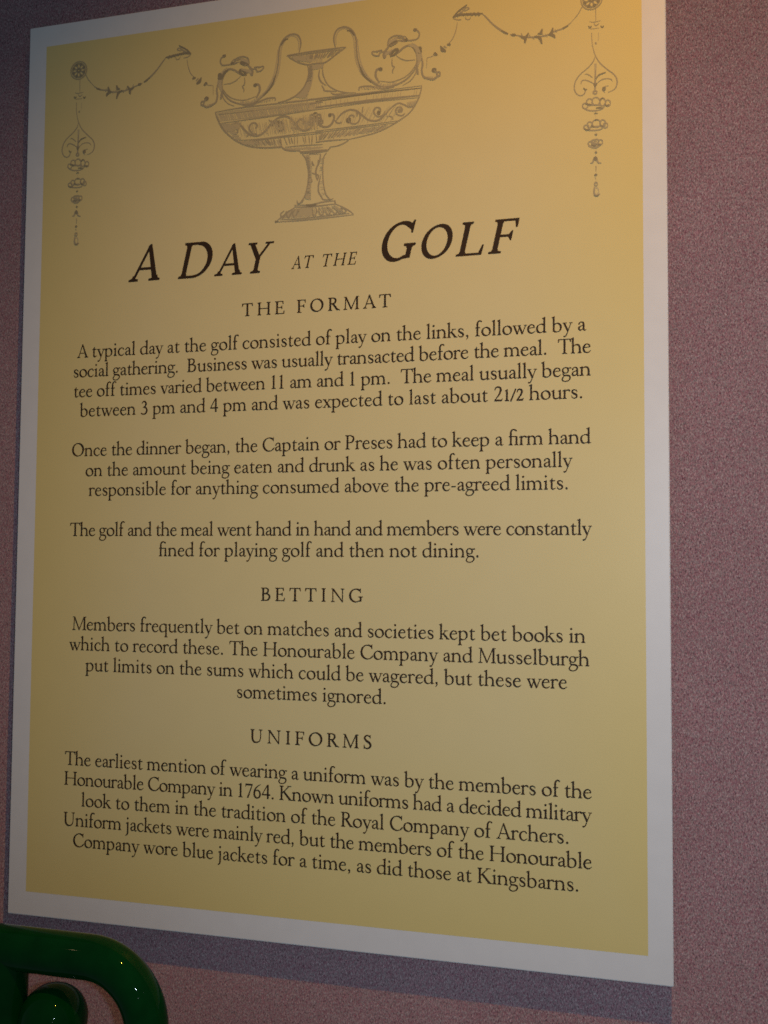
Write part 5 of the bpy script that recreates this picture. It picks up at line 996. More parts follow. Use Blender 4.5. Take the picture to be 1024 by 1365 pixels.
('l',[(222.1,69.4),(223.0,68.9),(223.9,68.4)],[.75,1.36,.75]),
('l',[(334.5,79.3),(335.4,79.8),(336.2,80.3)],[.42,.76,.42]),
('l',[(334.9,80.3),(335.9,80.7),(336.8,81.1)],[.48,.87,.48]),
('l',[(335.7,81.8),(336.7,82.3),(337.7,82.7)],[.42,.76,.42]),
('l',[(336.7,83.8),(337.9,84.4),(339.1,85.0)],[.38,.69,.38]),
('l',[(337.1,84.8),(338.4,85.4),(339.6,86.0)],[.57,1.04,.57]),
('l',[(338.0,86.3),(339.0,86.4),(340.0,86.5)],[.60,1.09,.60]),
('l',[(338.5,87.3),(339.5,87.5),(340.6,87.8)],[.41,.74,.41]),
('l',[(339.5,88.9),(340.4,89.0),(341.3,89.0)],[.59,1.07,.59]),
('l',[(340.5,90.3),(341.3,90.4),(342.2,90.4)],[.39,.71,.39]),
('l',[(341.4,91.2),(342.1,91.2),(342.8,91.1)],[.53,.96,.53]),
('l',[(342.2,92.2),(342.9,91.9),(343.6,91.6)],[.49,.89,.49]),
('l',[(343.6,93.4),(344.4,93.1),(345.3,92.8)],[.47,.86,.47]),
('l',[(344.7,94.5),(345.5,94.0),(346.3,93.4)],[.47,.86,.47]),
('l',[(346.2,96.0),(347.0,95.4),(347.9,94.7)],[.37,.68,.37]),
('l',[(346.6,96.7),(347.8,96.1),(349.0,95.5)],[.35,.64,.35]),
('l',[(348.2,98.0),(348.9,97.0),(349.6,96.0)],[.36,.65,.36]),
('l',[(349.4,98.3),(350.3,97.6),(351.3,96.9)],[.61,1.10,.61]),
('l',[(350.8,99.0),(351.7,98.2),(352.6,97.5)],[.57,1.03,.57]),
('l',[(352.5,99.8),(353.5,98.9),(354.4,97.9)],[.53,.97,.53]),
('l',[(353.3,100.3),(354.0,99.1),(354.7,97.9)],[.59,1.08,.59]),
('l',[(355.0,100.9),(355.8,99.9),(356.5,98.9)],[.50,.91,.50]),
('l',[(356.1,101.5),(356.6,100.3),(357.2,99.1)],[.44,.80,.44]),
('l',[(357.8,102.0),(358.1,100.6),(358.4,99.3)],[.44,.80,.44]),
('l',[(359.1,101.7),(359.7,100.3),(360.3,98.8)],[.57,1.04,.57]),
('l',[(360.6,101.6),(361.2,100.2),(361.8,98.7)],[.36,.65,.36]),
('l',[(362.1,101.6),(362.5,100.3),(363.0,98.9)],[.49,.90,.49]),
('l',[(364.0,101.5),(364.4,100.1),(364.8,98.7)],[.55,1.00,.55]),
('l',[(364.8,101.3),(365.1,99.9),(365.3,98.5)],[.57,1.03,.57]),
('l',[(366.2,101.4),(366.2,99.9),(366.2,98.5)],[.52,.95,.52]),
('l',[(367.7,101.4),(367.6,99.9),(367.4,98.4)],[.60,1.09,.60]),
('l',[(255.1,79.3),(254.2,79.8),(253.4,80.3)],[.42,.76,.42]),
('l',[(254.7,80.3),(253.7,80.7),(252.8,81.1)],[.48,.87,.48]),
('l',[(253.9,81.8),(252.9,82.3),(251.9,82.7)],[.42,.76,.42]),
('l',[(252.9,83.8),(251.7,84.4),(250.5,85.0)],[.38,.69,.38]),
('l',[(252.5,84.8),(251.2,85.4),(250.0,86.0)],[.57,1.04,.57]),
('l',[(251.6,86.3),(250.6,86.4),(249.6,86.5)],[.60,1.09,.60]),
('l',[(251.1,87.3),(250.1,87.5),(249.0,87.8)],[.41,.74,.41]),
('l',[(250.1,88.9),(249.2,89.0),(248.3,89.0)],[.59,1.07,.59]),
('l',[(249.1,90.3),(248.3,90.4),(247.4,90.4)],[.39,.71,.39]),
('l',[(248.2,91.2),(247.5,91.2),(246.8,91.1)],[.53,.96,.53]),
('l',[(247.4,92.2),(246.7,91.9),(246.0,91.6)],[.49,.89,.49]),
('l',[(246.0,93.4),(245.2,93.1),(244.3,92.8)],[.47,.86,.47]),
('l',[(244.9,94.5),(244.1,94.0),(243.3,93.4)],[.47,.86,.47]),
('l',[(243.4,96.0),(242.6,95.4),(241.7,94.7)],[.37,.68,.37]),
('l',[(243.0,96.7),(241.8,96.1),(240.6,95.5)],[.35,.64,.35]),
('l',[(241.4,98.0),(240.7,97.0),(240.0,96.0)],[.36,.65,.36]),
('l',[(240.2,98.3),(239.3,97.6),(238.3,96.9)],[.61,1.10,.61]),
('l',[(238.8,99.0),(237.9,98.2),(237.0,97.5)],[.57,1.03,.57]),
('l',[(237.1,99.8),(236.1,98.9),(235.2,97.9)],[.53,.97,.53]),
('l',[(236.3,100.3),(235.6,99.1),(234.9,97.9)],[.59,1.08,.59]),
('l',[(234.6,100.9),(233.8,99.9),(233.1,98.9)],[.50,.91,.50]),
('l',[(233.5,101.5),(233.0,100.3),(232.4,99.1)],[.44,.80,.44]),
('l',[(231.8,102.0),(231.5,100.6),(231.2,99.3)],[.44,.80,.44]),
('l',[(230.5,101.7),(229.9,100.3),(229.3,98.8)],[.57,1.04,.57]),
('l',[(229.0,101.6),(228.4,100.2),(227.8,98.7)],[.36,.65,.36]),
('l',[(227.5,101.6),(227.1,100.3),(226.6,98.9)],[.49,.90,.49]),
('l',[(225.6,101.5),(225.2,100.1),(224.8,98.7)],[.55,1.00,.55]),
('l',[(224.8,101.3),(224.5,99.9),(224.3,98.5)],[.57,1.03,.57]),
('l',[(223.4,101.4),(223.4,99.9),(223.4,98.5)],[.52,.95,.52]),
('l',[(221.9,101.4),(222.0,99.9),(222.2,98.4)],[.60,1.09,.60]),
('l',[(336.4,99.6),(336.8,100.5),(337.2,101.4)],[.39,.70,.39]),
('l',[(338.4,99.8),(338.9,100.7),(339.5,101.7)],[.38,.70,.38]),
('l',[(339.2,99.9),(339.5,100.8),(339.9,101.7)],[.57,1.03,.57]),
('l',[(340.8,100.0),(341.5,101.0),(342.1,102.0)],[.46,.84,.46]),
('l',[(342.3,100.3),(342.5,101.1),(342.8,102.0)],[.57,1.03,.57]),
('l',[(344.0,100.3),(344.3,101.2),(344.6,102.1)],[.54,.97,.54]),
('l',[(345.9,100.6),(346.4,101.5),(346.8,102.4)],[.47,.85,.47]),
('l',[(347.9,100.7),(348.1,101.6),(348.4,102.5)],[.59,1.08,.59]),
('l',[(349.5,100.7),(349.6,101.7),(349.7,102.7)],[.55,1.00,.55]),
('l',[(351.1,100.9),(351.5,101.9),(351.8,102.9)],[.56,1.02,.56]),
('l',[(352.1,100.9),(352.0,101.8),(351.9,102.7)],[.48,.87,.48]),
('l',[(354.5,101.2),(354.6,102.0),(354.7,102.9)],[.58,1.06,.58]),
('l',[(355.9,101.3),(355.8,102.2),(355.8,103.1)],[.61,1.11,.61]),
('l',[(357.6,101.4),(357.8,102.3),(358.0,103.3)],[.59,1.07,.59]),
('l',[(253.2,99.6),(252.8,100.5),(252.4,101.4)],[.39,.70,.39]),
('l',[(251.2,99.8),(250.7,100.7),(250.1,101.7)],[.38,.70,.38]),
('l',[(250.4,99.9),(250.1,100.8),(249.7,101.7)],[.57,1.03,.57]),
('l',[(248.8,100.0),(248.1,101.0),(247.5,102.0)],[.46,.84,.46]),
('l',[(247.3,100.3),(247.1,101.1),(246.8,102.0)],[.57,1.03,.57]),
('l',[(245.6,100.3),(245.3,101.2),(245.0,102.1)],[.54,.97,.54]),
('l',[(243.7,100.6),(243.2,101.5),(242.8,102.4)],[.47,.85,.47]),
('l',[(241.7,100.7),(241.5,101.6),(241.2,102.5)],[.59,1.08,.59]),
('l',[(240.1,100.7),(240.0,101.7),(239.9,102.7)],[.55,1.00,.55]),
('l',[(238.5,100.9),(238.1,101.9),(237.8,102.9)],[.56,1.02,.56]),
('l',[(237.5,100.9),(237.6,101.8),(237.7,102.7)],[.48,.87,.48]),
('l',[(235.1,101.2),(235.0,102.0),(234.9,102.9)],[.58,1.06,.58]),
('l',[(233.7,101.3),(233.8,102.2),(233.8,103.1)],[.61,1.11,.61]),
('l',[(232.0,101.4),(231.8,102.3),(231.6,103.3)],[.59,1.07,.59]),
('l',[(394.1,96.7),(395.1,97.9),(396.0,99.1)],[.43,.79,.43]),
('l',[(395.3,96.7),(395.6,97.9),(396.0,99.2)],[.65,1.17,.65]),
('l',[(396.8,97.0),(397.1,98.1),(397.4,99.2)],[.60,1.09,.60]),
('l',[(398.3,97.3),(398.3,98.2),(398.3,99.2)],[.69,1.26,.69]),
('l',[(400.0,97.3),(399.9,98.1),(399.7,99.0)],[.52,.95,.52]),
('l',[(402.2,97.6),(402.2,98.3),(402.3,99.1)],[.49,.89,.49]),
('l',[(403.9,97.7),(403.3,98.4),(402.6,99.2)],[.55,.99,.55]),
('l',[(405.6,97.9),(405.2,98.5),(404.9,99.1)],[.44,.80,.44]),
('l',[(195.5,96.7),(194.5,97.9),(193.6,99.1)],[.43,.79,.43]),
('l',[(194.3,96.7),(194.0,97.9),(193.6,99.2)],[.65,1.17,.65]),
('l',[(192.8,97.0),(192.5,98.1),(192.2,99.2)],[.60,1.09,.60]),
('l',[(191.3,97.3),(191.3,98.2),(191.3,99.2)],[.69,1.26,.69]),
('l',[(189.6,97.3),(189.7,98.1),(189.9,99.0)],[.52,.95,.52]),
('l',[(187.4,97.6),(187.4,98.3),(187.3,99.1)],[.49,.89,.49]),
('l',[(185.7,97.7),(186.3,98.4),(187.0,99.2)],[.55,.99,.55]),
('l',[(184.0,97.9),(184.4,98.5),(184.7,99.1)],[.44,.80,.44]),
('m',[(370.3,62.1),(372.2,61.8),(373.9,63.0)],[.62,1.12,.62]),
('m',[(219.3,62.1),(217.4,61.8),(215.7,63.0)],[.62,1.12,.62]),
('m',[(371.6,62.9),(373.6,62.7),(375.2,63.8)],[.62,1.12,.62]),
('m',[(218.0,62.9),(216.0,62.7),(214.4,63.8)],[.62,1.12,.62]),
('m',[(372.6,62.4),(374.5,62.1),(376.2,63.3)],[.62,1.12,.62]),
('m',[(217.0,62.4),(215.1,62.1),(213.4,63.3)],[.62,1.12,.62]),
('m',[(367.6,59.7),(369.6,59.4),(371.2,60.6)],[.62,1.12,.62]),
('m',[(222.0,59.7),(220.0,59.4),(218.4,60.6)],[.62,1.12,.62]),
('m',[(371.6,58.9),(374.9,58.6),(377.5,61.0)],[.54,.98,.54]),
('m',[(218.0,58.9),(214.7,58.6),(212.1,61.0)],[.54,.98,.54]),
('m',[(365.6,58.8),(370.2,59.0),(374.2,61.3)],[.50,.91,.50]),
('m',[(224.0,58.8),(219.4,59.0),(215.4,61.3)],[.50,.91,.50]),
('l',[(220.7,120.1),(222.2,125.8),(223.7,131.4)],[.29,.53,.29]),
('l',[(224.1,121.2),(225.5,126.8),(226.9,132.4)],[.33,.61,.33]),
('l',[(224.8,120.3),(226.6,126.5),(228.5,132.6)],[.32,.58,.32]),
('l',[(229.0,120.8),(230.6,126.9),(232.1,133.0)],[.34,.61,.34]),
('l',[(231.9,121.0),(233.5,126.9),(235.0,132.7)],[.28,.51,.28]),
('l',[(233.1,121.2),(234.2,126.7),(235.4,132.2)],[.23,.43,.23]),
('l',[(233.8,120.0),(235.2,126.2),(236.6,132.4)],[.32,.58,.32]),
('l',[(236.0,120.9),(237.4,126.6),(238.9,132.2)],[.39,.71,.39]),
('l',[(239.2,119.9),(240.5,125.9),(241.8,131.9)],[.23,.41,.23]),
('l',[(240.5,120.1),(241.9,126.0),(243.2,131.8)],[.35,.63,.35]),
('l',[(243.4,120.8),(244.5,127.2),(245.5,133.5)],[.28,.50,.28]),
('l',[(245.0,121.3),(246.1,126.4),(247.3,131.6)],[.29,.53,.29]),
('l',[(246.0,120.6),(247.0,126.0),(248.0,131.5)],[.23,.42,.23]),
('l',[(247.3,120.5),(248.3,126.8),(249.4,133.0)],[.38,.69,.38]),
('l',[(249.6,120.9),(250.7,126.7),(251.7,132.5)],[.29,.52,.29]),
('l',[(251.4,120.4),(252.6,126.3),(253.8,132.1)],[.34,.62,.34]),
('l',[(252.2,121.1),(253.0,127.0),(253.7,132.8)],[.23,.41,.23]),
('l',[(254.1,121.1),(254.7,126.5),(255.4,131.9)],[.31,.56,.31]),
('l',[(255.1,120.2),(256.0,126.5),(256.9,132.8)],[.39,.71,.39]),
('l',[(256.8,120.2),(257.9,126.2),(258.9,132.3)],[.38,.69,.38]),
('l',[(257.6,120.0),(258.6,125.8),(259.5,131.6)],[.30,.55,.30]),
('l',[(259.2,120.8),(260.2,127.0),(261.3,133.2)],[.27,.50,.27]),
('l',[(259.9,119.5),(260.8,125.9),(261.7,132.4)],[.38,.68,.38]),
('l',[(262.0,120.2),(262.8,126.0),(263.6,131.9)],[.31,.56,.31]),
('l',[(262.8,119.8),(263.8,126.5),(264.9,133.3)],[.25,.46,.25]),
('l',[(263.9,120.2),(264.5,126.7),(265.0,133.2)],[.35,.63,.35]),
('l',[(265.6,119.8),(266.2,126.0),(266.8,132.2)],[.26,.47,.26]),
('l',[(269.5,120.2),(270.0,126.2),(270.6,132.3)],[.36,.66,.36]),
('l',[(272.3,120.2),(273.0,127.0),(273.7,133.8)],[.25,.45,.25]),
('l',[(274.7,119.8),(275.3,126.2),(275.9,132.6)],[.30,.55,.30]),
('l',[(275.4,119.1),(276.1,126.3),(276.8,133.5)],[.27,.48,.27]),
('l',[(277.0,119.8),(277.6,126.8),(278.2,133.8)],[.30,.55,.30]),
('l',[(278.4,120.6),(278.7,126.5),(279.1,132.4)],[.25,.45,.25]),
('l',[(281.3,120.6),(281.8,126.4),(282.2,132.1)],[.37,.68,.37]),
('l',[(282.0,119.6),(282.2,126.1),(282.4,132.6)],[.30,.55,.30]),
('l',[(283.3,119.4),(283.5,125.7),(283.8,132.0)],[.30,.54,.30]),
('l',[(284.6,120.1),(284.8,126.0),(284.9,131.8)],[.37,.67,.37]),
('l',[(285.8,120.3),(285.9,126.0),(286.0,131.7)],[.35,.64,.35]),
('l',[(287.5,120.0),(287.6,126.1),(287.8,132.2)],[.32,.58,.32]),
('l',[(288.7,119.1),(288.8,125.9),(288.9,132.6)],[.36,.66,.36]),
('l',[(289.8,119.3),(290.1,126.0),(290.4,132.8)],[.27,.50,.27]),
('l',[(291.1,119.7),(291.2,126.0),(291.3,132.2)],[.24,.43,.24]),
('l',[(292.7,119.1),(292.8,125.7),(293.0,132.4)],[.32,.59,.32]),
('l',[(295.0,119.1),(294.9,126.4),(294.8,133.6)],[.26,.46,.26]),
('l',[(295.9,119.3),(296.1,126.2),(296.2,133.2)],[.22,.40,.22]),
('l',[(298.7,117.3),(298.3,124.8),(298.0,132.3)],[.17,.32,.17]),
('l',[(300.1,117.4),(299.3,124.2),(298.5,131.0)],[.29,.53,.29]),
('l',[(302.5,116.9),(301.5,124.0),(300.6,131.1)],[.21,.37,.21]),
('l',[(315.1,118.6),(313.5,125.6),(311.9,132.5)],[.18,.32,.18]),
('l',[(320.7,118.3),(318.3,125.3),(315.9,132.2)],[.20,.36,.20]),
('l',[(322.3,118.2),(320.0,124.9),(317.7,131.5)],[.26,.48,.26]),
('l',[(325.1,117.9),(322.6,124.6),(320.1,131.2)],[.22,.40,.22]),
('l',[(329.2,117.9),(326.5,125.2),(323.8,132.6)],[.18,.33,.18]),
('l',[(330.8,118.0),(328.3,125.0),(325.9,132.0)],[.19,.35,.19]),
('l',[(332.4,118.5),(329.7,125.6),(327.1,132.7)],[.29,.53,.29]),
('l',[(334.5,117.5),(331.6,125.0),(328.7,132.5)],[.28,.51,.28]),
('l',[(339.5,119.0),(336.3,126.0),(333.1,132.9)],[.23,.42,.23]),
('l',[(342.3,118.2),(338.8,125.6),(335.3,132.9)],[.22,.39,.22]),
('l',[(343.8,117.6),(340.3,124.3),(336.9,131.0)],[.28,.51,.28]),
('l',[(345.2,119.0),(341.7,125.5),(338.3,132.0)],[.18,.33,.18]),
('l',[(348.8,117.8),(345.1,125.0),(341.4,132.2)],[.27,.50,.27]),
('l',[(349.9,119.1),(345.9,125.5),(342.0,131.8)],[.17,.32,.17]),
('l',[(353.0,119.6),(349.2,125.6),(345.4,131.5)],[.27,.49,.27]),
('l',[(360.8,119.5),(356.4,126.1),(352.0,132.7)],[.17,.32,.17]),
('l',[(362.5,118.8),(358.0,125.5),(353.5,132.2)],[.27,.50,.27]),
('l',[(364.1,119.7),(359.2,126.4),(354.3,133.1)],[.19,.34,.19]),
('l',[(366.3,119.9),(361.9,126.1),(357.6,132.3)],[.18,.33,.18]),
('l',[(367.9,118.9),(362.6,126.0),(357.3,133.1)],[.21,.38,.21]),
('l',[(372.3,118.5),(367.5,125.0),(362.6,131.6)],[.25,.45,.25]),
('l',[(374.4,118.4),(368.7,125.4),(363.0,132.4)],[.19,.35,.19])]
GARLAND = [
('m',[(420.7,47.3),(422.2,45.2),(423.3,47.4)],[.57,1.04,.57]),
('m',[(168.9,47.3),(167.4,45.2),(166.3,47.4)],[.57,1.04,.57]),
('m',[(424.0,43.4),(424.9,41.5),(426.6,42.4)],[.57,1.04,.57]),
('m',[(165.6,43.4),(164.7,41.5),(163.0,42.4)],[.57,1.04,.57]),
('m',[(426.7,41.4),(428.4,40.1),(429.3,41.2)],[.57,1.04,.57]),
('m',[(162.9,41.4),(161.2,40.1),(160.3,41.2)],[.57,1.04,.57]),
('m',[(422.9,45.5),(424.4,44.1),(425.5,45.2)],[.57,1.04,.57]),
('m',[(166.7,45.5),(165.2,44.1),(164.1,45.2)],[.57,1.04,.57]),
('m',[(432.1,48.1),(433.1,46.8),(434.7,47.3)],[.57,1.03,.57]),
('m',[(157.5,48.1),(156.5,46.8),(154.9,47.3)],[.57,1.03,.57]),
('m',[(434.8,48.0),(435.7,46.2),(437.4,47.8)],[.57,1.03,.57]),
('m',[(154.8,48.0),(153.9,46.2),(152.2,47.8)],[.57,1.03,.57]),
('m',[(438.1,48.0),(439.7,46.5),(440.6,47.5)],[.57,1.03,.57]),
('m',[(151.5,48.0),(149.9,46.5),(149.0,47.5)],[.57,1.03,.57]),
('m',[(440.2,49.1),(441.7,47.6),(442.8,48.4)],[.57,1.03,.57]),
('m',[(149.4,49.1),(147.9,47.6),(146.8,48.4)],[.57,1.03,.57]),
('m',[(419.6,48.7),(420.8,46.6),(422.2,48.1)],[.57,1.04,.57]),
('m',[(170.0,48.7),(168.8,46.6),(167.4,48.1)],[.57,1.04,.57]),
('m',[(427.7,47.5),(429.3,46.2),(430.4,46.8)],[.57,1.03,.57]),
('m',[(161.9,47.5),(160.3,46.2),(159.2,46.8)],[.57,1.03,.57]),
('m',[(476.3,69.5),(477.0,71.0),(477.7,72.6)],[.49,.88,.49]),
('m',[(113.3,69.5),(112.6,71.0),(111.9,72.6)],[.49,.88,.49]),
('m',[(483.1,71.8),(483.8,73.2),(484.5,74.9)],[.49,.88,.49]),
('m',[(106.5,71.8),(105.8,73.2),(105.1,74.9)],[.49,.88,.49]),
('m',[(485.7,73.5),(486.3,74.9),(487.1,76.5)],[.49,.88,.49]),
('m',[(103.9,73.5),(103.3,74.9),(102.5,76.5)],[.49,.88,.49]),
('m',[(488.9,73.0),(489.6,74.4),(490.3,76.0)],[.48,.88,.48]),
('m',[(100.7,73.0),(100.0,74.4),(99.3,76.0)],[.48,.88,.48]),
('m',[(493.6,72.2),(494.6,73.6),(495.0,75.2)],[.48,.88,.48]),
('m',[(96.0,72.2),(95.0,73.6),(94.6,75.2)],[.48,.88,.48]),
('m',[(496.7,73.1),(497.7,74.5),(498.2,76.2)],[.48,.88,.48]),
('m',[(92.9,73.1),(91.9,74.5),(91.4,76.2)],[.48,.88,.48]),
('m',[(500.9,71.9),(502.1,73.4),(502.3,75.0)],[.48,.88,.48]),
('m',[(88.7,71.9),(87.5,73.4),(87.3,75.0)],[.48,.88,.48]),
('m',[(504.6,70.1),(505.3,71.6),(506.0,73.2)],[.48,.88,.48]),
('m',[(85.0,70.1),(84.3,71.6),(83.6,73.2)],[.48,.88,.48]),
('m',[(395.1,80.4),(399.0,79.8),(402.2,78.6)],[.46,.83,.46]),
('m',[(194.5,80.4),(190.6,79.8),(187.4,78.6)],[.46,.83,.46]),
('m',[(395.1,80.7),(394.8,89.3)],[.56,.39]),
('m',[(194.5,80.7),(194.8,89.3)],[.56,.39]),
('d',[(401.0,78.4),(402.2,76.9),(403.9,79.1),(401.9,78.9)],[.84,1.52,1.52,.84]),
('d',[(188.6,78.4),(187.4,76.9),(185.7,79.1),(187.7,78.9)],[.84,1.52,1.52,.84]),
('d',[(406.8,71.5),(409.3,74.4),(411.3,76.7),(408.1,75.6),(407.4,72.2)],[.99,1.80,1.80,1.80,.99]),
('d',[(182.8,71.5),(180.3,74.4),(178.3,76.7),(181.5,75.6),(182.2,72.2)],[.99,1.80,1.80,1.80,.99]),
('m',[(410.0,71.9),(412.2,74.1)],[1.38,.97]),
('m',[(179.6,71.9),(177.4,74.1)],[1.38,.97]),
('d',[(412.6,71.2),(414.8,71.1),(415.1,72.5)],[1.22,2.21,1.22]),
('d',[(177.0,71.2),(174.8,71.1),(174.5,72.5)],[1.22,2.21,1.22]),
('m',[(413.2,71.0),(417.6,66.5),(420.3,60.0),(421.7,52.8)],[.42,.76,.76,.42]),
('m',[(176.4,71.0),(172.0,66.5),(169.3,60.0),(167.9,52.8)],[.42,.76,.76,.42]),
('d',[(417.6,48.0),(422.0,46.5),(430.7,46.8),(437.2,47.6),(443.7,48.0)],[1.07,1.94,1.94,1.94,1.07]),
('d',[(172.0,48.0),(167.6,46.5),(158.9,46.8),(152.4,47.6),(145.9,48.0)],[1.07,1.94,1.94,1.94,1.07]),
('d',[(418.1,47.2),(423.1,42.7),(430.2,38.2)],[.84,1.52,.84]),
('d',[(171.5,47.2),(166.5,42.7),(159.4,38.2)],[.84,1.52,.84]),
('m',[(419.8,46.3),(425.3,44.1),(429.6,40.7),(431.8,42.1),(427.4,43.8)],[.65,1.18,1.18,1.18,.65]),
('m',[(169.8,46.3),(164.3,44.1),(160.0,40.7),(157.8,42.1),(162.2,43.8)],[.65,1.18,1.18,1.18,.65]),
('m',[(418.1,48.9),(422.0,50.5),(425.2,50.6)],[.61,1.11,.61]),
('m',[(171.5,48.9),(167.6,50.5),(164.4,50.6)],[.61,1.11,.61]),
('m',[(428.5,48.5),(429.6,51.0),(432.3,51.3),(433.4,48.9)],[.46,.83,.83,.46]),
('m',[(161.1,48.5),(160.0,51.0),(157.3,51.3),(156.2,48.9)],[.46,.83,.83,.46]),
('d',[(425.8,44.8),(426.9,47.4),(428.0,45.3)],[.76,1.38,.76]),
('d',[(163.8,44.8),(162.7,47.4),(161.6,45.3)],[.76,1.38,.76]),
('d',[(429.6,45.3),(430.7,47.9),(431.8,45.8)],[.76,1.38,.76]),
('d',[(160.0,45.3),(158.9,47.9),(157.8,45.8)],[.76,1.38,.76]),
('d',[(433.4,45.8),(434.5,48.4),(435.6,46.3)],[.76,1.38,.76]),
('d',[(156.2,45.8),(155.1,48.4),(154.0,46.3)],[.76,1.38,.76]),
('d',[(436.7,46.2),(437.7,48.8),(438.8,46.7)],[.76,1.38,.76]),
('d',[(152.9,46.2),(151.9,48.8),(150.8,46.7)],[.76,1.38,.76]),
('d',[(439.4,46.5),(440.4,49.2),(441.5,47.0)],[.76,1.38,.76]),
('d',[(150.2,46.5),(149.2,49.2),(148.1,47.0)],[.76,1.38,.76]),
('m',[(443.7,48.5),(446.9,52.0),(452.2,58.4),(458.6,64.2),(464.9,68.7)],[.82,1.37,1.37,1.79,1.37]),
('m',[(145.9,48.5),(142.7,52.0),(137.4,58.4),(131.0,64.2),(124.7,68.7)],[.82,1.37,1.37,1.79,1.37]),
('m',[(467.0,69.4),(475.5,71.9),(481.8,73.8),(490.2,74.8),(498.6,74.1),(503.9,71.9),(511.2,70.3),(517.9,66.4)],[.71,1.30,1.30,1.30,1.30,1.30,1.30,.71]),
('m',[(122.6,69.4),(114.1,71.9),(107.8,73.8),(99.4,74.8),(91.0,74.1),(85.7,71.9),(78.4,70.3),(71.7,66.4)],[.71,1.30,1.30,1.30,1.30,1.30,1.30,.71]),
('d',[(459.6,64.9),(462.8,67.4),(465.5,68.6)],[1.05,1.91,1.05]),
('d',[(130.0,64.9),(126.8,67.4),(124.1,68.6)],[1.05,1.91,1.05]),
('d',[(471.5,70.4),(471.2,70.7),(470.5,70.8),(469.5,70.7),(468.8,70.4),(468.5,70.1),(468.8,69.8),(469.6,69.7),(470.5,69.8),(471.2,70.1),(471.5,70.4)],[.75,1.36,1.36,1.36,1.36,1.36,1.36,1.36,1.36,1.36,.75]),
('d',[(118.1,70.4),(118.4,70.7),(119.1,70.8),(120.1,70.7),(120.8,70.4),(121.1,70.1),(120.8,69.8),(120.0,69.7),(119.1,69.8),(118.4,70.1),(118.1,70.4)],[.75,1.36,1.36,1.36,1.36,1.36,1.36,1.36,1.36,1.36,.75]),
('d',[(511.2,70.3),(515.4,68.5)],[1.75,1.23]),
('d',[(78.4,70.3),(74.2,68.5)],[1.75,1.23]),
('d',[(475.5,72.2),(479.7,74.1),(482.7,70.2)],[.82,2.86,.95]),
('d',[(114.1,72.2),(109.9,74.1),(106.9,70.2)],[.82,2.86,.95]),
('d',[(477.6,72.7),(479.9,75.0),(479.4,78.7)],[.82,2.86,.95]),
('d',[(112.0,72.7),(109.7,75.0),(110.2,78.7)],[.82,2.86,.95]),
('d',[(487.1,74.1),(491.8,75.5),(493.8,81.3)],[.81,2.85,.95]),
('d',[(102.5,74.1),(97.8,75.5),(95.8,81.3)],[.81,2.85,.95]),
('d',[(490.3,72.0),(492.9,71.8),(494.0,68.2)],[.81,2.85,.95]),
('d',[(99.3,72.0),(96.7,71.8),(95.6,68.2)],[.81,2.85,.95]),
('d',[(499.1,74.2),(501.8,72.8),(502.9,68.5)],[.81,2.84,.95]),
('d',[(90.5,74.2),(87.8,72.8),(86.7,68.5)],[.81,2.84,.95]),
('d',[(499.6,74.4),(503.3,75.2),(504.6,77.6)],[.81,2.84,.95]),
('d',[(90.0,74.4),(86.3,75.2),(85.0,77.6)],[.81,2.84,.95]),
('m',[(517.6,66.4),(523.0,60.6),(526.2,55.6),(528.2,51.8)],[.41,.74,.74,.41]),
('m',[(72.0,66.4),(66.6,60.6),(63.4,55.6),(61.4,51.8)],[.41,.74,.74,.41]),
('m',[(63.5,48.8),(62.8,52.1),(61.0,54.8),(58.2,56.7),(54.9,57.4),(51.6,56.7),(48.8,54.8),(46.9,52.1),(46.3,48.8),(46.9,45.5),(48.8,42.7),(51.6,40.8),(54.9,40.2),(58.2,40.8),(61.0,42.7),(62.8,45.5),(63.5,48.8)],[1.00,1.00,1.00,1.00,1.00,1.00,1.00,1.00,1.00,1.00,1.00,1.00,1.00,1.00,1.00,1.00,1.00]),
('m',[(61.9,48.8),(61.4,51.5),(59.9,53.7),(57.6,55.3),(54.9,55.8),(52.2,55.3),(49.9,53.7),(48.4,51.5),(47.8,48.8),(48.4,46.1),(49.9,43.8),(52.2,42.2),(54.9,41.7),(57.6,42.2),(59.9,43.8),(61.4,46.1),(61.9,48.8)],[.80,.80,.80,.80,.80,.80,.80,.80,.80,.80,.80,.80,.80,.80,.80,.80,.80]),
('d',[(56.4,48.8),(56.0,49.9),(54.9,50.3),(53.8,49.9),(53.3,48.8),(53.8,47.7),(54.9,47.2),(56.0,47.7),(56.4,48.8)],[1.60,1.60,1.60,1.60,1.60,1.60,1.60,1.60,1.60]),
('m',[(61.2,48.8),(60.6,49.7),(59.2,50.0),(57.7,49.7),(57.1,48.8),(57.7,47.8),(59.2,47.5),(60.6,47.8),(61.2,48.8)],[.80,.80,.80,.80,.80,.80,.80,.80,.80]),
('d',[(61.0,50.9),(60.5,51.6),(59.7,51.4),(59.7,50.5),(60.5,50.3),(61.0,50.9)],[1.30,1.30,1.30,1.30,1.30,1.30]),
('m',[(59.4,53.3),(58.3,53.5),(57.0,52.7),(56.2,51.4),(56.5,50.3),(57.5,50.1),(58.8,50.9),(59.6,52.2),(59.4,53.3)],[.80,.80,.80,.80,.80,.80,.80,.80,.80]),
('d',[(57.9,54.1),(57.4,54.8),(56.6,54.5),(56.6,53.7),(57.4,53.5),(57.9,54.1)],[1.30,1.30,1.30,1.30,1.30,1.30]),
('m',[(54.9,55.1),(54.0,54.5),(53.6,53.1),(54.0,51.6),(54.9,51.0),(55.8,51.6),(56.2,53.1),(55.8,54.5),(54.9,55.1)],[.80,.80,.80,.80,.80,.80,.80,.80,.80]),
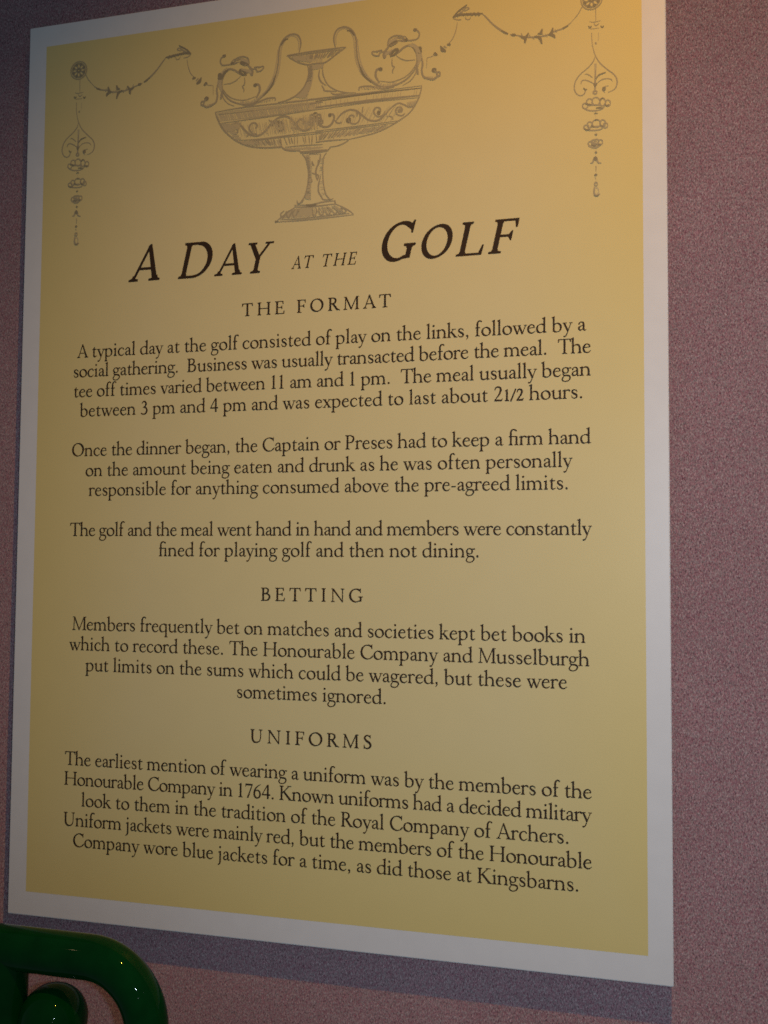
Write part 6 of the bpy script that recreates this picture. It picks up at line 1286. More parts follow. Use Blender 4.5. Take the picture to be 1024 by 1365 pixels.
('d',[(53.4,54.2),(52.9,54.8),(52.1,54.6),(52.1,53.8),(52.9,53.5),(53.4,54.2)],[1.30,1.30,1.30,1.30,1.30,1.30]),
('m',[(50.4,53.3),(50.2,52.2),(50.9,50.9),(52.2,50.1),(53.3,50.3),(53.5,51.4),(52.8,52.7),(51.5,53.5),(50.4,53.3)],[.80,.80,.80,.80,.80,.80,.80,.80,.80]),
('d',[(50.2,51.0),(49.7,51.7),(48.9,51.4),(48.9,50.6),(49.7,50.4),(50.2,51.0)],[1.30,1.30,1.30,1.30,1.30,1.30]),
('m',[(48.5,48.8),(49.1,47.8),(50.6,47.5),(52.0,47.8),(52.6,48.8),(52.0,49.7),(50.6,50.0),(49.1,49.7),(48.5,48.8)],[.80,.80,.80,.80,.80,.80,.80,.80,.80]),
('d',[(50.1,46.6),(49.7,47.2),(48.9,47.0),(48.9,46.2),(49.7,45.9),(50.1,46.6)],[1.30,1.30,1.30,1.30,1.30,1.30]),
('m',[(50.4,44.3),(51.5,44.0),(52.8,44.8),(53.5,46.1),(53.3,47.2),(52.2,47.4),(50.9,46.6),(50.2,45.3),(50.4,44.3)],[.80,.80,.80,.80,.80,.80,.80,.80,.80]),
('d',[(53.3,43.4),(52.8,44.0),(52.0,43.8),(52.0,43.0),(52.8,42.7),(53.3,43.4)],[1.30,1.30,1.30,1.30,1.30,1.30]),
('m',[(54.9,42.4),(55.8,43.0),(56.2,44.5),(55.8,45.9),(54.9,46.5),(54.0,45.9),(53.6,44.5),(54.0,43.0),(54.9,42.4)],[.80,.80,.80,.80,.80,.80,.80,.80,.80]),
('d',[(57.8,43.3),(57.3,44.0),(56.5,43.7),(56.5,42.9),(57.3,42.7),(57.8,43.3)],[1.30,1.30,1.30,1.30,1.30,1.30]),
('m',[(59.4,44.3),(59.6,45.3),(58.8,46.6),(57.5,47.4),(56.5,47.2),(56.2,46.1),(57.0,44.8),(58.3,44.0),(59.4,44.3)],[.80,.80,.80,.80,.80,.80,.80,.80,.80]),
('d',[(61.0,46.5),(60.5,47.1),(59.7,46.9),(59.7,46.1),(60.5,45.8),(61.0,46.5)],[1.30,1.30,1.30,1.30,1.30,1.30]),
('m',[(543.3,48.8),(542.7,52.1),(540.8,54.8),(538.0,56.7),(534.7,57.4),(531.4,56.7),(528.6,54.8),(526.8,52.1),(526.1,48.8),(526.8,45.5),(528.6,42.7),(531.4,40.8),(534.7,40.2),(538.0,40.8),(540.8,42.7),(542.7,45.5),(543.3,48.8)],[1.00,1.00,1.00,1.00,1.00,1.00,1.00,1.00,1.00,1.00,1.00,1.00,1.00,1.00,1.00,1.00,1.00]),
('m',[(541.8,48.8),(541.2,51.5),(539.7,53.7),(537.4,55.3),(534.7,55.8),(532.0,55.3),(529.7,53.7),(528.2,51.5),(527.7,48.8),(528.2,46.1),(529.7,43.8),(532.0,42.2),(534.7,41.7),(537.4,42.2),(539.7,43.8),(541.2,46.1),(541.8,48.8)],[.80,.80,.80,.80,.80,.80,.80,.80,.80,.80,.80,.80,.80,.80,.80,.80,.80]),
('d',[(536.3,48.8),(535.8,49.9),(534.7,50.3),(533.6,49.9),(533.2,48.8),(533.6,47.7),(534.7,47.2),(535.8,47.7),(536.3,48.8)],[1.60,1.60,1.60,1.60,1.60,1.60,1.60,1.60,1.60]),
('m',[(541.1,48.8),(540.5,49.7),(539.0,50.0),(537.6,49.7),(537.0,48.8),(537.6,47.8),(539.0,47.5),(540.5,47.8),(541.1,48.8)],[.80,.80,.80,.80,.80,.80,.80,.80,.80]),
('d',[(540.8,50.9),(540.4,51.6),(539.6,51.4),(539.6,50.5),(540.4,50.3),(540.8,50.9)],[1.30,1.30,1.30,1.30,1.30,1.30]),
('m',[(539.2,53.3),(538.1,53.5),(536.8,52.7),(536.1,51.4),(536.3,50.3),(537.4,50.1),(538.7,50.9),(539.4,52.2),(539.2,53.3)],[.80,.80,.80,.80,.80,.80,.80,.80,.80]),
('d',[(537.7,54.1),(537.2,54.8),(536.4,54.5),(536.4,53.7),(537.2,53.5),(537.7,54.1)],[1.30,1.30,1.30,1.30,1.30,1.30]),
('m',[(534.7,55.1),(533.8,54.5),(533.4,53.1),(533.8,51.6),(534.7,51.0),(535.6,51.6),(536.0,53.1),(535.6,54.5),(534.7,55.1)],[.80,.80,.80,.80,.80,.80,.80,.80,.80]),
('d',[(533.2,54.2),(532.7,54.8),(532.0,54.6),(532.0,53.8),(532.7,53.5),(533.2,54.2)],[1.30,1.30,1.30,1.30,1.30,1.30]),
('m',[(530.2,53.3),(530.0,52.2),(530.8,50.9),(532.1,50.1),(533.1,50.3),(533.4,51.4),(532.6,52.7),(531.3,53.5),(530.2,53.3)],[.80,.80,.80,.80,.80,.80,.80,.80,.80]),
('d',[(530.0,51.0),(529.5,51.7),(528.8,51.4),(528.8,50.6),(529.5,50.4),(530.0,51.0)],[1.30,1.30,1.30,1.30,1.30,1.30]),
('m',[(528.4,48.8),(529.0,47.8),(530.4,47.5),(531.9,47.8),(532.5,48.8),(531.9,49.7),(530.4,50.0),(529.0,49.7),(528.4,48.8)],[.80,.80,.80,.80,.80,.80,.80,.80,.80]),
('d',[(530.0,46.6),(529.5,47.2),(528.7,47.0),(528.7,46.2),(529.5,45.9),(530.0,46.6)],[1.30,1.30,1.30,1.30,1.30,1.30]),
('m',[(530.2,44.3),(531.3,44.0),(532.6,44.8),(533.4,46.1),(533.1,47.2),(532.1,47.4),(530.8,46.6),(530.0,45.3),(530.2,44.3)],[.80,.80,.80,.80,.80,.80,.80,.80,.80]),
('d',[(533.1,43.4),(532.6,44.0),(531.9,43.8),(531.9,43.0),(532.6,42.7),(533.1,43.4)],[1.30,1.30,1.30,1.30,1.30,1.30]),
('m',[(534.7,42.4),(535.6,43.0),(536.0,44.5),(535.6,45.9),(534.7,46.5),(533.8,45.9),(533.4,44.5),(533.8,43.0),(534.7,42.4)],[.80,.80,.80,.80,.80,.80,.80,.80,.80]),
('d',[(537.6,43.3),(537.1,44.0),(536.4,43.7),(536.4,42.9),(537.1,42.7),(537.6,43.3)],[1.30,1.30,1.30,1.30,1.30,1.30]),
('m',[(539.2,44.3),(539.4,45.3),(538.7,46.6),(537.4,47.4),(536.3,47.2),(536.1,46.1),(536.8,44.8),(538.1,44.0),(539.2,44.3)],[.80,.80,.80,.80,.80,.80,.80,.80,.80]),
('d',[(540.8,46.5),(540.3,47.1),(539.5,46.9),(539.5,46.1),(540.3,45.8),(540.8,46.5)],[1.30,1.30,1.30,1.30,1.30,1.30]),
('m',[(538.0,55.7),(538.1,67.7)],[.74,.52]),
('d',[(532.1,71.0),(533.3,72.8),(534.6,71.3)],[.74,1.34,.74]),
('d',[(542.0,72.2),(543.2,73.9),(544.5,72.4)],[.74,1.34,.74]),
('m',[(532.8,67.4),(536.5,68.5),(542.1,67.8)],[.48,.87,.48]),
('m',[(536.5,69.5),(538.3,71.7),(540.8,70.0)],[.59,1.07,.59]),
('m',[(533.9,73.9),(540.7,74.0)],[.67,.47]),
('m',[(534.7,77.1),(534.9,84.1),(535.8,90.6),(537.8,97.2),(541.5,103.9),(547.8,110.3),(553.1,115.4),(555.1,120.8),(553.9,125.8),(551.2,128.0),(547.4,129.1)],[.60,.60,.67,.80,1.01,1.07,1.07,1.21,1.07,.80,.54]),
('l',[(540.4,77.7),(540.0,84.7)],[.54,.38]),
('m',[(538.5,86.5),(538.4,86.8),(538.2,86.9),(537.9,86.9),(537.7,86.7),(537.6,86.4),(537.7,86.2),(537.9,86.0),(538.2,86.1),(538.4,86.3),(538.5,86.5)],[.55,1.00,1.00,1.00,1.00,1.00,1.00,1.00,1.00,1.00,.55]),
('m',[(537.3,97.7),(535.6,102.1),(531.1,106.8),(525.1,111.4),(521.4,116.7),(520.4,122.4),(522.1,127.1),(525.3,129.3),(528.3,128.3),(529.4,125.0),(527.9,122.8)],[.55,1.00,1.00,1.00,1.00,1.00,1.00,1.00,1.00,1.00,.55]),
('d',[(527.8,123.1),(529.4,124.7),(530.8,124.3)],[.66,1.20,.66]),
('m',[(545.3,129.2),(543.2,126.4),(544.8,124.3),(548.1,123.5)],[.51,.93,.93,.51]),
('d',[(545.5,125.8),(545.3,126.4),(544.8,126.7),(544.2,126.6),(543.7,126.2),(543.6,125.6),(543.8,125.0),(544.2,124.7),(544.8,124.7),(545.3,125.2),(545.5,125.8)],[.81,1.47,1.47,1.47,1.47,1.47,1.47,1.47,1.47,1.47,.81]),
('l',[(537.7,103.5),(537.5,115.5)],[2.01,1.40]),
('m',[(537.6,108.7),(537.3,121.2),(537.2,126.9)],[.53,1.87,1.07]),
('d',[(536.3,120.0),(537.3,122.4),(539.0,120.3)],[.88,1.60,.88]),
('m',[(538.7,128.1),(538.4,128.8),(537.7,129.2),(536.9,129.1),(536.2,128.6),(535.9,127.8),(536.2,127.1),(536.9,126.7),(537.8,126.8),(538.5,127.4),(538.7,128.1)],[.81,1.47,1.47,1.47,1.47,1.47,1.47,1.47,1.47,1.47,.81]),
('m',[(528.9,111.8),(531.0,111.7),(533.7,113.7),(535.3,115.3)],[.55,1.00,1.00,.55]),
('m',[(525.7,119.5),(526.6,117.0),(529.3,116.5),(533.6,118.6),(536.3,120.6)],[.55,1.00,1.00,1.00,.55]),
('d',[(538.0,116.7),(540.2,113.8),(543.4,112.7),(546.1,112.1)],[.70,1.27,1.27,.70]),
('m',[(538.4,120.8),(542.3,118.0),(546.0,117.4),(549.8,118.2),(551.3,120.4)],[.48,.87,.87,.87,.48]),
('m',[(531.4,138.6),(530.9,139.9),(529.8,140.6),(528.5,140.5),(527.4,139.6),(527.0,138.2),(527.5,136.9),(528.6,136.2),(529.9,136.3),(531.0,137.2),(531.4,138.6)],[.62,1.14,1.14,1.14,1.14,1.14,1.14,1.14,1.14,1.14,.62]),
('m',[(535.2,135.8),(534.7,137.5),(533.5,138.4),(532.0,138.2),(530.8,137.1),(530.3,135.4),(530.8,133.7),(532.1,132.8),(533.6,133.0),(534.8,134.1),(535.2,135.8)],[.62,1.13,1.13,1.13,1.13,1.13,1.13,1.13,1.13,1.13,.62]),
('m',[(541.0,135.8),(540.4,137.7),(538.8,138.8),(536.9,138.6),(535.3,137.2),(534.8,135.2),(535.4,133.4),(537.0,132.3),(538.9,132.5),(540.4,133.9),(541.0,135.8)],[.62,1.13,1.13,1.13,1.13,1.13,1.13,1.13,1.13,1.13,.62]),
('m',[(545.4,136.8),(544.9,138.7),(543.8,139.8),(542.5,139.7),(541.5,138.4),(541.1,136.4),(541.5,134.5),(542.6,133.4),(544.0,133.6),(545.0,134.9),(545.4,136.8)],[.62,1.13,1.13,1.13,1.13,1.13,1.13,1.13,1.13,1.13,.62]),
('m',[(549.5,138.4),(549.1,139.9),(548.1,140.7),(546.8,140.6),(545.8,139.6),(545.5,138.0),(545.9,136.5),(546.9,135.6),(548.2,135.8),(549.2,136.8),(549.5,138.4)],[.62,1.13,1.13,1.13,1.13,1.13,1.13,1.13,1.13,1.13,.62]),
('m',[(526.8,138.4),(528.9,140.9),(533.2,142.8),(538.5,143.3),(542.9,142.3),(545.0,140.2)],[.66,1.20,1.20,1.20,1.20,.66]),
('m',[(532.2,138.7),(537.6,138.4),(542.9,140.0)],[.66,1.20,.66]),
('d',[(538.0,141.2),(540.7,141.2),(543.4,141.8)],[.84,1.53,.84]),
('d',[(529.5,136.7),(531.4,137.2),(534.3,138.0)],[.85,1.54,.85]),
('d',[(545.1,139.1),(546.7,140.1),(548.3,139.4)],[.84,1.53,.84]),
('d',[(541.4,135.3),(542.5,133.7),(544.1,133.6)],[.84,1.53,.84]),
('m',[(532.3,156.8),(531.9,157.9),(530.8,158.5),(529.5,158.4),(528.4,157.6),(528.0,156.4),(528.5,155.2),(529.6,154.6),(530.9,154.8),(531.9,155.6),(532.3,156.8)],[.62,1.13,1.13,1.13,1.13,1.13,1.13,1.13,1.13,1.13,.62]),
('m',[(535.1,154.9),(534.6,156.4),(533.5,157.2),(532.2,157.1),(531.1,156.0),(530.8,154.5),(531.2,153.0),(532.3,152.2),(533.6,152.4),(534.7,153.4),(535.1,154.9)],[.62,1.13,1.13,1.13,1.13,1.13,1.13,1.13,1.13,1.13,.62]),
('m',[(541.6,154.5),(541.0,156.3),(539.3,157.3),(537.2,157.1),(535.5,155.8),(534.9,153.8),(535.6,152.0),(537.3,151.0),(539.4,151.2),(541.0,152.5),(541.6,154.5)],[.62,1.13,1.13,1.13,1.13,1.13,1.13,1.13,1.13,1.13,.62]),
('m',[(545.6,154.8),(545.1,156.5),(544.0,157.5),(542.6,157.4),(541.4,156.2),(541.0,154.4),(541.5,152.7),(542.7,151.7),(544.1,151.9),(545.2,153.0),(545.6,154.8)],[.62,1.13,1.13,1.13,1.13,1.13,1.13,1.13,1.13,1.13,.62]),
('m',[(547.3,156.7),(547.0,158.0),(546.1,158.6),(545.0,158.5),(544.2,157.7),(543.9,156.4),(544.2,155.2),(545.1,154.5),(546.2,154.6),(547.0,155.5),(547.3,156.7)],[.62,1.13,1.13,1.13,1.13,1.13,1.13,1.13,1.13,1.13,.62]),
('m',[(528.2,156.4),(530.5,158.7),(537.2,159.7),(541.9,159.4),(543.9,157.5)],[.66,1.20,1.20,1.20,.66]),
('m',[(533.2,156.5),(538.6,156.6),(541.9,157.0)],[.66,1.20,.66]),
('d',[(528.5,157.5),(530.5,158.7),(533.2,158.6)],[.84,1.53,.84]),
('d',[(534.2,154.8),(534.9,156.3),(536.9,156.8)],[.84,1.53,.84]),
('d',[(541.3,155.5),(542.9,157.0),(543.9,156.8)],[.84,1.53,.84]),
('d',[(537.3,151.2),(539.3,151.2)],[1.53,1.07]),
('m',[(535.7,170.8),(535.3,171.9),(534.2,172.5),(533.0,172.4),(532.0,171.6),(531.6,170.4),(532.0,169.3),(533.1,168.7),(534.3,168.8),(535.3,169.6),(535.7,170.8)],[.62,1.13,1.13,1.13,1.13,1.13,1.13,1.13,1.13,1.13,.62]),
('m',[(538.0,169.6),(537.6,170.6),(536.6,171.2),(535.4,171.1),(534.4,170.4),(534.0,169.2),(534.4,168.2),(535.4,167.6),(536.7,167.7),(537.7,168.5),(538.0,169.6)],[.62,1.13,1.13,1.13,1.13,1.13,1.13,1.13,1.13,1.13,.62]),
('m',[(540.2,169.8),(539.8,171.1),(538.9,171.8),(537.7,171.7),(536.8,170.8),(536.5,169.5),(536.9,168.2),(537.8,167.4),(539.0,167.6),(539.9,168.4),(540.2,169.8)],[.62,1.13,1.13,1.13,1.13,1.13,1.13,1.13,1.13,1.13,.62]),
('m',[(543.2,170.4),(542.8,171.6),(541.9,172.3),(540.7,172.2),(539.8,171.3),(539.5,170.1),(539.9,168.9),(540.8,168.2),(542.0,168.3),(542.9,169.1),(543.2,170.4)],[.62,1.13,1.13,1.13,1.13,1.13,1.13,1.13,1.13,1.13,.62]),
('m',[(539.3,172.5),(538.9,173.5),(537.9,174.0),(536.7,173.9),(535.7,173.2),(535.3,172.2),(535.7,171.2),(536.7,170.7),(538.0,170.8),(538.9,171.5),(539.3,172.5)],[.62,1.13,1.13,1.13,1.13,1.13,1.13,1.13,1.13,1.13,.62]),
('m',[(531.6,172.2),(534.9,174.2),(538.3,174.5),(541.6,172.7)],[.66,1.20,1.20,.66]),
('d',[(534.0,171.7),(536.3,172.6),(538.3,172.1)],[.84,1.53,.84]),
('d',[(539.6,172.2),(541.7,171.7)],[1.53,1.07]),
('d',[(536.4,146.0),(537.8,145.4),(539.4,146.0)],[.59,1.07,.59]),
('l',[(537.4,146.6),(537.7,148.8)],[.40,.28]),
('d',[(536.8,162.8),(537.8,163.6),(538.8,162.9)],[.73,1.33,.73]),
('l',[(537.8,160.8),(537.8,165.4)],[.40,.28]),
('d',[(536.9,178.6),(537.7,178.2),(538.5,179.1)],[.95,1.73,.95]),
('l',[(537.7,176.2),(537.6,180.4)],[.47,.33]),
('m',[(537.7,189.5),(537.8,194.4)],[.80,.56]),
('d',[(536.6,197.8),(537.6,197.1),(538.6,197.6)],[1.24,2.26,1.24]),
('m',[(537.2,199.2),(537.5,201.0)],[.80,.56]),
('m',[(533.1,187.0),(535.1,186.5),(536.1,183.8),(537.5,182.2),(538.4,184.0),(539.4,186.9),(542.1,187.8)],[.80,1.46,1.46,1.46,1.46,1.46,.80]),
('d',[(538.3,183.6),(538.1,184.2),(537.6,184.5),(537.0,184.4),(536.6,184.1),(536.4,183.5),(536.6,182.9),(537.0,182.6),(537.6,182.6),(538.1,183.0),(538.3,183.6)],[.88,1.59,1.59,1.59,1.59,1.59,1.59,1.59,1.59,1.59,.88]),
('m',[(538.8,204.9),(538.6,205.8),(538.0,206.3),(537.3,206.2),(536.7,205.6),(536.5,204.7),(536.7,203.8),(537.3,203.3),(538.0,203.4),(538.6,204.0),(538.8,204.9)],[.66,1.19,1.19,1.19,1.19,1.19,1.19,1.19,1.19,1.19,.66]),
('m',[(536.4,206.8),(536.0,210.9),(536.6,214.1),(539.0,214.6),(540.7,213.0)],[.73,1.33,1.33,1.33,.73]),
('l',[(539.8,210.8),(539.4,212.4),(538.5,213.4),(537.5,213.3),(536.6,212.2),(536.3,210.6),(536.7,209.0),(537.5,208.0),(538.6,208.1),(539.4,209.2),(539.8,210.8)],[.58,1.06,1.06,1.06,1.06,1.06,1.06,1.06,1.06,1.06,.58]),
('d',[(536.3,214.0),(538.3,214.7),(540.0,213.6)],[.80,1.46,.80]),
('m',[(56.3,58.4),(56.4,70.4)],[.74,.52]),
('d',[(50.4,73.7),(51.6,75.5),(52.9,74.0)],[.74,1.34,.74]),
('d',[(60.3,74.9),(61.5,76.6),(62.8,75.1)],[.74,1.34,.74]),
('m',[(51.1,70.1),(54.8,71.2),(60.4,70.5)],[.48,.87,.48]),
('m',[(54.8,72.2),(56.6,74.4),(59.1,72.7)],[.59,1.07,.59]),
('m',[(52.2,76.6),(59.0,76.7)],[.67,.47]),
('m',[(53.0,79.8),(53.2,86.8),(54.1,93.3),(56.1,99.9),(59.8,106.6),(66.1,113.0),(71.4,118.1),(73.4,123.5),(72.2,128.5),(69.5,130.7),(65.7,131.8)],[.60,.60,.67,.80,1.01,1.07,1.07,1.21,1.07,.80,.54]),
('l',[(58.7,80.5),(58.3,87.4)],[.54,.38]),
('m',[(56.8,89.2),(56.7,89.5),(56.5,89.6),(56.2,89.6),(56.0,89.4),(55.9,89.1),(56.0,88.9),(56.2,88.7),(56.5,88.8),(56.7,89.0),(56.8,89.2)],[.55,1.00,1.00,1.00,1.00,1.00,1.00,1.00,1.00,1.00,.55]),
('m',[(55.6,100.4),(53.9,104.8),(49.4,109.5),(43.4,114.1),(39.8,119.4),(38.7,125.1),(40.4,129.8),(43.6,132.0),(46.6,131.0),(47.7,127.7),(46.2,125.5)],[.55,1.00,1.00,1.00,1.00,1.00,1.00,1.00,1.00,1.00,.55]),
('d',[(46.2,125.8),(47.8,127.4),(49.1,127.0)],[.66,1.20,.66]),
('m',[(63.6,131.9),(61.5,129.1),(63.1,127.0),(66.4,126.2)],[.51,.93,.93,.51]),
('d',[(63.8,128.5),(63.6,129.1),(63.1,129.4),(62.5,129.3),(62.0,128.9),(61.9,128.3),(62.1,127.7),(62.6,127.4),(63.1,127.4),(63.6,127.9),(63.8,128.5)],[.81,1.47,1.47,1.47,1.47,1.47,1.47,1.47,1.47,1.47,.81]),
('l',[(56.0,106.2),(55.8,118.2)],[2.01,1.40]),
('m',[(55.9,111.4),(55.7,123.9),(55.5,129.6)],[.53,1.87,1.07]),
('d',[(54.6,122.7),(55.6,125.1),(57.3,123.0)],[.88,1.60,.88]),
('m',[(57.0,130.8),(56.7,131.5),(56.0,131.9),(55.2,131.8),(54.5,131.3),(54.2,130.5),(54.5,129.8),(55.2,129.4),(56.1,129.5),(56.8,130.1),(57.0,130.8)],[.81,1.47,1.47,1.47,1.47,1.47,1.47,1.47,1.47,1.47,.81]),
('m',[(47.2,114.5),(49.3,114.4),(52.0,116.4),(53.6,118.0)],[.55,1.00,1.00,.55]),
('m',[(44.1,122.2),(44.9,119.7),(47.6,119.2),(51.9,121.3),(54.6,123.3)],[.55,1.00,1.00,1.00,.55]),
('d',[(56.3,119.4),(58.5,116.5),(61.7,115.4),(64.5,114.8)],[.70,1.27,1.27,.70]),
('m',[(56.7,123.5),(60.6,120.7),(64.3,120.1),(68.1,120.9),(69.7,123.1)],[.48,.87,.87,.87,.48]),
('m',[(49.7,141.3),(49.2,142.6),(48.1,143.3),(46.8,143.2),(45.7,142.3),(45.4,140.9),(45.8,139.6),(46.9,138.9),(48.2,139.0),(49.3,139.9),(49.7,141.3)],[.62,1.14,1.14,1.14,1.14,1.14,1.14,1.14,1.14,1.14,.62]),
('m',[(53.5,138.6),(53.0,140.2),(51.8,141.1),(50.3,140.9),(49.1,139.8),(48.6,138.1),(49.1,136.4),(50.4,135.5),(51.9,135.7),(53.1,136.8),(53.5,138.6)],[.62,1.13,1.13,1.13,1.13,1.13,1.13,1.13,1.13,1.13,.62]),
('m',[(59.3,138.6),(58.7,140.4),(57.1,141.5),(55.2,141.3),(53.6,139.9),(53.1,137.9),(53.7,136.1),(55.3,135.0),(57.2,135.2),(58.7,136.6),(59.3,138.6)],[.62,1.13,1.13,1.13,1.13,1.13,1.13,1.13,1.13,1.13,.62]),
('m',[(63.7,139.5),(63.2,141.4),(62.1,142.5),(60.8,142.4),(59.8,141.1),(59.4,139.1),(59.8,137.2),(60.9,136.1),(62.3,136.3),(63.3,137.6),(63.7,139.5)],[.62,1.13,1.13,1.13,1.13,1.13,1.13,1.13,1.13,1.13,.62]),
('m',[(67.8,141.1),(67.4,142.6),(66.4,143.4),(65.1,143.3),(64.1,142.3),(63.8,140.7),(64.2,139.2),(65.2,138.3),(66.5,138.5),(67.5,139.5),(67.8,141.1)],[.62,1.13,1.13,1.13,1.13,1.13,1.13,1.13,1.13,1.13,.62]),
('m',[(45.1,141.1),(47.2,143.6),(51.5,145.5),(56.9,146.0),(61.2,145.0),(63.4,142.9)],[.66,1.20,1.20,1.20,1.20,.66]),
('m',[(50.5,141.4),(55.9,141.1),(61.2,142.7)],[.66,1.20,.66]),
('d',[(56.4,143.9),(59.0,143.9),(61.7,144.5)],[.84,1.53,.84]),
('d',[(47.8,139.4),(49.7,139.9),(52.6,140.7)],[.85,1.54,.85]),
('d',[(63.4,141.8),(65.0,142.8),(66.6,142.1)],[.84,1.53,.84]),
('d',[(59.7,138.0),(60.8,136.4),(62.4,136.3)],[.84,1.53,.84]),
('m',[(50.6,159.5),(50.2,160.6),(49.1,161.2),(47.8,161.1),(46.7,160.3),(46.3,159.1),(46.8,157.9),(47.9,157.3),(49.2,157.5),(50.3,158.3),(50.6,159.5)],[.62,1.13,1.13,1.13,1.13,1.13,1.13,1.13,1.13,1.13,.62]),
('m',[(53.4,157.6),(52.9,159.1),(51.8,159.9),(50.5,159.8),(49.5,158.7),(49.1,157.2),(49.5,155.8),(50.6,154.9),(51.9,155.1),(53.0,156.1),(53.4,157.6)],[.62,1.13,1.13,1.13,1.13,1.13,1.13,1.13,1.13,1.13,.62]),
('m',[(59.9,157.2),(59.3,159.0),(57.6,160.0),(55.5,159.8),(53.9,158.5),(53.2,156.5),(53.9,154.7),(55.6,153.7),(57.7,153.9),(59.3,155.2),(59.9,157.2)],[.62,1.13,1.13,1.13,1.13,1.13,1.13,1.13,1.13,1.13,.62]),
('m',[(63.9,157.5),(63.4,159.2),(62.3,160.2),(60.9,160.1),(59.7,158.9),(59.3,157.1),(59.8,155.4),(61.0,154.4),(62.4,154.6),(63.5,155.8),(63.9,157.5)],[.62,1.13,1.13,1.13,1.13,1.13,1.13,1.13,1.13,1.13,.62]),
('m',[(65.7,159.4),(65.3,160.7),(64.4,161.3),(63.3,161.2),(62.5,160.4),(62.2,159.1),(62.5,157.9),(63.4,157.2),(64.5,157.3),(65.3,158.2),(65.7,159.4)],[.62,1.13,1.13,1.13,1.13,1.13,1.13,1.13,1.13,1.13,.62]),
('m',[(46.5,159.1),(48.8,161.4),(55.5,162.4),(60.2,162.1),(62.2,160.2)],[.66,1.20,1.20,1.20,.66]),
('m',[(51.5,159.2),(56.9,159.3),(60.2,159.7)],[.66,1.20,.66]),
('d',[(46.8,160.2),(48.8,161.4),(51.5,161.3)],[.84,1.53,.84]),
('d',[(52.6,157.5),(53.2,159.0),(55.2,159.5)],[.84,1.53,.84]),
('d',[(59.6,158.2),(61.2,159.7),(62.2,159.5)],[.84,1.53,.84]),
('d',[(55.6,153.9),(57.7,153.9)],[1.53,1.07]),
('m',[(54.0,173.5),(53.6,174.6),(52.5,175.2),(51.3,175.1),(50.3,174.3),(49.9,173.1),(50.3,172.0),(51.4,171.4),(52.6,171.5),(53.6,172.3),(54.0,173.5)],[.62,1.13,1.13,1.13,1.13,1.13,1.13,1.13,1.13,1.13,.62]),
('m',[(56.3,172.3),(55.9,173.3),(54.9,173.9),(53.7,173.8),(52.7,173.1),(52.3,171.9),(52.7,170.9),(53.7,170.3),(55.0,170.4),(56.0,171.2),(56.3,172.3)],[.62,1.13,1.13,1.13,1.13,1.13,1.13,1.13,1.13,1.13,.62]),
('m',[(58.5,172.5),(58.2,173.8),(57.2,174.5),(56.0,174.4),(55.1,173.5),(54.8,172.2),(55.2,170.9),(56.1,170.2),(57.3,170.3),(58.2,171.2),(58.5,172.5)],[.62,1.13,1.13,1.13,1.13,1.13,1.13,1.13,1.13,1.13,.62]),
('m',[(61.5,173.1),(61.2,174.3),(60.2,175.0),(59.0,174.9),(58.1,174.1),(57.8,172.8),(58.2,171.6),(59.1,170.9),(60.3,171.0),(61.2,171.9),(61.5,173.1)],[.62,1.13,1.13,1.13,1.13,1.13,1.13,1.13,1.13,1.13,.62]),
('m',[(57.6,175.2),(57.2,176.2),(56.2,176.7),(55.0,176.6),(54.0,175.9),(53.6,174.9),(54.0,173.9),(55.0,173.4),(56.3,173.5),(57.3,174.2),(57.6,175.2)],[.62,1.13,1.13,1.13,1.13,1.13,1.13,1.13,1.13,1.13,.62]),
('m',[(49.9,174.9),(53.2,176.9),(56.6,177.2),(60.0,175.4)],[.66,1.20,1.20,.66]),
('d',[(52.3,174.4),(54.6,175.3),(56.6,174.8)],[.84,1.53,.84]),
('d',[(58.0,174.9),(60.0,174.4)],[1.53,1.07]),
('d',[(54.7,148.7),(56.1,148.1),(57.8,148.7)],[.59,1.07,.59]),
('l',[(55.7,149.3),(56.0,151.5)],[.40,.28]),
('d',[(55.1,165.5),(56.1,166.3),(57.1,165.6)],[.73,1.33,.73]),
('l',[(56.1,163.5),(56.1,168.1)],[.40,.28]),
('d',[(55.2,181.3),(56.0,180.9),(56.8,181.8)],[.95,1.73,.95]),
('l',[(56.0,178.9),(55.9,183.1)],[.47,.33]),
('m',[(56.0,192.2),(56.1,197.1)],[.80,.56]),
('d',[(54.9,200.5),(55.9,199.8),(56.9,200.3)],[1.24,2.26,1.24]),
('m',[(55.5,201.9),(55.8,203.7)],[.80,.56]),
('m',[(51.4,189.7),(53.4,189.2),(54.4,186.5),(55.8,184.9),(56.8,186.7),(57.7,189.6),(60.4,190.5)],[.80,1.46,1.46,1.46,1.46,1.46,.80]),
('d',[(56.6,186.3),(56.4,186.9),(55.9,187.2),(55.3,187.1),(54.9,186.8),(54.7,186.2),(54.9,185.6),(55.4,185.3),(55.9,185.3),(56.4,185.7),(56.6,186.3)],[.88,1.59,1.59,1.59,1.59,1.59,1.59,1.59,1.59,1.59,.88]),
('m',[(57.2,207.6),(56.9,208.5),(56.3,209.0),(55.6,208.9),(55.0,208.3),(54.8,207.4),(55.0,206.5),(55.6,206.0),(56.4,206.1),(56.9,206.7),(57.2,207.6)],[.66,1.19,1.19,1.19,1.19,1.19,1.19,1.19,1.19,1.19,.66]),
('m',[(54.7,209.5),(54.3,213.6),(55.0,216.8),(57.3,217.3),(59.0,215.7)],[.73,1.33,1.33,1.33,.73]),
('l',[(58.1,213.5),(57.7,215.1),(56.8,216.1),(55.8,216.0),(54.9,214.9),(54.6,213.3),(55.0,211.7),(55.8,210.7),(56.9,210.8),(57.8,211.9),(58.1,213.5)],[.58,1.06,1.06,1.06,1.06,1.06,1.06,1.06,1.06,1.06,.58]),
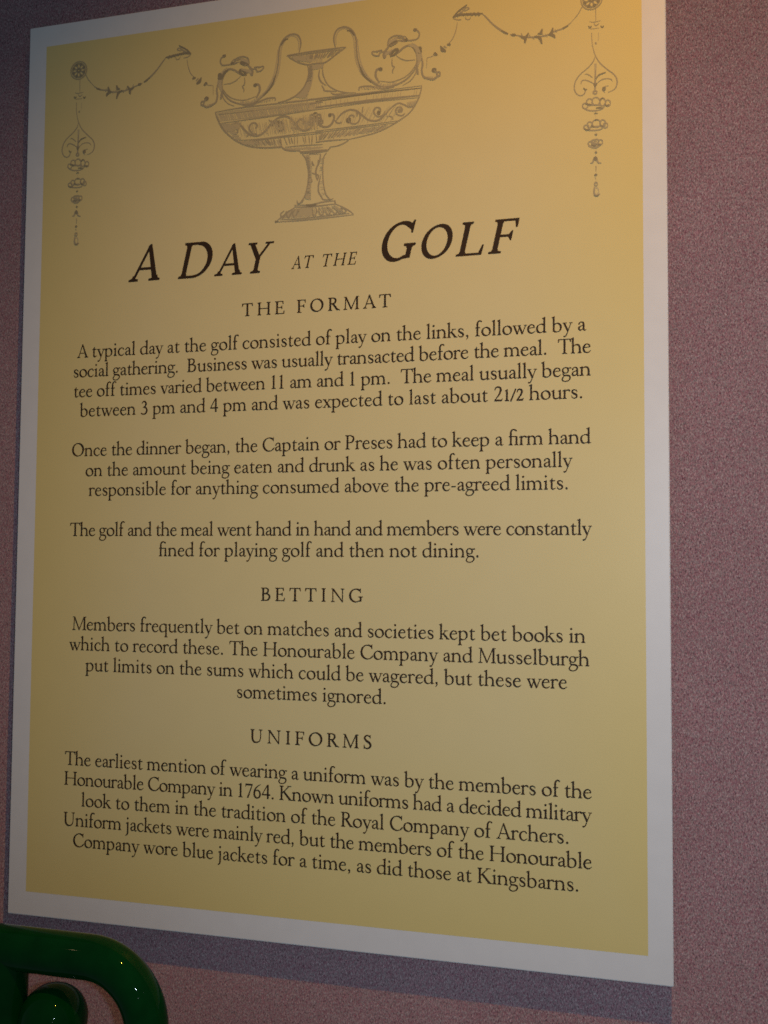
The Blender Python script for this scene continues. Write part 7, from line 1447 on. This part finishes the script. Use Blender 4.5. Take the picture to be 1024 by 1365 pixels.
('d',[(54.6,216.7),(56.6,217.4),(58.3,216.3)],[.80,1.46,.80])]
# ---------------------------------------------------------------- materials
def nodes(name):
    m = bpy.data.materials.new(name); m.use_nodes = True; n = m.node_tree
    return m, n, n.nodes['Principled BSDF'], n.links.new
def plain(name, col, rough=.6, spec=.5):
    m, n, b, L = nodes(name)
    b.inputs['Base Color'].default_value = (*col, 1); b.inputs['Roughness'].default_value = rough; b.inputs['Specular IOR Level'].default_value = spec
    return m
def mottle(m_, col, col2, scale, rough, bump=0.0, spec=.5):
    m, n, b, L = nodes(m_)
    tc = n.nodes.new('ShaderNodeTexCoord'); t = n.nodes.new('ShaderNodeTexNoise'); t.inputs['Scale'].default_value = scale; t.inputs['Detail'].default_value = 4
    r = n.nodes.new('ShaderNodeValToRGB'); r.color_ramp.elements[0].position = .3; r.color_ramp.elements[1].position = .7
    r.color_ramp.elements[0].color = (*col, 1); r.color_ramp.elements[1].color = (*col2, 1)
    L(tc.outputs['Object'], t.inputs['Vector']); L(t.outputs[0], r.inputs[0]); L(r.outputs[0], b.inputs['Base Color'])
    b.inputs['Roughness'].default_value = rough; b.inputs['Specular IOR Level'].default_value = spec
    if bump:
        bp = n.nodes.new('ShaderNodeBump'); bp.inputs['Strength'].default_value = bump; bp.inputs['Distance'].default_value = .001
        L(t.outputs[0], bp.inputs['Height']); L(bp.outputs[0], b.inputs['Normal'])
    return m
M_white = mottle('white_board', (.75, .765, .79), (.78, .795, .82), 60, .42)
M_ink = plain('dark_brown_ink', (.036, .019, .008), .6, .3)
M_pd = plain('pencil_dark', (.29, .258, .165), .6)
M_pm = plain('pencil_mid', (.40, .35, .22), .6)
M_pl = plain('pencil_light', (.54, .465, .27), .6)
def yellow_print():
    m, n, b, L = nodes('yellow_print')
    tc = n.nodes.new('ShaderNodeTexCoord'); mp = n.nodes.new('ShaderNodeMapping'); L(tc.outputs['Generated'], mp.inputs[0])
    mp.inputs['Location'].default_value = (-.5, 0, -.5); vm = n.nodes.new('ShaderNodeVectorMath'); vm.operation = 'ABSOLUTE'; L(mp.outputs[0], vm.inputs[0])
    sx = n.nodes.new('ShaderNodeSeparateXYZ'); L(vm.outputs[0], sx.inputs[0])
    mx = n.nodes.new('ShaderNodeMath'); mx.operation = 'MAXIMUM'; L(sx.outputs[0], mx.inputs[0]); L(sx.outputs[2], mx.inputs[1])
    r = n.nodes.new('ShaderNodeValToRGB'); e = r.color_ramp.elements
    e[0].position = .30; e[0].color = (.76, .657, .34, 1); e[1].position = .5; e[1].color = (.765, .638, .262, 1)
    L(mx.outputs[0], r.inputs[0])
    t = n.nodes.new('ShaderNodeTexNoise'); t.inputs['Scale'].default_value = 45; t.inputs['Detail'].default_value = 5; L(tc.outputs['Object'], t.inputs[0])
    mr = n.nodes.new('ShaderNodeMapRange'); mr.inputs['To Min'].default_value = .955; mr.inputs['To Max'].default_value = 1.045
    t2 = n.nodes.new('ShaderNodeTexNoise'); t2.inputs['Scale'].default_value = 700; t2.inputs['Detail'].default_value = 2; L(tc.outputs['Object'], t2.inputs[0])
    av = n.nodes.new('ShaderNodeMix'); av.inputs[0].default_value = .5; L(t.outputs[0], av.inputs[2]); L(t2.outputs[0], av.inputs[3]); L(av.outputs[0], mr.inputs[0])
    bp = n.nodes.new('ShaderNodeBump'); bp.inputs['Strength'].default_value = .08; bp.inputs['Distance'].default_value = .0005; L(t2.outputs[0], bp.inputs['Height']); L(bp.outputs[0], b.inputs['Normal'])
    mu = n.nodes.new('ShaderNodeVectorMath'); mu.operation = 'SCALE'; L(r.outputs[0], mu.inputs[0]); L(mr.outputs[0], mu.inputs['Scale'])
    L(mu.outputs[0], b.inputs['Base Color']); b.inputs['Roughness'].default_value = .42
    return m
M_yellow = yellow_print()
def wall_mat():
    m, n, b, L = nodes('looped_wall_covering')
    tc = n.nodes.new('ShaderNodeTexCoord')
    def noise(scale, rot, st, det=3.0):
        mp = n.nodes.new('ShaderNodeMapping'); mp.inputs['Rotation'].default_value = (0, math.radians(rot), 0); mp.inputs['Scale'].default_value = (st, 1, 1); L(tc.outputs['Object'], mp.inputs[0])
        t = n.nodes.new('ShaderNodeTexNoise'); t.inputs['Scale'].default_value = scale; t.inputs['Detail'].default_value = det; t.inputs['Roughness'].default_value = .6; L(mp.outputs[0], t.inputs[0]); return t
    a = noise(470, 35, 2.0); c = noise(860, -30, 1.6); big = noise(14, 0, 1)
    ad = n.nodes.new('ShaderNodeMix'); ad.inputs[0].default_value = .5; L(a.outputs[0], ad.inputs[2]); L(c.outputs[0], ad.inputs[3])
    r = n.nodes.new('ShaderNodeValToRGB'); e = r.color_ramp.elements
    e[0].position = .36; e[0].color = (.12, .068, .085, 1); e[1].position = .64; e[1].color = (.64, .48, .51, 1)
    k = e.new(.46); k.color = (.335, .206, .24, 1); k = e.new(.54); k.color = (.425, .28, .31, 1)
    L(ad.outputs[0], r.inputs[0])
    hs = n.nodes.new('ShaderNodeHueSaturation'); L(r.outputs[0], hs.inputs['Color'])
    d = noise(600, 10, 1.3); mr = n.nodes.new('ShaderNodeMapRange'); mr.inputs['From Min'].default_value = .3; mr.inputs['From Max'].default_value = .7; mr.inputs['To Min'].default_value = .45; mr.inputs['To Max'].default_value = 1.5
    L(d.outputs[0], mr.inputs[0]); L(mr.outputs[0], hs.inputs['Saturation'])
    mv = n.nodes.new('ShaderNodeMapRange'); mv.inputs['To Min'].default_value = .9; mv.inputs['To Max'].default_value = 1.1; L(big.outputs[0], mv.inputs[0]); L(mv.outputs[0], hs.inputs['Value'])
    L(hs.outputs[0], b.inputs['Base Color'])
    bp = n.nodes.new('ShaderNodeBump'); bp.inputs['Strength'].default_value = .6; bp.inputs['Distance'].default_value = .0015; L(ad.outputs[0], bp.inputs['Height']); L(bp.outputs[0], b.inputs['Normal'])
    b.inputs['Roughness'].default_value = .95; b.inputs['Diffuse Roughness'].default_value = 1; b.inputs['Specular IOR Level'].default_value = .1
    return m
M_wall = wall_mat()
def paint():
    m, n, b, L = nodes('glossy_green_paint')
    b.inputs['Base Color'].default_value = (.001, .052, .010, 1); b.inputs['Roughness'].default_value = .04; b.inputs['Specular IOR Level'].default_value = .10
    tc = n.nodes.new('ShaderNodeTexCoord'); t = n.nodes.new('ShaderNodeTexNoise'); t.inputs['Scale'].default_value = 60; t.inputs['Detail'].default_value = 6; L(tc.outputs['Object'], t.inputs[0])
    r = n.nodes.new('ShaderNodeValToRGB'); r.color_ramp.elements[0].position = .35; r.color_ramp.elements[1].position = .7
    r.color_ramp.elements[0].color = (.001, .036, .007, 1); r.color_ramp.elements[1].color = (.0015, .048, .0095, 1); L(t.outputs[0], r.inputs[0]); L(r.outputs[0], b.inputs['Base Color'])
    return m
M_green = paint()
# ---------------------------------------------------------------- mesh helpers
def mesh(name, V, Fc, mats, parent=None, mi=None, smooth=False):
    me = bpy.data.meshes.new(name); me.from_pydata([tuple(v) for v in V], [], Fc)
    for m in (mats if isinstance(mats, (list, tuple)) else [mats]): me.materials.append(m)
    if mi: me.polygons.foreach_set('material_index', mi)
    if smooth: me.polygons.foreach_set('use_smooth', [True]*len(me.polygons))
    me.update(); o = bpy.data.objects.new(name, me); sc.collection.objects.link(o)
    if parent: o.parent = parent; o.matrix_parent_inverse = parent.matrix_world.inverted()
    return o
def empty(name, loc, label, cat):
    o = bpy.data.objects.new(name, None); sc.collection.objects.link(o); o.location = loc; o.empty_display_size = .1
    o['label'] = label; o['category'] = cat; bpy.context.view_layer.update(); return o
def box(name, lo, hi, mat, parent=None, bevel=0, seg=2):
    x0, y0, z0 = lo; x1, y1, z1 = hi
    V = [(x0,y0,z0),(x1,y0,z0),(x1,y1,z0),(x0,y1,z0),(x0,y0,z1),(x1,y0,z1),(x1,y1,z1),(x0,y1,z1)]
    Fc = [(0,3,2,1),(4,5,6,7),(0,1,5,4),(1,2,6,5),(2,3,7,6),(3,0,4,7)]
    o = mesh(name, V, Fc, mat, parent)
    if bevel:
        b = o.modifiers.new('bevel', 'BEVEL'); b.width = bevel; b.segments = seg
    return o
def tube(name, pts, r, mat, parent, nseg=40, cap=True):
    pts = [Vector(p) for p in pts]; V = []; Fc = []; n = None
    for i, p in enumerate(pts):
        t = (pts[min(i+1, len(pts)-1)]-pts[max(i-1, 0)]).normalized()
        if n is None: n = t.orthogonal().normalized()
        n = (n-t*n.dot(t)).normalized(); b = t.cross(n)
        for k in range(nseg):
            a = 2*math.pi*k/nseg; V.append(p+r*(math.cos(a)*n+math.sin(a)*b))
        if i:
            for k in range(nseg):
                A = (i-1)*nseg+k; B = (i-1)*nseg+(k+1) % nseg; Fc.append((A, B, B+nseg, A+nseg))
    if cap:
        Fc.append(tuple(range(nseg))[::-1]); Fc.append(tuple(range((len(pts)-1)*nseg, len(pts)*nseg)))
    return mesh(name, V, Fc, mat, parent, smooth=True)
# ---------------------------------------------------------------- wall
WALL_Y = .019
wall = box('wall', (-2.6, WALL_Y, 0), (3.6, WALL_Y+.12, 3.0), M_wall); wall['kind'] = 'structure'
# ---------------------------------------------------------------- the board
BW, BH = .594, .8414
board = empty('information_board', (BW/2, 0, Z0-BH), 'white bordered yellow printed board about golf, hung just off the mauve wall', 'sign')
panel = box('panel', (0, 0, Z0-BH), (BW, .005, Z0), M_white, board, .0012, 3)
for x, zz in ((.08, .1), (BW-.08, .1), (.08, BH-.1), (BW-.08, BH-.1)):
    box('spacer', (x-.02, .005, Z0-zz-.02), (x+.02, WALL_Y, Z0-zz+.02), M_white, board)
IX0, IX1, IY0, IY1 = .0191, .5749, .0209, .8195
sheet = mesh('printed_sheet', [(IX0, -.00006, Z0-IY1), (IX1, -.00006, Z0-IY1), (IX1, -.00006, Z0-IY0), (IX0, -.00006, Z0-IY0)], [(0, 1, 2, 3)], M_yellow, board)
FACE = glyphs(); TRI = {}; B = 18.7
def tri(ch, bold):
    k = (ch, bold)
    if k not in TRI:
        g_ = FACE[ch]
        if not (g_.seg or g_.pol): TRI[k] = ([], [], 0, 0)
        else:
            xs, ys, D = glyph_sdf(g_); loops = contours(xs, ys, D-bold-7)
            V = [p for L_ in loops for p in L_]; T = []; area = lambda L_: sum(L_[i-1][0]*L_[i][1]-L_[i][0]*L_[i-1][1] for i in range(len(L_)))
            start = [sum(len(q) for q in loops[:i]) for i in range(len(loops))]; big = max(loops, key=lambda L_: abs(area(L_))); sg = 1 if area(big) > 0 else -1
            for i, L_ in enumerate(loops):                       # every island with its own counters
                if area(L_)*sg < 0: continue
                lo_, hi_ = L_.min(0), L_.max(0)
                grp = [i]+[j for j, H in enumerate(loops) if area(H)*sg < 0 and (H.min(0) > lo_).all() and (H.max(0) < hi_).all()]
                idx = [start[j]+k_ for j in grp for k_ in range(len(loops[j]))]
                T += [tuple(idx[v_] for v_ in t_) for t_ in tessellate_polygon([[Vector((p[0], p[1], 0)) for p in loops[j]] for j in grp])]
            T2 = []
            for a, b, c in T:
                A, B, C = V[a], V[b], V[c]; ar = (B[0]-A[0])*(C[1]-A[1])-(B[1]-A[1])*(C[0]-A[0])
                if abs(ar) > 1e-6: T2.append((a, b, c) if ar > 0 else (a, c, b))
            TRI[k] = (V, T2, min(p[0] for p in V), max(p[0] for p in V))
    return TRI[k]
KERN = {'Th': -28, 'Yo': -60, 'AY': -70, 'DA': -40, 'AT': -60, 'Ro': -20, 'Pr': -20, 'LF': -10, 'y.': -40, 'r.': -50, 'r,': -50, 'we': -10, 'wa': -12, 'ay': -15, 'va': -15, 'A ': -30, 'f ': -10, 'FO': -20, 'TI': 0, 'fo': -14, 'off': 0}
def line(chars, u0, u1, v, size, shear=0, bold=0):
    """set a line of type in millimetres between ink edges u0 and u1 on baseline v; returns placed glyph meshes"""
    items = []; small = 0; mult = 1
    for c in chars:
        if c == '{': small = 1; continue
        if c == '}': small = 0; continue
        if c == '[': mult = .845; continue
        if c == ']': mult = 1; continue
        items.append((c, .78 if small else mult, 14 if small else 0))
    XS = dict(C=.83, D=.87, G=.83, O=.85, A=.95, Y=.93) if shear else {}
    xs_ = [XS.get(c, 1)*(.952 if size == B else .85 if size < 17 else 1) for c, _, _ in items]
    pos = []; x = 0
    for i, (c, m_, b_) in enumerate(items):
        if i and items[i-1][1] == m_: x += KERN.get(items[i-1][0]+c, 0)*m_
        pos.append(x); x += FACE[c].adv*m_*xs_[i]
    n = len(items); a = tri(items[0][0], bold+items[0][2]); z = tri(items[-1][0], bold+items[-1][2])
    sh = shear*652
    lo = pos[0]+a[2]*items[0][1]*xs_[0]; hi = pos[-1]+z[3]*items[-1][1]*xs_[-1]
    if shear: hi = max(hi, pos[-1]+z[3]*items[-1][1]*xs_[-1]+(sh*items[-1][1]*.98 if items[-1][0] in 'YFET' else 0))
    S_ = size/1000; tr = ((u1-u0)/S_-(hi-lo))/max(n-1, 1)
    TRACK.append((chars[:14], round(tr, 1)))
    V = []; Fc = []
    for i, (c, m_, b_) in enumerate(items):
        gv, gt, _, _ = tri(c, bold+b_)
        o = len(V); x0 = pos[i]+tr*i-lo
        V += [((u0+(x0+(p[0]*xs_[i]+shear*p[1])*m_)*S_)/1000, -.00013, Z0-(v-p[1]*m_*S_)/1000) for p in gv]
        Fc += [(a_+o, b2+o, c_+o) for a_, b2, c_ in gt]
    return V, Fc
TRACK = []
def block(name, lines):
    V = []; Fc = []
    for l in lines:
        v, f = line(*l); o = len(V); V += v; Fc += [tuple(i+o for i in t) for t in f]
    return mesh(name, V, Fc, M_ink, sheet)
def base(i): return [325.4, 343.8, 362.5, 380.9, 417.9, 436.7, 455.0, 492.1, 510.5, 578.7, 597.2, 615.9, 634.3, 701.9, 720.0, 738.5, 756.8, 775.2][i]
for wd in (('A', 112.0, 138, 256.6, 49, .22, 4), ('D[AY]', 162.3, 256.2, 257.2, 49, .22, 4), ('AT THE', 272.6, 334.4, 256.2, 16.6, .22, 2), ('G[OLF]', 352.6, 475.0, 255.9, 51, .22, 4)): block('title_word', [wd])
block('heading', [('THE FORMAT', 226.0, 364.3, 295.8, 17.4, 0, 3)])
block('paragraph', [('A typical day at the golf consisted of play on the links, followed by a', 59.9, 529.5, base(0), B),
    ('social gathering.  Business was usually transacted before the meal.  The', 56.9, 533.1, base(1), B),
    ('tee off times varied between 11 am and 1 pm.  The meal usually began', 57.3, 532.8, base(2), B),
    ('between 3 pm and 4 pm and was expected to last about 2{1/2} hours.', 64.0, 526.0, base(3), B)])
block('paragraph', [('Once the dinner began, the Captain or Preses had to keep a \ufb01rm hand', 56.9, 532.9, base(4), B),
    ('on the amount being eaten and drunk as he was often personally', 71.6, 518.2, base(5), B),
    ('responsible for anything consumed above the pre-agreed limits.', 75.2, 514.1, base(6), B)])
block('paragraph', [('The golf and the meal went hand in hand and members were constantly', 56.7, 533.4, base(7), B),
    ('\ufb01ned for playing golf and then not dining.', 148.2, 440.9, base(8), B)])
block('heading', [('BETTING', 248.0, 341.2, 549.1, 17.4, 0, 3)])
block('paragraph', [('Members frequently bet on matches and societies kept bet books in', 61.3, 527.8, base(9), B),
    ('which to record these. The Honourable Company and Musselburgh', 58.6, 530.9, base(10), B),
    ('put limits on the sums which could be wagered, but these were', 75.9, 513.2, base(11), B),
    ('sometimes ignored.', 226.6, 361.9, base(12), B)])
block('heading', [('UNIFORMS', 239.7, 349.9, 672.3, 17.4, 0, 3)])
block('paragraph', [('The earliest mention of wearing a uniform was by the members of the', 56.8, 532.3, base(13), B),
    ('Honourable Company in 1764. Known uniforms had a decided military', 56.8, 532.4, base(14), B),
    ('look to them in the tradition of the Royal Company of Archers.', 74.8, 513.8, base(15), B),
    ('Uniform jackets were mainly red, but the members of the Honourable', 57.0, 532.2, base(16), B),
    ('Company wore blue jackets for a time, as did those at Kingsbarns.', 67.2, 521.4, base(17), B)])
def drawing(name, strokes, y0, gain=1.15):
    V = []; Fc = []; MI = []
    for k, (t, P, W) in enumerate(strokes):
        p, w_ = crom(P, W, False, 4) if len(P) > 2 else (np.array(P, float), np.array(W, float))
        d = np.gradient(p, axis=0); d /= np.maximum(np.hypot(*d.T), 1e-9)[:, None]; nn = np.stack([-d[:, 1], d[:, 0]], 1)
        y = -(y0+(k % 67)*4e-6); o = len(V)
        for i in range(len(p)):
            for s in (1, -1):
                q = p[i]+nn[i]*s*w_[i]*gain/2; V.append((q[0]/1000, y-i*1e-6, Z0-q[1]/1000))
        for i in range(len(p)-1): Fc.append((o+2*i, o+2*i+2, o+2*i+3, o+2*i+1)); MI.append('lmd'.index(t))
    return mesh(name, V, Fc, [M_pl, M_pm, M_pd], sheet, MI)
order = {'l': 0, 'm': 1, 'd': 2}
drawing('vase_drawing', sorted(VASE, key=lambda s: order[s[0]]), .00010)
sides = {}
for s in GARLAND:
    c = np.mean(np.array(s[1]), 0); kind = 'pendant_drawing' if (c[1] > 61.5 and min(abs(c[0]-55), abs(c[0]-537)) < 24) else 'garland_drawing'
    sides.setdefault((kind, c[0] > 294.8), []).append(s)
for (kind, _), st in sides.items(): drawing(kind, sorted(st, key=lambda s: order[s[0]]), .00010, 1.0)
# ---------------------------------------------------------------- green tubular rail standing in front of the wall
RY, RT = -.10, .0172
rail = empty('tubular_rail', (.069, RY, 0), 'glossy dark green bent tube rail with round knob below the yellow board', 'handrail')
zc = Z0-.830; bx, br = .1465, .0515
pts = [(-.55+(bx+.55)*i/8, RY, zc) for i in range(8)]+[(bx+br*math.sin(a*math.pi/48), RY, zc-br+br*math.cos(a*math.pi/48)) for a in range(25)]+[(bx+br, RY, (zc-br)*(1-i/6)) for i in range(1, 7)]
tube('bent_rail', pts, RT, M_green, rail, 56, False)
tube('upright', [(.0715, RY, zc-.004), (.0715, RY, .6), (.0715, RY, 0)], RT*.985, M_green, rail, 48, False)
def ball(name, c, r, parent, mat, nu=48, nv=32):
    V = [(c[0], c[1], c[2]+r)]; Fc = []
    for j in range(1, nv):
        for i in range(nu):
            a = math.pi*j/nv; b_ = 2*math.pi*i/nu; V.append((c[0]+r*math.sin(a)*math.cos(b_), c[1]+r*math.sin(a)*math.sin(b_), c[2]+r*math.cos(a)))
    V.append((c[0], c[1], c[2]-r)); last = len(V)-1
    for i in range(nu):
        Fc.append((0, 1+i, 1+(i+1) % nu)); Fc.append((last, last-nu+(i+1) % nu, last-nu+i))
    for j in range(nv-2):
        for i in range(nu):
            A = 1+j*nu+i; B_ = 1+j*nu+(i+1) % nu; Fc.append((A, A+nu, B_+nu, B_))
    return mesh(name, V, Fc, mat, parent, smooth=True)
ball('knob', (.1115, RY+.006, Z0-.8843), .0272, rail, M_green)
